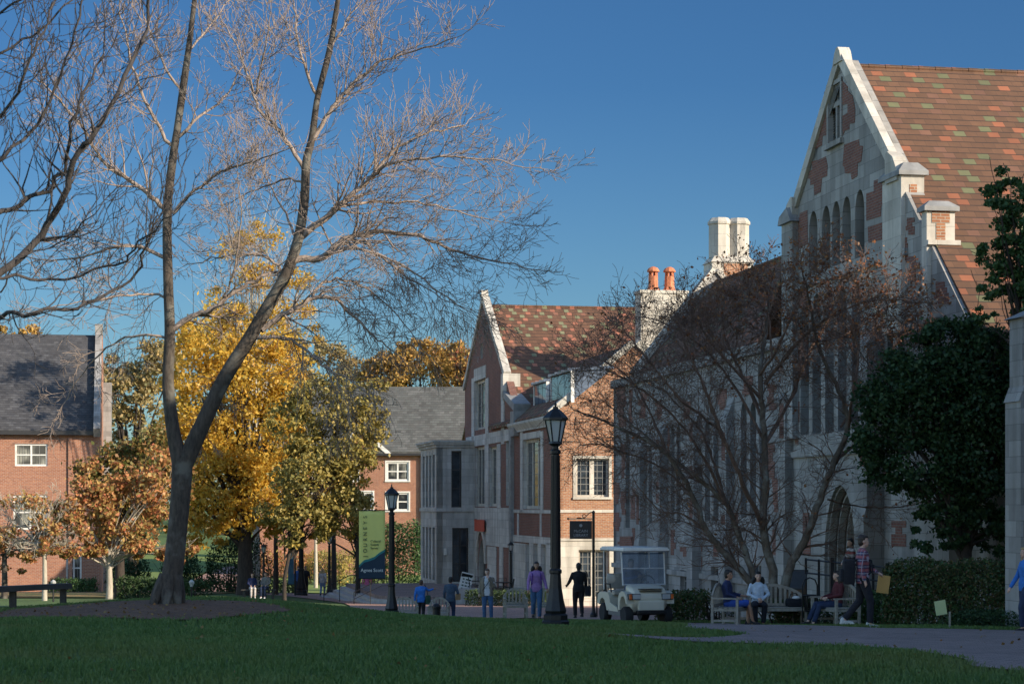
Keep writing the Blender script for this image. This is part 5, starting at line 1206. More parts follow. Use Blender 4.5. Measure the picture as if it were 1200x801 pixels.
for e,y,mt_ in ((.035,-.019,'bteal'),(0,-.025,'bnavy')):
    m=MB(); top_=hill(e); pts=[(-w/2-.004,0)]+top_+[(w/2+.004,0)]; m.prism([(a,y,b) for a,b in pts],(0,.004,0)); m.build('printed_panel',M[mt_],br)
RT=(R(90),0,0)
L='JOURNEYS'
for i,ch in enumerate(L): text(ch,.17,br,(-w/2+.2,-.03,h*(.325+.083*i)),(R(90),R(-90),0),M['ink'],sy=1.0)
for i,t_ in enumerate(('Cultural','Events','Series')): text(t_,.1,br,(-w/2+.36,-.03,h*(.55-.052*i)),RT,M['ink'],align='LEFT')
text('Agnes Scott',.145,br,(0,-.034,h*.118),RT,M['paper'])
m=MB(); 
for zz in (h+.01,-.01): m.tube([(-w/2-.03,0,zz),(w/2+.24,0,zz)],.018,6)
m.build('bracket',M['black'],br)
# far blue banner
d=119; k=d/F; p=W(341,660,d); b2=thing('banner','narrow blue green banner on a pole beyond the brick walk','banner',(p.x,p.y,Gz(p.x,p.y)),0)
m=MB(); zt=Z(640,d)-Gz(p.x,p.y); zb_=Z(684,d)-Gz(p.x,p.y); m.box((-.17,-.02,zb_+.0),(.17,.0,zt)); m.build('cloth',m_plain('blue_cloth',(.04,.13,.2),.8),b2)
m=MB(); m.box((-.14,-.026,zt-.7),(.14,-.021,zt-.25)); m.build('printed_panel',m_plain('pale_green_cloth',(.3,.42,.4),.8),b2)
m=MB(); m.tube([(.24,0,-.1),(.24,0,zt+.1)],.05,8); m.box((-.17,-.015,zt),(.24,.005,zt+.03)); m.build('pole',M['black'],b2)
# ---- hanging library sign
d=66; k=d/F; p=gpos(695.5,d); sg=thing('hanging_sign','black square sign hanging from a tall black post by the sunlit wall','sign',p,0)
zt=Z(601,d)-p[2]; m=MB(); m.tube([(0,0,-.1),(0,0,zt)],[.05,.042],8); m.ell((0,0,zt+.03),(.05,.05,.06)); m.lathe([(.11,-.05),(.11,.12),(.06,.2),(.05,.3)],8); m.build('post',M['black'],sg)
m=MB(); z1=Z(610,d)-p[2]+.07; m.tube([(0,0,z1),(-.8,0,z1)],.018,6)
cur=[(-.05-.5*t,0,z1+.22*(1-t)**2+.03*math.sin(t*9)) for t in np.linspace(0,1,10)]; m.tube(cur,.014,5)
m.tube([(-.3+.06*math.cos(t),0,z1+.09+.05*math.sin(t)) for t in np.linspace(0,5,10)],.012,5); m.ell((-.82,0,z1),(.035,.035,.035)); m.build('bracket',M['black'],sg)
m=MB(); zp=Z(631,d)-p[2]; m.bbox((-.77,-.02,zp),(-.05,.02,zp+.58),.01); pn=m.build('sign_panel',m_plain('black_enamel',(.012,.014,.02),.4,.1,3),sg)
M['silver']=m_plain('grey_lettering',(.3,.32,.34),.6,0,2,bump=0)
text('McCAIN',.125,pn,(-.41,-.026,zp+.25),RT,M['silver']); text('LIBRARY',.125,pn,(-.41,-.026,zp+.115),RT,M['silver'])
m=MB()
for i in range(6):
    a=i*math.pi/3; m.ell((-.41+.035*math.cos(a),-.022,zp+.43+.035*math.sin(a)),(.02,.006,.02),8,5)
m.ell((-.41,-.024,zp+.43),(.02,.008,.02),8,5); m.build('emblem',M['silver'],pn)
# ---- yellow-green card on a stake
p=gpos(1113,41.2); st=thing('stake_sign','small pale yellow card on a wooden stake at the path edge','sign',p,R(8)); kk=41.2/F
m=MB(); m.box((-.018,-.01,-.05),(.018,.01,.36)); m.build('stake',M['wood'],st)
m=MB(); m.box((-.24,-.02,.32),(-.01,-.012,.61),0,Matrix.Rotation(R(-9),4,'Y')); m.build('card',m_plain('pale_yellow_card',(.55,.62,.32),.7,.05),st)
# ---- wooden rail at left
xa=(0-600)/F*37.5-.5; p0=Vector((xa,37.0,0)); p1=Vector(((77-600)/F*44,44,0)); zt=-1.69
rl_=thing('wooden_rail','low dark weathered timber rail on posts at the left edge of the lawn','rail',(p0.x,p0.y,Gz(p0.x,p0.y)),0)
m=MB(); z0=rl_.location.z; dv=(p1-p0); n=Vector((-dv.y,dv.x,0)).normalized()*.14
za_=-1.50-z0; zb_=Z(683,44)-z0
q0=Vector((0,0,0)); q1=dv
m.add([tuple(q0-n)+() ,tuple(q0+n),tuple(q1+n),tuple(q1-n)],[(0,1,2,3)]); m.v=[(v[0],v[1],(za_ if i in (0,1) else zb_)) for i,v in enumerate(m.v)]
m.v+= [(v[0],v[1],v[2]-.11) for v in m.v[:4]]; m.f+=[(7,6,5,4),(0,4,5,1),(1,5,6,2),(2,6,7,3),(3,7,4,0)]; m.m+=[0]*5; m.build('top_rail',M['woodd'],rl_)
for t in (.02,.43,.97):
    c=q0+dv*t; zz=za_+(zb_-za_)*t; w_=p0+dv*t; g=Gz(w_.x,w_.y)-z0
    m=MB(); m.box((c.x-.06,c.y-.06,g-.1),(c.x+.06,c.y+.06,zz-.105)); m.build('post',M['woodd'],rl_)
# ---- benches
def bench(label,loc,yaw,w=1.5,group='curved-back teak benches',ty='bench'):
    r=thing('garden_'+ty,label,ty,loc,yaw,group)
    # faces -Y; seat at .44
    m=MB(); 
    for i in range(5): y=-.28+i*.115; m.bbox((-w/2+.05,y,.425),(w/2-.05,y+.09,.45),.005)
    m.build('seat',M['wood'],r)
    arc=[(-w/2+(w)*t, .28-.0, .66+.26*math.sin(math.pi*t)**.8) for t in np.linspace(0,1,13)]
    m=MB()
    for i in range(12):
        a,b=arc[i],arc[i+1]; m.add([(a[0],.27,a[2]),(b[0],.27,b[2]),(b[0],.27,b[2]+.07),(a[0],.27,a[2]+.07),(a[0],.31,a[2]),(b[0],.31,b[2]),(b[0],.31,b[2]+.07),(a[0],.31,a[2]+.07)],[(0,1,2,3),(7,6,5,4),(0,4,5,1),(3,2,6,7)])
    ns=max(5,int(w/.115))
    for i in range(ns):
        t=(i+.75)/(ns+.5); x=-w/2+w*t; zt=.66+.26*math.sin(math.pi*t)**.8; m.box((x-.028,.275,.5),(x+.028,.3,zt+.01))
    m.bbox((-w/2+.03,.27,.46),(w/2-.03,.31,.52),.004); m.build('backrest',M['wood'],r)
    for s in (-1,1):
        x=s*(w/2-.03)
        m=MB(); m.bbox((x-.03,-.31,0),(x+.03,-.25,.64),.006); m.build('leg',M['wood'],r)
        m=MB(); m.bbox((x-.03,.26,0),(x+.03,.32,.7),.006); m.build('leg',M['wood'],r)
        m=MB(); m.bbox((x-.035,-.34,.64),(x+.035,.3,.675),.006); m.build('armrest',M['wood'],r)
        m=MB(); m.bbox((x-.02,-.26,.13),(x+.02,.27,.18),.004); m.bbox((x-.02,-.26,.37),(x+.02,.27,.42),.004); m.build('stretcher',M['wood'],r)
    m=MB(); m.bbox((-w/2+.05,-.3,.36),(w/2-.05,-.26,.42),.004); m.build('apron',M['wood'],r)
    return r
BA=bench('teak bench in profile at the left of the group, its back to the golf cart',gpos(856,46.8),R(72),1.25)
BL=bench('long curved-back teak bench facing the viewer under the spreading tree',gpos(903,48.0),R(2),1.62)
BR=bench('teak bench in profile behind the walking man, its back to the right',gpos(979,46.6),R(-72),1.25)
bench('small curved-back garden chair left of the woman in lavender',gpos(604,66),R(6),.75,'small curved-back chairs on the slope','chair')
bench('small curved-back garden chair close behind the woman in lavender',gpos(638,67),R(-8),.75,'small curved-back chairs on the slope','chair')
bench('pale garden seat left of the person in the bright blue jacket',gpos(474,74),R(4),1.0,'small curved-back chairs on the slope','chair')
bench('pale garden seat between the two people walking away',gpos(514,74),R(-4),.75,'small curved-back chairs on the slope','chair')
# ---- bollard, litter basket, kiosk, hoop
p=gpos(511.5,72); b_=thing('bollard','short black bollard between the two people walking away','bollard',p); m=MB(); m.lathe([(.14,-.1),(.14,.5),(.16,.53),(.16,.6),(.1,.68),(.03,.7)],12); m.build('post',M['black'],b_)
p=gpos(949,47.4); b_=thing('litter_basket','black iron litter basket on a stand beside the long bench','litter bin',p)
m=MB(); 
for x in (-.17,.17): m.tube([(x,0,-.02),(x,0,.95)],.018,6)
m.tube([(-.17,0,.95),(-.12,0,1.08),(0,0,1.13),(.12,0,1.08),(.17,0,.95)],.018,6); m.build('stand',M['black'],b_)
m=MB()
for k_ in range(18):
    a=k_*math.pi/9; m.tube([(.11*math.cos(a),.11*math.sin(a),.35),(.15*math.cos(a),.15*math.sin(a),.72)],.01,4)
m.lathe([(.155,.7),(.165,.72),(.155,.74),(.14,.72)],18); m.lathe([(.1,.34),(.115,.36),(.115,.38),(.01,.38)],18); m.build('basket',M['black'],b_)
p=gpos(932,55); ks=thing('display_case','brown wooden display case with dark sloping lid behind the tree stems','display case',p,R(-20)); 
m=MB(); m.prism([(-.26,-.26,.0),(-.26,.26,.0),(-.26,.26,1.38),(-.26,-.26,.95)],(.52,0,0)); m.build('case',m_plain('brown_wood',(.16,.09,.05),.6),ks)
m=MB(); m.prism([(-.29,-.31,.93),(-.29,.3,1.41),(-.29,.3,1.45),(-.29,-.31,.97)],(.58,0,0)); m.build('lid',M['louvre'],ks)
p=gpos(703.5,70); hp=thing('bike_hoop','thin black iron hoop standing left of the golf cart','bike hoop',p); m=MB(); m.tube([(-.12,0,-.1),(-.12,0,.72),(-.08,0,.85),(0,0,.9),(.08,0,.85),(.12,0,.72),(.12,0,-.1)],.025,8); m.build('tube',M['black'],hp)
for lab,px,d_ in (('small white topped path light in front of the rounded hedge',224.5,82),('small white topped path light beside the wooden rail posts',62.5,84)):
    p=gpos(px,d_); l_=thing('path_light',lab,'path light',p,0,'low path lights'); hh=Z(681,d_)-p[2]
    m=MB(); m.tube([(0,0,-.1),(0,0,hh-.2)],.04,6); m.build('post',M['black'],l_); m=MB(); m.lathe([(.05,hh-.2),(.11,hh-.05),(.11,hh),(.06,hh+.05),(.02,hh+.08)],8); m.build('lantern',M['lampglass'],l_)
# ---- ramp with railing beside the hall
A=gpos(945,55); B=gpos(1110,50.5)
rp=thing('ramp','concrete access ramp with dark steel railing along the hall','ramp',(A[0],A[1],A[2]))
a0=Vector((0,0,0)); a1=Vector((B[0]-A[0],B[1]-A[1],0)); nn=Vector((-a1.y,a1.x,0)).normalized()*1.5
zr0=-2.45-A[2]; zr1=-2.68-A[2]
m=MB(); vs=[a0,a1,a1+nn,a0+nn]; zs=[zr0,zr1,zr1,zr0]
m.add([(v.x,v.y,-1.0) for v in vs]+[(v.x,v.y,z) for v,z in zip(vs,zs)],[(3,2,1,0),(4,5,6,7),(0,1,5,4),(1,2,6,5),(2,3,7,6),(3,0,4,7)]); m.build('ramp_slab',M['concrete'],rp)
m=MB()
for hh in (.98,.62): m.tube([(a0.x,a0.y+.1,zr0+hh),(a1.x,a1.y+.1,zr1+hh)],.026,6)
m.build('handrail',M['metalrail'],rp)
for i in range(11):
    t=i/10; c=a0.lerp(a1,t); z=zr0+(zr1-zr0)*t; m=MB(); rr_=.05 if i in (2,6) else .03; m.box((c.x-rr_,c.y+.1-rr_,z),(c.x+rr_,c.y+.1+rr_,z+1.02+(.08 if i in (2,6) else 0))); m.build('rail_post',M['metalrail'],rp)
# ---- handrails on the rounded steps
for lab,(V_,U_) in (('black handrail down the left side of the patio steps',(VW-8.2,108)),('black handrail down the near side of the patio steps',(VW-7.2,102.4))):
    x,y=VU(V_,U_); h_=thing('step_handrail',lab,'handrail',(x,y,PZt-.7),0,'step handrails')
    m=MB(); m.tube([(0,0,1.65),(-.35,-.1,1.65),(-1.7,-.6,1.0),(-1.7,-.6,.0)],.025,6); m.tube([(0,0,1.65),(0,0,.6)],.025,6); m.tube([(-.9,-.3,1.38),(-.9,-.3,.2)],.02,6)
    m.tube([(0,0,1.3),(-.35,-.1,1.3),(-1.7,-.6,.65)],.018,6); m.build('rail',M['black'],h_)
# ---- A-board, café tables and chairs on the patio
p=(X(543,108),108,PZt); ab=thing('sign_board','white folding board with dark markings leaning on the patio','sign',p,R(8))
m=MB(); m.bbox((-.32,-.02,0),(.32,.02,1.1),.01,0,Matrix.Rotation(R(14),4,'Y')@Matrix.Rotation(R(-8),4,'X')); m.build('board',M['white'],ab)
m=MB(); rgm=random.Random(3)
for i in range(5):
    for j in range(3):
        x=-.2+j*.17; z=.2+i*.17; m.box((x,-.028,z),(x+.08+.05*rgm.random(),-.022,z+.07),0,Matrix.Rotation(R(14),4,'Y')@Matrix.Rotation(R(-8),4,'X'))
m.build('printed_marks',M['ink'],ab)
m=MB(); m.bbox((-.3,.25,0),(.3,.28,1.0),.01,0,Matrix.Rotation(R(10),4,'X')@Matrix.Rotation(R(14),4,'Y')); m.build('rear_leg',M['black'],ab)
def table(label,px,d_):
    r=thing('cafe_table',label,'table',(X(px,d_),d_,PZt),0,'café tables on the patio')
    m=MB(); m.lathe([(.42,.7),(.43,.72),(.42,.74)],16); m.build('table_top',M['black'],r)
    m=MB(); m.tube([(0,0,.7),(0,0,.05)],.035,8)
    for k_ in range(4):
        a=k_*math.pi/2+.4; m.tube([(0,0,.12),(.3*math.cos(a),.3*math.sin(a),.02)],.02,5)
    m.build('pedestal',M['black'],r); return r
def cchair(label,px,d_,yaw):
    r=thing('cafe_chair',label,'chair',(X(px,d_),d_,PZt),yaw,'black metal chairs on the patio')
    m=MB(); m.bbox((-.22,-.22,.44),(.22,.22,.47),.02); m.build('seat',M['black'],r)
    m=MB(); m.tube([(-.21,.2,.45),(-.2,.27,.88),(.2,.27,.88),(.21,.2,.45)],.016,6)
    for i in range(7): x=-.15+i*.05; m.tube([(x,.21,.47),(x,.265,.88)],.007,4)
    m.build('backrest',M['black'],r)
    for sx in (-1,1):
        for sy in (-1,1): m=MB(); m.tube([(sx*.2,sy*.19,.45),(sx*.23,sy*.23,0)],.014,5); m.build('leg',M['black'],r)
    return r
table('round black café table nearest the folding board',562,106); table('round black café table nearer the short lamp',590,104)
for i,(lab,px,d_,y_) in enumerate((('metal chair between the folding board and the first table',555,106.5,90),('metal chair at the right of the first café table',569,106,-90),('metal chair left of the table by the short lamp',583,104,80),('metal chair right of the table by the short lamp',596,104.5,-80),('metal chair behind the table by the short lamp',589,105.5,0),('metal chair behind the first café table',562,107.6,10))): cchair(lab,px,d_,R(y_))
# ---- golf cart
p=gpos(745,50.4); gc=thing('golf_cart','cream golf cart with white roof and clear windshield parked on the lawn edge','golf cart',(p[0],p[1],p[2]+.02),R(16))
M['cream']=m_plain('cream_bodywork',(.55,.52,.42),.35,.06,3,bump=.02); M['rubber']=m_plain('black_rubber',(.015,.015,.015),.85,.2,20); M['greyp']=m_plain('grey_plastic',(.12,.12,.12),.6); M['vinyl']=m_plain('pale_vinyl',(.42,.39,.33),.5)
m=MB()   # front cowl, lofted across x
prof=[(-.98,.42),(-1.08,.5),(-1.12,.66),(-1.08,.8),(-.95,.9),(-.62,.98),(-.55,.98),(-.55,.3),(-.9,.32)]
def loft(m,prof,xs,mi=0):
    n=len(prof); vs=[]
    for x,sy,sz in xs: vs+=[(x,y*sy,.3+(z-.3)*sz) for y,z in prof]
    fs=[(i*n+k,i*n+(k+1)%n,(i+1)*n+(k+1)%n,(i+1)*n+k) for i in range(len(xs)-1) for k in range(n)]+[tuple(range(n)),tuple(reversed(range((len(xs)-1)*n,len(xs)*n)))]
    m.add(vs,fs,mi)
loft(m,prof,[(-.44,.93,.92),(-.4,.98,.98),(-.3,1,1),(.3,1,1),(.4,.98,.98),(.44,.93,.92)]); 
for s in (-1,1):      # wheel-arch fenders
    pr=[(-.42,.36),(-.42,.62),(-.52,.76),(-.7,.82),(-.9,.8),(-1.04,.68),(-1.06,.52),(-1.0,.52),(-.94,.62),(-.82,.7),(-.66,.68),(-.56,.56),(-.54,.36)]
    n=len(pr); x0,x1=(s*.36,s*.61); m.prism([(x0,y,z) for y,z in pr],(x1-x0,0,0))
cowl=m.build('front_cowl',M['cream'],gc,smooth='auto')
m=MB(); m.box((-.3,-1.085,.87),(.3,-1.0,.885),0); [m.box((-.28,-1.13+.0*i,.835-i*.02),(.28,-1.06,.843-i*.02),0) for i in range(2)]; m.build('vent',M['black'],cowl)
for s in (-1,1):
    m=MB(); m.bbox((s*.42-.15,-1.14,.62),(s*.42+.15,-.98,.77),.02); h_=m.build('headlight',M['black'],gc)
    m=MB(); m.bbox((s*.38-.1,-1.155,.635),(s*.38+.1,-1.13,.755),.015); m.build('lens',m_plain('headlight_lens',(.75,.78,.8),.1,.1,9,metal=.6),h_)
    m=MB(); m.bbox((s*.53-.035,-1.15,.635),(s*.53+.035,-1.12,.755),.012); m.build('turn_signal',m_plain('amber_lens',(.6,.12,.02),.3),h_)
m=MB(); m.bbox((-.33,-1.15,.36),(.33,-1.02,.6),.03); m.build('front_panel',M['cream'],gc)
m=MB(); m.bbox((-.36,-1.18,.27),(.36,-1.02,.37),.02); m.tube([(-.3,-.9,.3),(.3,-.9,.3)],.035,6); m.tube([(-.5,-.76,.26),(.5,-.76,.26)],.03,6); m.build('bumper',M['black'],gc)
m=MB(); m.bbox((-.56,-.6,.28),(.56,.35,.33),.01); m.bbox((-.58,-.5,.2),(-.52,.4,.34),.01); m.bbox((.52,-.5,.2),(.58,.4,.34),.01); m.build('floor_pan',M['greyp'],gc)
m=MB()
pr=[(.28,.3),(.3,.62),(.42,.74),(1.05,.74),(1.22,.66),(1.26,.45),(1.1,.42),(1.02,.55),(.86,.6),(.7,.55),(.6,.42),(.52,.3)]
m.prism([(-.58,y,z) for y,z in pr],(1.16,0,0)); m.build('rear_body',M['cream'],gc)
for s in (-1,1):
    m=MB(); pr2=[(-.35,.3),(-.3,.4),(.25,.5),(.3,.3)]; m.prism([(s*.57-.02,y,z) for y,z in pr2],(.04,0,0)); m.build('side_skirt',M['cream'],gc)
m=MB(); m.bbox((-.5,.2,.68),(.5,.72,.8),.04); m.bbox((-.5,.68,.82),(.5,.78,1.2),.04); m.build('seat',M['vinyl'],gc)
for s in (-1,1):
    m=MB(); m.tube([(s*.52,.72,.72),(s*.55,.7,.95),(s*.55,.35,.95),(s*.53,.3,.75)],.018,6); m.build('armrest',M['black'],gc)
m=MB(); m.tube([(.0,-.52,.9),(.05,-.25,1.0)],.02,6); 
ring=[(.24+.17*math.cos(t),-.22+.07*math.sin(t),1.02+.15*math.sin(t)) for t in np.linspace(0,2*math.pi,17)]; m.tube(ring,.014,6); m.tube([(.24,-.5,.85),(.24,-.22,1.02)],.02,6); m.build('steering_wheel',M['black'],gc)
for y0,yt,nm in ((-.6,-.5,'roof_post'),(.85,.82,'roof_post')):
    for s in (-1,1):
        m=MB(); m.tube([(s*.54,y0,.8 if y0>0 else .95),(s*.55,yt,1.78)],.018,6); m.build(nm,M['white'],gc)
m=MB(); 
vs=[(-.53,-.6,.98),(.53,-.6,.98),(.53,-.5,1.74),(-.53,-.5,1.74)]; vb=[(a,b+.008,c) for a,b,c in vs]; m.add(vs+vb,[(0,1,2,3),(7,6,5,4),(0,4,5,1),(1,5,6,2),(2,6,7,3),(3,7,4,0)]); m.build('windshield',M['wind'],gc)
m=MB(); 
for x,y,z,x2,y2,z2 in ((-.54,-.605,.97,.54,-.605,.97),(-.54,-.555,1.36,.54,-.555,1.36),(-.54,-.605,.97,-.54,-.5,1.76),(.54,-.605,.97,.54,-.5,1.76),(.16,-.555,1.36,.16,-.505,1.76)): m.tube([(x,y,z),(x2,y2,z2)],.014,5)
m.build('windshield_frame',m_plain('clear_edge',(.5,.52,.55),.4),gc)
m=MB(); m.bbox((-.6,-.78,1.78),(.6,1.0,1.84),.03); m.bbox((-.57,-.74,1.83),(.57,.96,1.87),.02); m.build('roof',M['white'],gc,smooth='auto')
m=MB(); m.bbox((-.59,-.785,1.765),(.59,.99,1.785),.01); m.build('roof_gutter',M['greyp'],gc)
for s in (-1,1):
    for y_,rr_ in ((-.78,.225),(.84,.235)):
        m=MB(); ax=Matrix.Translation((s*.5,y_,rr_))@Matrix.Rotation(R(90),4,'Y'); m.lathe([(rr_*.55,-.095),(rr_*.9,-.1),(rr_,-.07),(rr_,.07),(rr_*.9,.1),(rr_*.55,.095)],24,M=ax); t_=m.build('tyre',M['rubber'],gc,smooth='auto')
        m=MB(); m.lathe([(rr_*.56,-.06),(rr_*.5,-.085),(rr_*.2,-.06),(rr_*.12,-.09),(rr_*.12,.09),(rr_*.5,.085),(rr_*.56,.06)],16,M=ax); m.build('rim',M['vinyl'],t_)
m=MB(); m.tube([(-.62,-.5,1.16),(-.75,-.52,1.2)],.012,5); m.ell((-.82,-.52,1.12),(.13,.03,.11),14,8); m.build('mirror',M['vinyl'],gc)
# ---------------------------------------------------------------- people
def remesh(mb,name,mats,parent,voxel,smooth=4):
    me=bpy.data.meshes.new('tmp'); me.from_pydata(mb.v,[],mb.f); bm=bmesh.new(); bm.from_mesh(me); bmesh.ops.recalc_face_normals(bm,faces=bm.faces); bm.to_mesh(me); bm.free()
    o=bpy.data.objects.new('tmp',me); COL.objects.link(o)
    r=o.modifiers.new('r','REMESH'); r.mode='VOXEL'; r.voxel_size=voxel; s=o.modifiers.new('s','SMOOTH'); s.iterations=smooth; s.factor=.5
    dg=bpy.context.evaluated_depsgraph_get(); me2=bpy.data.meshes.new_from_object(o.evaluated_get(dg)); bpy.data.objects.remove(o); bpy.data.meshes.remove(me)
    me2.name=name; me2.materials.clear()
    for mt_ in (mats if isinstance(mats,(list,tuple)) else [mats]): me2.materials.append(mt_)
    me2.polygons.foreach_set('use_smooth',[True]*len(me2.polygons))
    p=bpy.data.objects.new(name,me2); COL.objects.link(p); p.parent=parent; return p
def tl(J): return Vector((-J[0],-J[1],J[2]))      # (right, forward, up) -> local, facing -Y
def capsule(m,pts,rad,sides=12):
    P=[Vector(p) for p in pts]; m.tube(P,rad,sides)
    for p,r in zip(P,rad): m.ell(p,(r,r,r),sides,8)
def torsoloft(m,rings,sides=18):   # rings: (center, rx, ry)
    vs=[]
    for c,rx,ry in rings:
        for k in range(sides):
            q=2*math.pi*k/sides; cx,sx=math.cos(q),math.sin(q)
            vs.append((c.x+rx*math.copysign(abs(cx)**.85,cx),c.y+ry*math.copysign(abs(sx)**.85,sx),c.z))
    n=len(rings); m.add(vs,[(i*sides+k,i*sides+(k+1)%sides,(i+1)*sides+(k+1)%sides,(i+1)*sides+k) for i in range(n-1) for k in range(sides)]+[tuple(reversed(range(sides))),tuple(range((n-1)*sides,n*sides))])
_clothn={}
def cloth(name,col,pattern=None):
    key=(name,); 
    if key in _clothn: return _clothn[key]
    q=N(name); c=q.coord(); nz=q.noise(c,9,5,.6); mp=q.n('ShaderNodeMapping',ins={0:c,3:(5,5,14)}).outputs[0]; fold=q.noise(mp,1.3,3)
    lo=tuple(x*.75 for x in col); hi=tuple(x*1.2 for x in col); cc=q.ramp(nz,[(.3,lo),(.7,hi)])
    if pattern=='plaid':
        sx=q.n('ShaderNodeSeparateXYZ',ins={0:c}); a=q.math('FRACT',q.math('MULTIPLY',q.math('ADD',sx.outputs[0],sx.outputs[1]),7.5)); z=q.math('FRACT',q.math('MULTIPLY',sx.outputs[2],8.0))
        cc=q.mix(q.math('GREATER_THAN',a,.55),cc,(.04,.05,.11)); cc=q.mix(q.math('GREATER_THAN',z,.6),cc,(.3,.09,.1)); cc=q.mix(q.math('LESS_THAN',q.math('ABSOLUTE',q.math('SUBTRACT',z,.3)),.06),cc,(.3,.3,.34)); cc=q.mix(q.math('LESS_THAN',q.math('ABSOLUTE',q.math('SUBTRACT',a,.27)),.05),cc,(.3,.28,.34))
    if pattern=='stripe':
        sx=q.n('ShaderNodeSeparateXYZ',ins={0:c}); z=q.math('FRACT',q.math('MULTIPLY',sx.outputs[2],6.5)); cc=q.mix(q.math('GREATER_THAN',z,.5),cc,(.4,.38,.36)); z2=q.math('FRACT',q.math('MULTIPLY',sx.outputs[2],3.25)); cc=q.mix(q.math('LESS_THAN',z2,.22),cc,(.28,.06,.05))
    q.bsdf(cc,.9,bump=fold,bstr=.6,bdist=.03); _clothn[key]=q.mt; return q.mt
def skinm(name,col):
    q=N(name); nz=q.noise(q.coord(),14,3); q.bsdf(q.ramp(nz,[(.3,tuple(x*.88 for x in col)),(.7,tuple(x*1.08 for x in col))]),.5,Subsurface_Weight=.06); return q.mt
SK={'light':skinm('light_skin',(.55,.34,.25)),'tan':skinm('tan_skin',(.36,.2,.13)),'dark':skinm('dark_skin',(.1,.055,.035))}
HA={n:m_plain(n+'_hair',c,.55,.3,30) for n,c in (('black',(.012,.01,.009)),('brown',(.06,.032,.018)),('blond',(.45,.3,.13)),('darkbrown',(.028,.017,.011)))}
EYEW=m_plain('eye_white',(.7,.7,.68),.2,0,2,bump=0); EYED=m_plain('eye_dark',(.02,.015,.01),.2,0,2,bump=0); LIP=m_plain('lips',(.35,.12,.1),.5,0,2,bump=0)
def stand(): return dict(pel=(0,0,.93),ch=(0,.0,1.3),nk=(0,-.01,1.49),hd=(0,.02,1.61),
  L=dict(sh=(-.185,0,1.42),el=(-.235,-.04,1.14),wr=(-.245,.05,.9),hip=(-.09,0,.93),kn=(-.1,.02,.5),an=(-.1,-.03,.085)),
  Rr=dict(sh=(.185,0,1.42),el=(.235,-.04,1.14),wr=(.245,.05,.9),hip=(.09,0,.93),kn=(.1,.02,.5),an=(.1,-.03,.085)))
def walkp(s=.3,lead='L',arm=.16):
    p=stand(); f=1 if lead=='L' else -1
    p['L'].update(kn=(-.09,.5*s*f+.07,.5),an=(-.09,s*f-.02,.09 if f>0 else .16)); p['Rr'].update(kn=(.09,-.5*s*f+.07,.5),an=(.09,-s*f-.02,.16 if f>0 else .09))
    p['L'].update(el=(-.235,-arm*f*.6-.03,1.14),wr=(-.25,-arm*f+.06,.9)); p['Rr'].update(el=(.235,arm*f*.6-.03,1.14),wr=(.25,arm*f+.06,.9)); return p
def sitp(): 
    p=dict(pel=(0,-.08,.53),ch=(0,-.13,.92),nk=(0,-.12,1.1),hd=(0,-.08,1.22))
    for s,n in ((-1,'L'),(1,'Rr')): p[n]=dict(sh=(.18*s,-.13,1.03),el=(.23*s,-.08,.77),wr=(.13*s,.16,.68),hip=(.09*s,-.08,.53),kn=(.1*s,.38,.52),an=(.1*s,.36,.085))
    return p
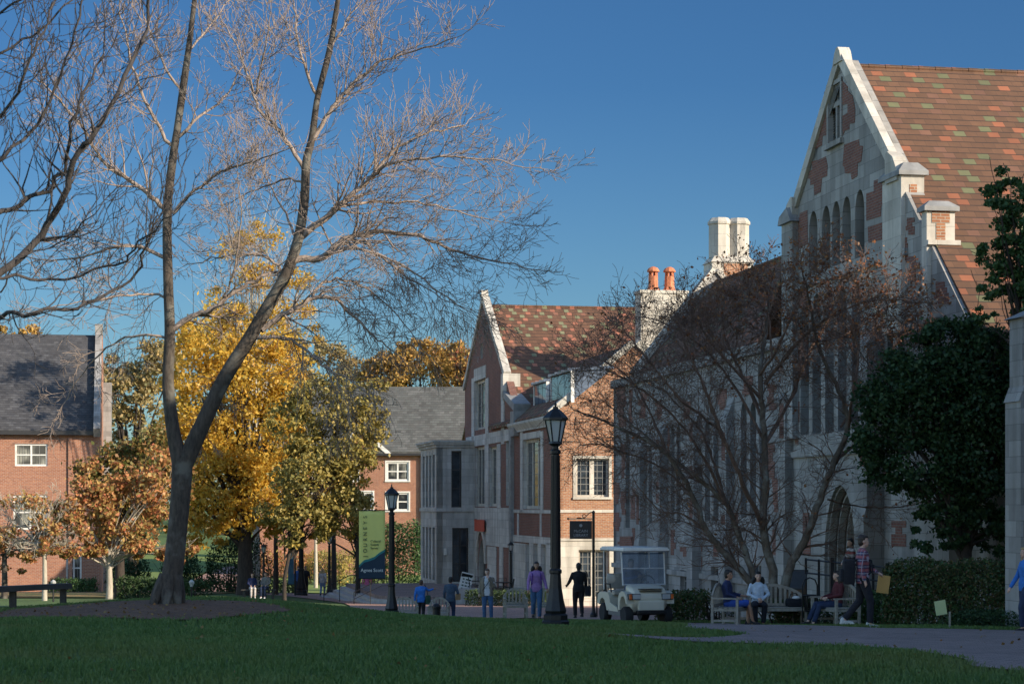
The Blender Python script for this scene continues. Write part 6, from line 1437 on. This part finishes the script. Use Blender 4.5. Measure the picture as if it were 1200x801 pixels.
def person(label,loc,yaw,H,P,skin='light',hair='brown',hairlen='short',top=None,bot=None,shoe=(.02,.02,.02),detail=1,headyaw=0,sleeve=1.0,skirt=False,bag=None,jacket=None,fem=False,kneecut=False):
    s=H/1.75; r=thing('person',label,'person',loc,yaw); vx={2:.0085,1:.012,0:.022}[detail]
    S=lambda J: tl(J)*s
    for n_ in ('L','Rr'):
        a_=P[n_]['sh']; P[n_]['sh']=(a_[0]*(.9 if fem else .97),a_[1],a_[2]-.035)
    pel,ch,nk,hd=S(P['pel']),S(P['ch']),S(P['nk']),S(P['hd']); wS=.9 if fem else 1.0
    up=(ch-pel); seated=P['pel'][2]<.8
    def tors(m,g=0,lo=-.05):
        w1=pel+up*.45; shc=ch.lerp(nk,.55)
        torsoloft(m,[(pel+Vector((0,0,lo*s)),(.15+g)*s,(.105+g)*s),(pel+Vector((0,0,.05*s)),(.165+g)*s,(.115+g)*s),(w1,(.135*wS+g)*s,(.095+g)*s),(ch,(.165*wS+g)*s,(.115+g)*s),(shc,(.155*wS+g)*s,(.085+g)*s),(shc.lerp(nk,.6),(.085+g*.6)*s,(.06+g*.6)*s)])
    b=MB(); tors(b)
    capsule(b,[nk-Vector((0,0,.06*s)),hd],[.056*s,.05*s])
    HR=Matrix.Rotation(headyaw,3,'Z')
    # head: skull, jaw, nose, ears
    b.ell(hd+HR@Vector((0,.012,.02))*s,(.074*s,.093*s,.1*s),16,12,M=HR); b.ell(hd+HR@Vector((0,-.03,-.045))*s,(.055*s,.058*s,.062*s),14,10,M=HR)
    b.ell(hd+HR@Vector((0,-.083,-.02))*s,(.013*s,.02*s,.022*s),8,6,M=HR); b.ell(hd+HR@Vector((0,-.078,.0))*s,(.009*s,.013*s,.03*s),8,6,M=HR); b.ell(hd+HR@Vector((0,-.07,-.085))*s,(.02*s,.016*s,.014*s),8,6,M=HR)
    for e in (-1,1): b.ell(hd+HR@Vector((e*.075,.012,-.01))*s,(.01*s,.02*s,.03*s),8,6,M=HR)
    for n in ('L','Rr'):
        J={k:S(v) for k,v in P[n].items()}
        capsule(b,[J['sh'],J['el'],J['wr']],[.048*s,.038*s,.026*s]); capsule(b,[J['hip'],J['hip'].lerp(J['kn'],.5),J['kn'],J['kn'].lerp(J['an'],.35),J['an']],[.085*s,.078*s,.055*s,.055*s,.036*s])
        # hand
        d=(J['wr']-J['el']).normalized(); hdn=S(P[n]['ht'])-J['wr'] if 'ht' in P[n] else d
        d=hdn.normalized(); side=d.cross(Vector((0,-1,.01))).normalized() if abs(d.y)<.9 else Vector((1,0,0)); nrm=d.cross(side).normalized()
        if detail==0: b.ell(J['wr']+d*.08*s,(.035*s,.035*s,.06*s),8,6)
        else:
            pc=J['wr']+d*.05*s
            for t,rr in ((0,.03),(.035,.036),(.07,.034)): b.ell(J['wr']+d*t*s+d*.012*s,(rr*s*.95,rr*s*.8,rr*s),8,6)
            for i,(o,L_) in enumerate(((-.028,.066),(-.01,.076),(.009,.072),(.027,.056))):
                k0=J['wr']+d*.085*s+side*o*s; k1=k0+(d*.6+nrm*.15)*L_*.6*s; k2=k1+(d*.5+nrm*.6)*L_*.55*s; b.tube([k0-d*.02*s,k0,k1,k2],[.0105*s,.0105*s,.0095*s,.008*s],6)
            k0=J['wr']+d*.03*s-side*.03*s; b.tube([k0,k0+(d*.6-side*.6)*.04*s,k0+(d*1.1-side*.6+nrm*.3)*.06*s],[.013*s,.012*s,.009*s],6)
        # foot
        fw=Vector((0,-1,0)); f0=J['an']; tz=.035*s; 
        b.tube([f0+Vector((0,.05*s,-.03*s)),f0+Vector((0,-.05*s,-.035*s)),f0+Vector((0,-.16*s,-.05*s))],[.03*s,.034*s,.022*s],8)
    remesh(b,'body',SK[skin],r,vx)
    # face features
    if detail:
        for e in (-1,1):
            m=MB(); m.ell(hd+HR@Vector((e*.03,-.0745,.008))*s,(.0125*s,.008*s,.0075*s),8,6,M=HR,m=0); m.ell(hd+HR@Vector((e*.03,-.08,.008))*s,(.006*s,.004*s,.0062*s),8,6,M=HR,m=1); m.build('eye',[EYEW,EYED],r,smooth=True)
        m=MB(); m.ell(hd+HR@Vector((0,-.0855,-.052))*s,(.021*s,.006*s,.0065*s),8,6,M=HR); m.build('mouth',LIP,r,smooth=True)
        m=MB(); [m.ell(hd+HR@Vector((e*.031,-.079,.028))*s,(.018*s,.006*s,.0035*s),8,6,M=HR) for e in (-1,1)]; m.build('eyebrows',HA[hair],r,smooth=True)
    # hair
    m=MB(); m.ell(hd+HR@Vector((0,.032,.042))*s,(.084*s,.09*s,.092*s),14,10,M=HR)
    m.ell(hd+HR@Vector((0,-.035,.082))*s,(.062*s,.05*s,.032*s),12,8,M=HR)
    m.ell(hd+HR@Vector((0,.05,-.01))*s,(.08*s,.065*s,.09*s),14,10,M=HR)
    if hairlen=='long':
        for e,L_ in ((-.05,.26),(.05,.26),(0,.29),(-.075,.18),(.075,.18)): 
            a=hd+HR@Vector((e,.055 if abs(e)<.07 else .02,-.02))*s; m.tube([a,a+HR@Vector((e*.6,.015,-L_*.5))*s,a+HR@Vector((e*.8,.0,-L_))*s],[.056*s,.062*s,.03*s],8)
    if hairlen=='pony': a=hd+HR@Vector((0,.1,.02))*s; m.tube([a,a+Vector((0,.05,-.06))*s,a+Vector((0,.04,-.2))*s],[.03*s,.032*s,.012*s],8)
    if hairlen=='bun': m.ell(hd+HR@Vector((0,.11,.05))*s,(.05*s,.045*s,.05*s),10,8)
    ho_=remesh(m,'hair',HA[hair],r,max(vx,.01),3)
    # cut nothing: the face sits forward of the hair shell
    # top garment
    if top:
        m=MB(); tors(m,.017,-.1 if not seated else 0.0)
        for n in ('L','Rr'):
            J={k:S(v) for k,v in P[n].items()}; e=J['el'].lerp(J['wr'],max(0,(sleeve-.5)*2)*.93)
            pts=[J['sh']+Vector((0,0,.005)),J['el'],e] if sleeve>.5 else [J['sh'],J['sh'].lerp(J['el'],.75)]
            capsule(m,[J['sh']*.85+ch.lerp(nk,.4)*.15]+pts,[.056*s]+([.06*s,.053*s,.042*s] if sleeve>.5 else [.064*s,.058*s]))
        m.ell(nk-Vector((0,0,.03*s)),(.075*s,.07*s,.04*s),12,8)
        for n in ('L','Rr'): m.tube([nk-Vector((0,0,.035*s)),S(P[n]['sh'])+Vector((0,0,-.005))],[.05*s,.062*s],10)
        remesh(m,'shirt',top,r,vx*1.1)
    if jacket:
        m=MB(); up2=up
        for e in (-1,1):
            J={k:S(v) for k,v in P['L' if e<0 else 'Rr'].items()}
            capsule(m,[J['sh'],J['el'],J['el'].lerp(J['wr'],.9)],[.07*s,.062*s,.052*s])
            x=-e*.12*s*wS
            for k_ in range(5):
                c=pel.lerp(ch,k_/3.4)+Vector((x,0,-.06*s)); m.ell(c,(.085*s,.135*s,.11*s),12,8)
            m.ell(ch.lerp(nk,.5)+Vector((x*.8,0,0)),(.085*s,.105*s,.07*s),12,8)
        m.ell(pel.lerp(ch,.5)+Vector((0,.06*s,0)),(.16*s,.09*s,.3*s),14,10)
        remesh(m,'jacket',jacket,r,vx*1.1)
    if bot:
        m=MB(); torsoloft(m,[(pel-Vector((0,0,.07*s)),.16*s,.12*s),(pel+Vector((0,0,.03*s)),.176*s,.126*s),(pel+Vector((0,0,.1*s)),.155*s,.113*s)])
        if skirt:
            for n in ('L','Rr'):
                J={k:S(v) for k,v in P[n].items()}; capsule(m,[J['hip'],J['hip'].lerp(J['kn'],.9)],[.105*s,.085*s])
        else:
            for n in ('L','Rr'):
                J={k:S(v) for k,v in P[n].items()}; end=J['an']+(J['kn']-J['an']).normalized()*.02*s if not kneecut else J['kn'].lerp(J['an'],.12)
                m.tube([J['hip'],J['hip'].lerp(J['kn'],.5),J['kn'],J['kn'].lerp(end,.5),end],[.102*s,.093*s,.073*s,.066*s,.06*s],12); m.ell(J['kn'],(.073*s,)*3,12,8); m.ell(J['hip'],(.102*s,)*3,12,8)
        remesh(m,'trousers' if not skirt else 'skirt',bot,r,vx*1.1)
    for n in ('L','Rr'):
        J={k:S(v) for k,v in P[n].items()}; f0=J['an']; m=MB()
        tilt=0
        m.tube([f0+Vector((0,.075,-.03))*s,f0+Vector((0,.03,-.035))*s,f0+Vector((0,-.07,-.045))*s,f0+Vector((0,-.165,-.057))*s],[.038*s,.046*s,.044*s,.03*s],10,flat=.85); m.ell(f0+Vector((0,.03,-.0))*s,(.04*s,.045*s,.05*s),10,8)
        m.box(tuple(f0+Vector((-.04,-.19,-.085))*s),tuple(f0+Vector((.04,.085,-.06))*s))
        remesh(m,'shoe',shoe if not isinstance(shoe,tuple) else cloth('shoe_%02x%02x'%(int(shoe[0]*255),int(shoe[2]*255)),shoe),r,max(vx,.01),2)
    return r
def feet(px,d,z=None): return gpos(px,d,z)
CL=cloth
# 1 walking man with plaid shirt
P=walkp(.27,'Rr',.1)   # right leg (near the viewer) leads
P['Rr'].update(el=(.235,-.07,1.14),wr=(.25,.0,.9)); P['L'].update(el=(-.22,.08,1.14),wr=(-.2,.3,1.02),an=(-.09,-.33,.15),kn=(-.09,-.05,.5))
P['Rr'].update(kn=(.09,.13,.5),an=(.09,.12,.085))
pos=feet(1011,38.7); yaw1=R(88)
person('dark haired man striding right in a plaid shirt and dark trousers',pos,yaw1,1.78,P,'light','darkbrown','short',CL('plaid_flannel',(.12,.05,.09),'plaid'),CL('black_trousers',(.012,.013,.02)),shoe=(.55,.55,.52),detail=2)
def held(loc,yaw,rfz,s=1.0):
    v=Matrix.Rotation(yaw,4,'Z')@(tl(rfz)*s); return (loc[0]+v.x,loc[1]+v.y,loc[2]+v.z)
pk=thing('backpack','black backpack on the back of the man in plaid','backpack',held(pos,yaw1,(0,-.17,.86),1.02),yaw1)
m=MB(); m.bbox((-.15,-.02,-.05),(.15,.2,.42),.06); m.bbox((-.11,.18,.0),(.11,.26,.24),.04); m.build('pack_body',CL('black_nylon',(.012,.013,.018)),pk,smooth='auto')
for e in (-1,1): m=MB(); m.tube([(e*.09,.0,.38),(e*.1,-.12,.47),(e*.12,-.32,.4),(e*.14,-.34,.2),(e*.13,-.1,.02)],.018,6); m.build('strap',CL('black_nylon',(.012,.013,.018)),pk)
en=thing('envelope','large yellow manila envelope in the hand of the man in plaid','envelope',held(pos,yaw1,(-.2,.38,.62),1.02),yaw1+R(-75))
m=MB(); m.bbox((-.12,-.008,.02),(.13,.008,.36),.006,0,Matrix.Rotation(R(8),4,'Y')); m.build('paper',m_plain('manila_paper',(.5,.3,.09),.7,.08,6),en)
# 2 woman in striped sweater on the ramp
P=stand(); P['L'].update(el=(-.25,.05,1.15),wr=(-.1,.2,1.05)); P['Rr'].update(el=(.25,.05,1.15),wr=(.1,.2,1.05))
person('woman in striped sweater and dark hat standing on the ramp',(X(997,53.6),53.6,-2.52),R(-75),1.66,P,'light','black','short',CL('striped_knit',(.05,.04,.05),'stripe'),CL('dark_navy',(.015,.016,.025)),detail=1,fem=True)
# 3 seated on left bench, facing right
def seat_on(b,dx=0,dy=.0): 
    v=b.matrix_basis.copy(); q=Matrix.Rotation(b.rotation_euler.z,4,'Z')@Vector((dx,dy,0)); return (b.location.x+q.x,b.location.y+q.y,b.location.z)
P=sitp(); P['L'].update(wr=(-.1,.25,.72)); P['Rr'].update(kn=(.06,.4,.56),an=(.02,.5,.12))
person('person in navy and blue with bare legs sitting on the left bench',seat_on(BA,.1,-.02),R(75),1.68,P,'tan','black','short',CL('navy_blue_top',(.02,.03,.09)),CL('blue_skirt',(.03,.08,.35)),detail=1,skirt=True,sleeve=.9)
# 4 seated on long bench, facing the viewer
P=sitp(); P['L'].update(wr=(-.05,.14,.66),el=(-.25,-.06,.78)); P['Rr'].update(wr=(.05,.15,.68),el=(.25,-.06,.78),kn=(.16,.36,.52),an=(.14,.3,.085)); P['L'].update(kn=(-.08,.38,.53),an=(-.05,.32,.085))
person('woman with long black hair and pale blue shirt sitting on the long bench',seat_on(BL,-.28,-.02),R(4),1.66,P,'light','black','long',CL('pale_blue_cotton',(.5,.58,.66)),CL('black_trousers',(.012,.013,.02)),detail=1,fem=True)
hb=thing('handbag','black handbag with a pale cloth lying on the long bench','bag',tuple(Vector(seat_on(BL,.55,-.02))+Vector((0,0,.45))),R(5)); m=MB(); m.bbox((-.2,-.12,0),(.2,.12,.2),.07); m.build('bag_body',CL('black_nylon',(.012,.013,.018)),hb,smooth='auto'); m=MB(); m.ell((.04,-.02,.21),(.1,.08,.05),10,6); m.build('cloth',M['white'],hb,smooth=True)
m=MB(); m.tube([(-.12,0,.17),(-.08,0,.3),(.05,0,.32),(.1,0,.19)],.012,6); m.build('handle',M['black'],hb)
# 5 seated right bench, facing left
P=sitp(); P['L'].update(kn=(-.08,.4,.5),an=(-.08,.55,.1)); P['Rr'].update(kn=(.08,.42,.54),an=(.08,.62,.14)); P['L'].update(wr=(-.1,.2,.7)); P['Rr'].update(wr=(.1,.22,.7))
person('woman in a dark red coat and jeans sitting on the right bench facing left',seat_on(BR,-.05,-.02),R(-75),1.66,P,'light','darkbrown','long',CL('dark_red_wool',(.09,.018,.022)),CL('dark_denim',(.02,.035,.08)),detail=1,fem=True)
# 6 driver in the cart
P=sitp(); P['L'].update(wr=(-.16,.42,.92),el=(-.27,.1,.86)); P['Rr'].update(wr=(.0,.42,.92),el=(.22,.12,.84)); P['L'].update(an=(-.1,.5,.14),kn=(-.12,.42,.56)); P['Rr'].update(an=(.1,.5,.14),kn=(.12,.42,.56))
v=Matrix.Rotation(R(16),4,'Z')@Vector((.06,.42,.21)); person('driver in a blue shirt sitting behind the golf cart windshield',(gc.location.x+v.x,gc.location.y+v.y,gc.location.z+v.z),R(16),1.76,P,'tan','darkbrown','short',CL('blue_work_shirt',(.05,.11,.24)),CL('dark_navy',(.015,.016,.025)),detail=1)
# 7 dark figure by the sunlit wall
P=walkp(.1,'L',.1); P['L'].update(el=(-.27,.05,1.16),wr=(-.3,.26,1.05))
pos=feet(678,63.5); person('person all in black walking away in front of the sunlit wall',pos,R(188),1.76,P,'dark','black','short',CL('black_top',(.012,.012,.013)),CL('black_cloth',(.011,.011,.012)),detail=1)
sb=thing('shoulder_bag','black shoulder bag hanging at the right side of the figure in black','bag',held(pos,R(188),(.3,.0,.72)),R(190)); m=MB(); m.bbox((-.07,-.16,0),(.07,.16,.3),.03); m.build('bag_body',CL('black_nylon',(.012,.013,.018)),sb); m=MB(); m.tube([(0,-.14,.28),(.04,-.08,.72),(.1,0,.78),(.04,.1,.7),(0,.14,.28)],.012,5); m.build('strap',M['black'],sb)
# 8 woman in lavender
P=walkp(.1,'L',.08); P['L'].update(el=(-.25,.0,1.15),wr=(-.3,.12,.93))
pos=feet(628.5,58.5); person('woman with long dark hair, lavender top and jeans walking toward the viewer',pos,R(3),1.68,P,'tan','black','long',CL('lavender_knit',(.3,.17,.4)),CL('blue_denim',(.05,.11,.22)),detail=1,fem=True)
bp=thing('backpack','purple backpack worn by the woman in lavender','backpack',held(pos,R(3),(0,-.16,1.0),.96),R(3)); m=MB(); m.bbox((-.14,0,0),(.14,.16,.4),.05); m.build('pack_body',CL('purple_nylon',(.09,.03,.22)),bp,smooth='auto')
for e in (-1,1): m=MB(); m.tube([(e*.1,.02,.38),(e*.115,-.12,.44),(e*.12,-.29,.3),(e*.14,-.27,.1),(e*.14,-.08,0)],.02,6); m.build('strap',CL('purple_nylon',(.09,.03,.22)),bp)
# 9 man in tan jacket
P=stand(); P['L'].update(el=(-.24,.08,1.15),wr=(-.06,.2,1.42),ht=(-.01,.14,1.52),an=(-.14,.02,.085),kn=(-.13,.05,.5)); P['Rr'].update(wr=(.26,.04,.9))
pos=feet(571,70); person('man in a tan jacket over a white shirt, hand raised to his chin',pos,R(-4),1.78,P,'light','brown','short',CL('white_cotton',(.6,.62,.66)),CL('blue_denim',(.05,.11,.22)),detail=1,jacket=CL('tan_canvas',(.2,.17,.13)))
m=MB(); m.tube([tl((-.13,.1,1.46)),tl((-.02,.165,1.25)),tl((.14,.15,1.05)),tl((.19,.02,.98))],.022,6,flat=.4); st_=m.build('shoulder_strap',M['black'],bpy.data.objects[[o.name for o in COL.objects if o.get('label','').startswith('man in a tan')][0]])
# 10 denim-shirt man walking away
P=walkp(.12,'Rr',.08); P['Rr'].update(el=(.27,.02,1.15),wr=(.24,.22,1.08))
pos=feet(528,76); person('man in a dark denim shirt seen from behind carrying a folder',pos,R(175),1.78,P,'tan','black','short',CL('denim_shirt',(.05,.08,.12)),CL('dark_denim',(.02,.035,.08)),detail=1)
fo=thing('folder','brown paper folder under the arm of the man in denim','folder',held(pos,R(175),(.27,.12,1.02)),R(150)); m=MB(); m.bbox((-.02,-.15,-.12),(.02,.17,.12),.008); m.build('paper',m_plain('kraft_paper',(.4,.26,.13),.8),fo)
# 11 blue jacket walking away
P=walkp(.12,'L',.08); P['Rr'].update(el=(.3,.1,1.3),wr=(.48,.14,1.36))
pos=feet(493.5,78); person('person in a bright blue jacket seen from behind with one arm out',pos,R(178),1.66,P,'tan','brown','short',CL('bright_blue_nylon',(.03,.16,.5)),CL('black_cloth',(.011,.011,.012)),detail=1)
bg_=thing('shoulder_bag','dark green shoulder bag at the hip of the person in the bright blue jacket','bag',held(pos,R(178),(.27,-.02,.72)),R(178)); m=MB(); m.bbox((-.1,-.1,0),(.1,.1,.34),.05); m.build('bag_body',CL('dark_green_canvas',(.02,.06,.035)),bg_,smooth='auto'); m=MB(); m.tube([(0,0,.3),(.06,-.02,.55),(.14,-.02,.75)],.014,5); m.build('strap',M['black'],bg_)
# 12-17 far walkers
person('distant woman in a pink top and pale trousers below the green banner',feet(430,119),R(170),1.66,walkp(.12,'L'),'light','brown','short',CL('pink_cotton',(.6,.16,.3)),CL('pale_denim',(.3,.4,.52)),detail=0,fem=True)
person('distant woman with long blond hair and pale coat walking away',feet(378,123),R(172),1.72,walkp(.14,'Rr'),'light','blond','long',CL('pale_wool',(.5,.46,.44)),CL('light_denim',(.2,.28,.42)),detail=0,fem=True,jacket=None)
person('distant walker in a blue jacket, left of the pair behind a lamp post',feet(349.5,124),R(0),1.76,walkp(.1,'L'),'light','darkbrown','short',CL('mid_blue_nylon',(.05,.12,.33)),CL('dark_denim',(.02,.035,.08)),detail=0)
person('distant walker dressed in black, right of the pair behind a lamp post',feet(358,124.5),R(5),1.8,walkp(.12,'Rr'),'tan','black','short',CL('black_top',(.012,.012,.013)),CL('black_cloth',(.011,.011,.012)),detail=0)
p=gpos(303,107); wb=thing('low_bench','low backless bench under the golden tree with two people','bench',p,0); m=MB(); m.bbox((-.9,-.2,.4),(.9,.2,.46),.01); m.build('seat',M['woodd'],wb)
for e in (-.75,.75): m=MB(); m.box((e-.05,-.16,-.1),(e+.05,.16,.4)); m.build('leg',M['woodd'],wb)
P=sitp(); person('seated person in navy and white on the low bench, left of two',(p[0]-.32,p[1],p[2]),R(12),1.72,P,'light','darkbrown','short',CL('navy_blue_top',(.02,.03,.09)),CL('pale_wool',(.5,.46,.44)),shoe=(.6,.6,.6),detail=0)
P=sitp(); person('seated person in a grey jacket on the low bench, right of two',(p[0]+.34,p[1],p[2]),R(-10),1.78,P,'light','darkbrown','short',CL('grey_wool',(.2,.2,.19)),CL('dark_denim',(.02,.035,.08)),shoe=(.6,.6,.6),detail=0)
# 18 blond person at the right edge
person('blond person in a bright blue jacket cut by the right edge',feet(1202,39.5),R(-80),1.66,walkp(.12,'L'),'light','blond','long',CL('bright_blue_nylon',(.03,.16,.5)),CL('dark_denim',(.02,.035,.08)),detail=1,fem=True)
# ---------------------------------------------------------------- camera, sun, sky
cam=bpy.data.cameras.new('camera'); co=bpy.data.objects.new('camera',cam); COL.objects.link(co)
cam.sensor_width=36; cam.lens=36*F/1200; co.rotation_euler=(R(90),0,0); cam.shift_y=(HY-400.5)/1200
cam.clip_start=.5; cam.clip_end=5000
cam.dof.use_dof=True; cam.dof.focus_distance=62; cam.dof.aperture_fstop=6
SC.camera=co
AZ,EL=R(60),R(22.5)                           # sun: this far right of straight behind the viewer
sdir=Vector((math.sin(AZ)*math.cos(EL),-math.cos(AZ)*math.cos(EL),math.sin(EL)))
sl_=bpy.data.lights.new('sun','SUN'); sl_.energy=5; sl_.angle=R(.5); sl_.color=(1,.86,.68)
so=bpy.data.objects.new('sun',sl_); COL.objects.link(so); so.rotation_euler=sdir.to_track_quat('Z','Y').to_euler(); so.location=(30,-30,40)
wd=bpy.data.worlds.new('World'); SC.world=wd; wd.use_nodes=True; nt=wd.node_tree; nt.nodes.clear()
sky=nt.nodes.new('ShaderNodeTexSky'); sky.sky_type='NISHITA'; sky.sun_disc=False; sky.sun_elevation=EL
sky.sun_rotation=math.atan2(sdir.x,sdir.y)
sky.air_density=1.0; sky.dust_density=.5; sky.ozone_density=3.0; sky.altitude=200
bg=nt.nodes.new('ShaderNodeBackground'); bg.inputs[1].default_value=SKY_STRENGTH if 'SKY_STRENGTH' in globals() else .08
ow=nt.nodes.new('ShaderNodeOutputWorld'); mx=nt.nodes.new('ShaderNodeMix'); mx.data_type='RGBA'; mx.blend_type='MULTIPLY'; mx.inputs[0].default_value=1; tc=nt.nodes.new('ShaderNodeTexCoord'); vm=nt.nodes.new('ShaderNodeVectorMath'); vm.operation='DOT_PRODUCT'; vm.inputs[1].default_value=(0.05,.99,.12); nt.links.new(tc.outputs['Generated'],vm.inputs[0]); rp=nt.nodes.new('ShaderNodeValToRGB'); rp.color_ramp.elements[0].position=.35; rp.color_ramp.elements[0].color=(2.1,2.1,2.05,1); rp.color_ramp.elements[1].position=.88; rp.color_ramp.elements[1].color=(.34,.57,.77,1); nt.links.new(vm.outputs['Value'],rp.inputs[0]); sz_=nt.nodes.new('ShaderNodeSeparateXYZ'); nt.links.new(tc.outputs['Generated'],sz_.inputs[0]); r2=nt.nodes.new('ShaderNodeValToRGB'); r2.color_ramp.elements[0].position=.02; r2.color_ramp.elements[0].color=(1.55,1.28,1.1,1); r2.color_ramp.elements[1].position=.2; r2.color_ramp.elements[1].color=(.85,.92,.97,1); nt.links.new(sz_.outputs[2],r2.inputs[0]); m3=nt.nodes.new('ShaderNodeMix'); m3.data_type='RGBA'; m3.blend_type='MULTIPLY'; m3.inputs[0].default_value=1; nt.links.new(rp.outputs[0],m3.inputs[6]); nt.links.new(r2.outputs[0],m3.inputs[7]); nt.links.new(m3.outputs[2],mx.inputs[7]); nt.links.new(sky.outputs[0],mx.inputs[6]); nt.links.new(mx.outputs[2],bg.inputs[0]); nt.links.new(bg.outputs[0],ow.inputs[0])  # sky scaled up behind the viewer as added fill, dimmed ahead
vs=SC.view_settings; vs.view_transform='Standard'; vs.look='None'; vs.exposure=.58; vs.gamma=1
SC.render.engine='CYCLES'; cy=SC.cycles; cy.max_bounces=5; cy.diffuse_bounces=3; cy.glossy_bounces=3; cy.transmission_bounces=4; cy.transparent_max_bounces=8
cy.use_denoising=True; cy.caustics_reflective=False; cy.caustics_refractive=False
try: cy.denoiser='OPENIMAGEDENOISE'
except Exception: pass
SC.render.use_persistent_data=False
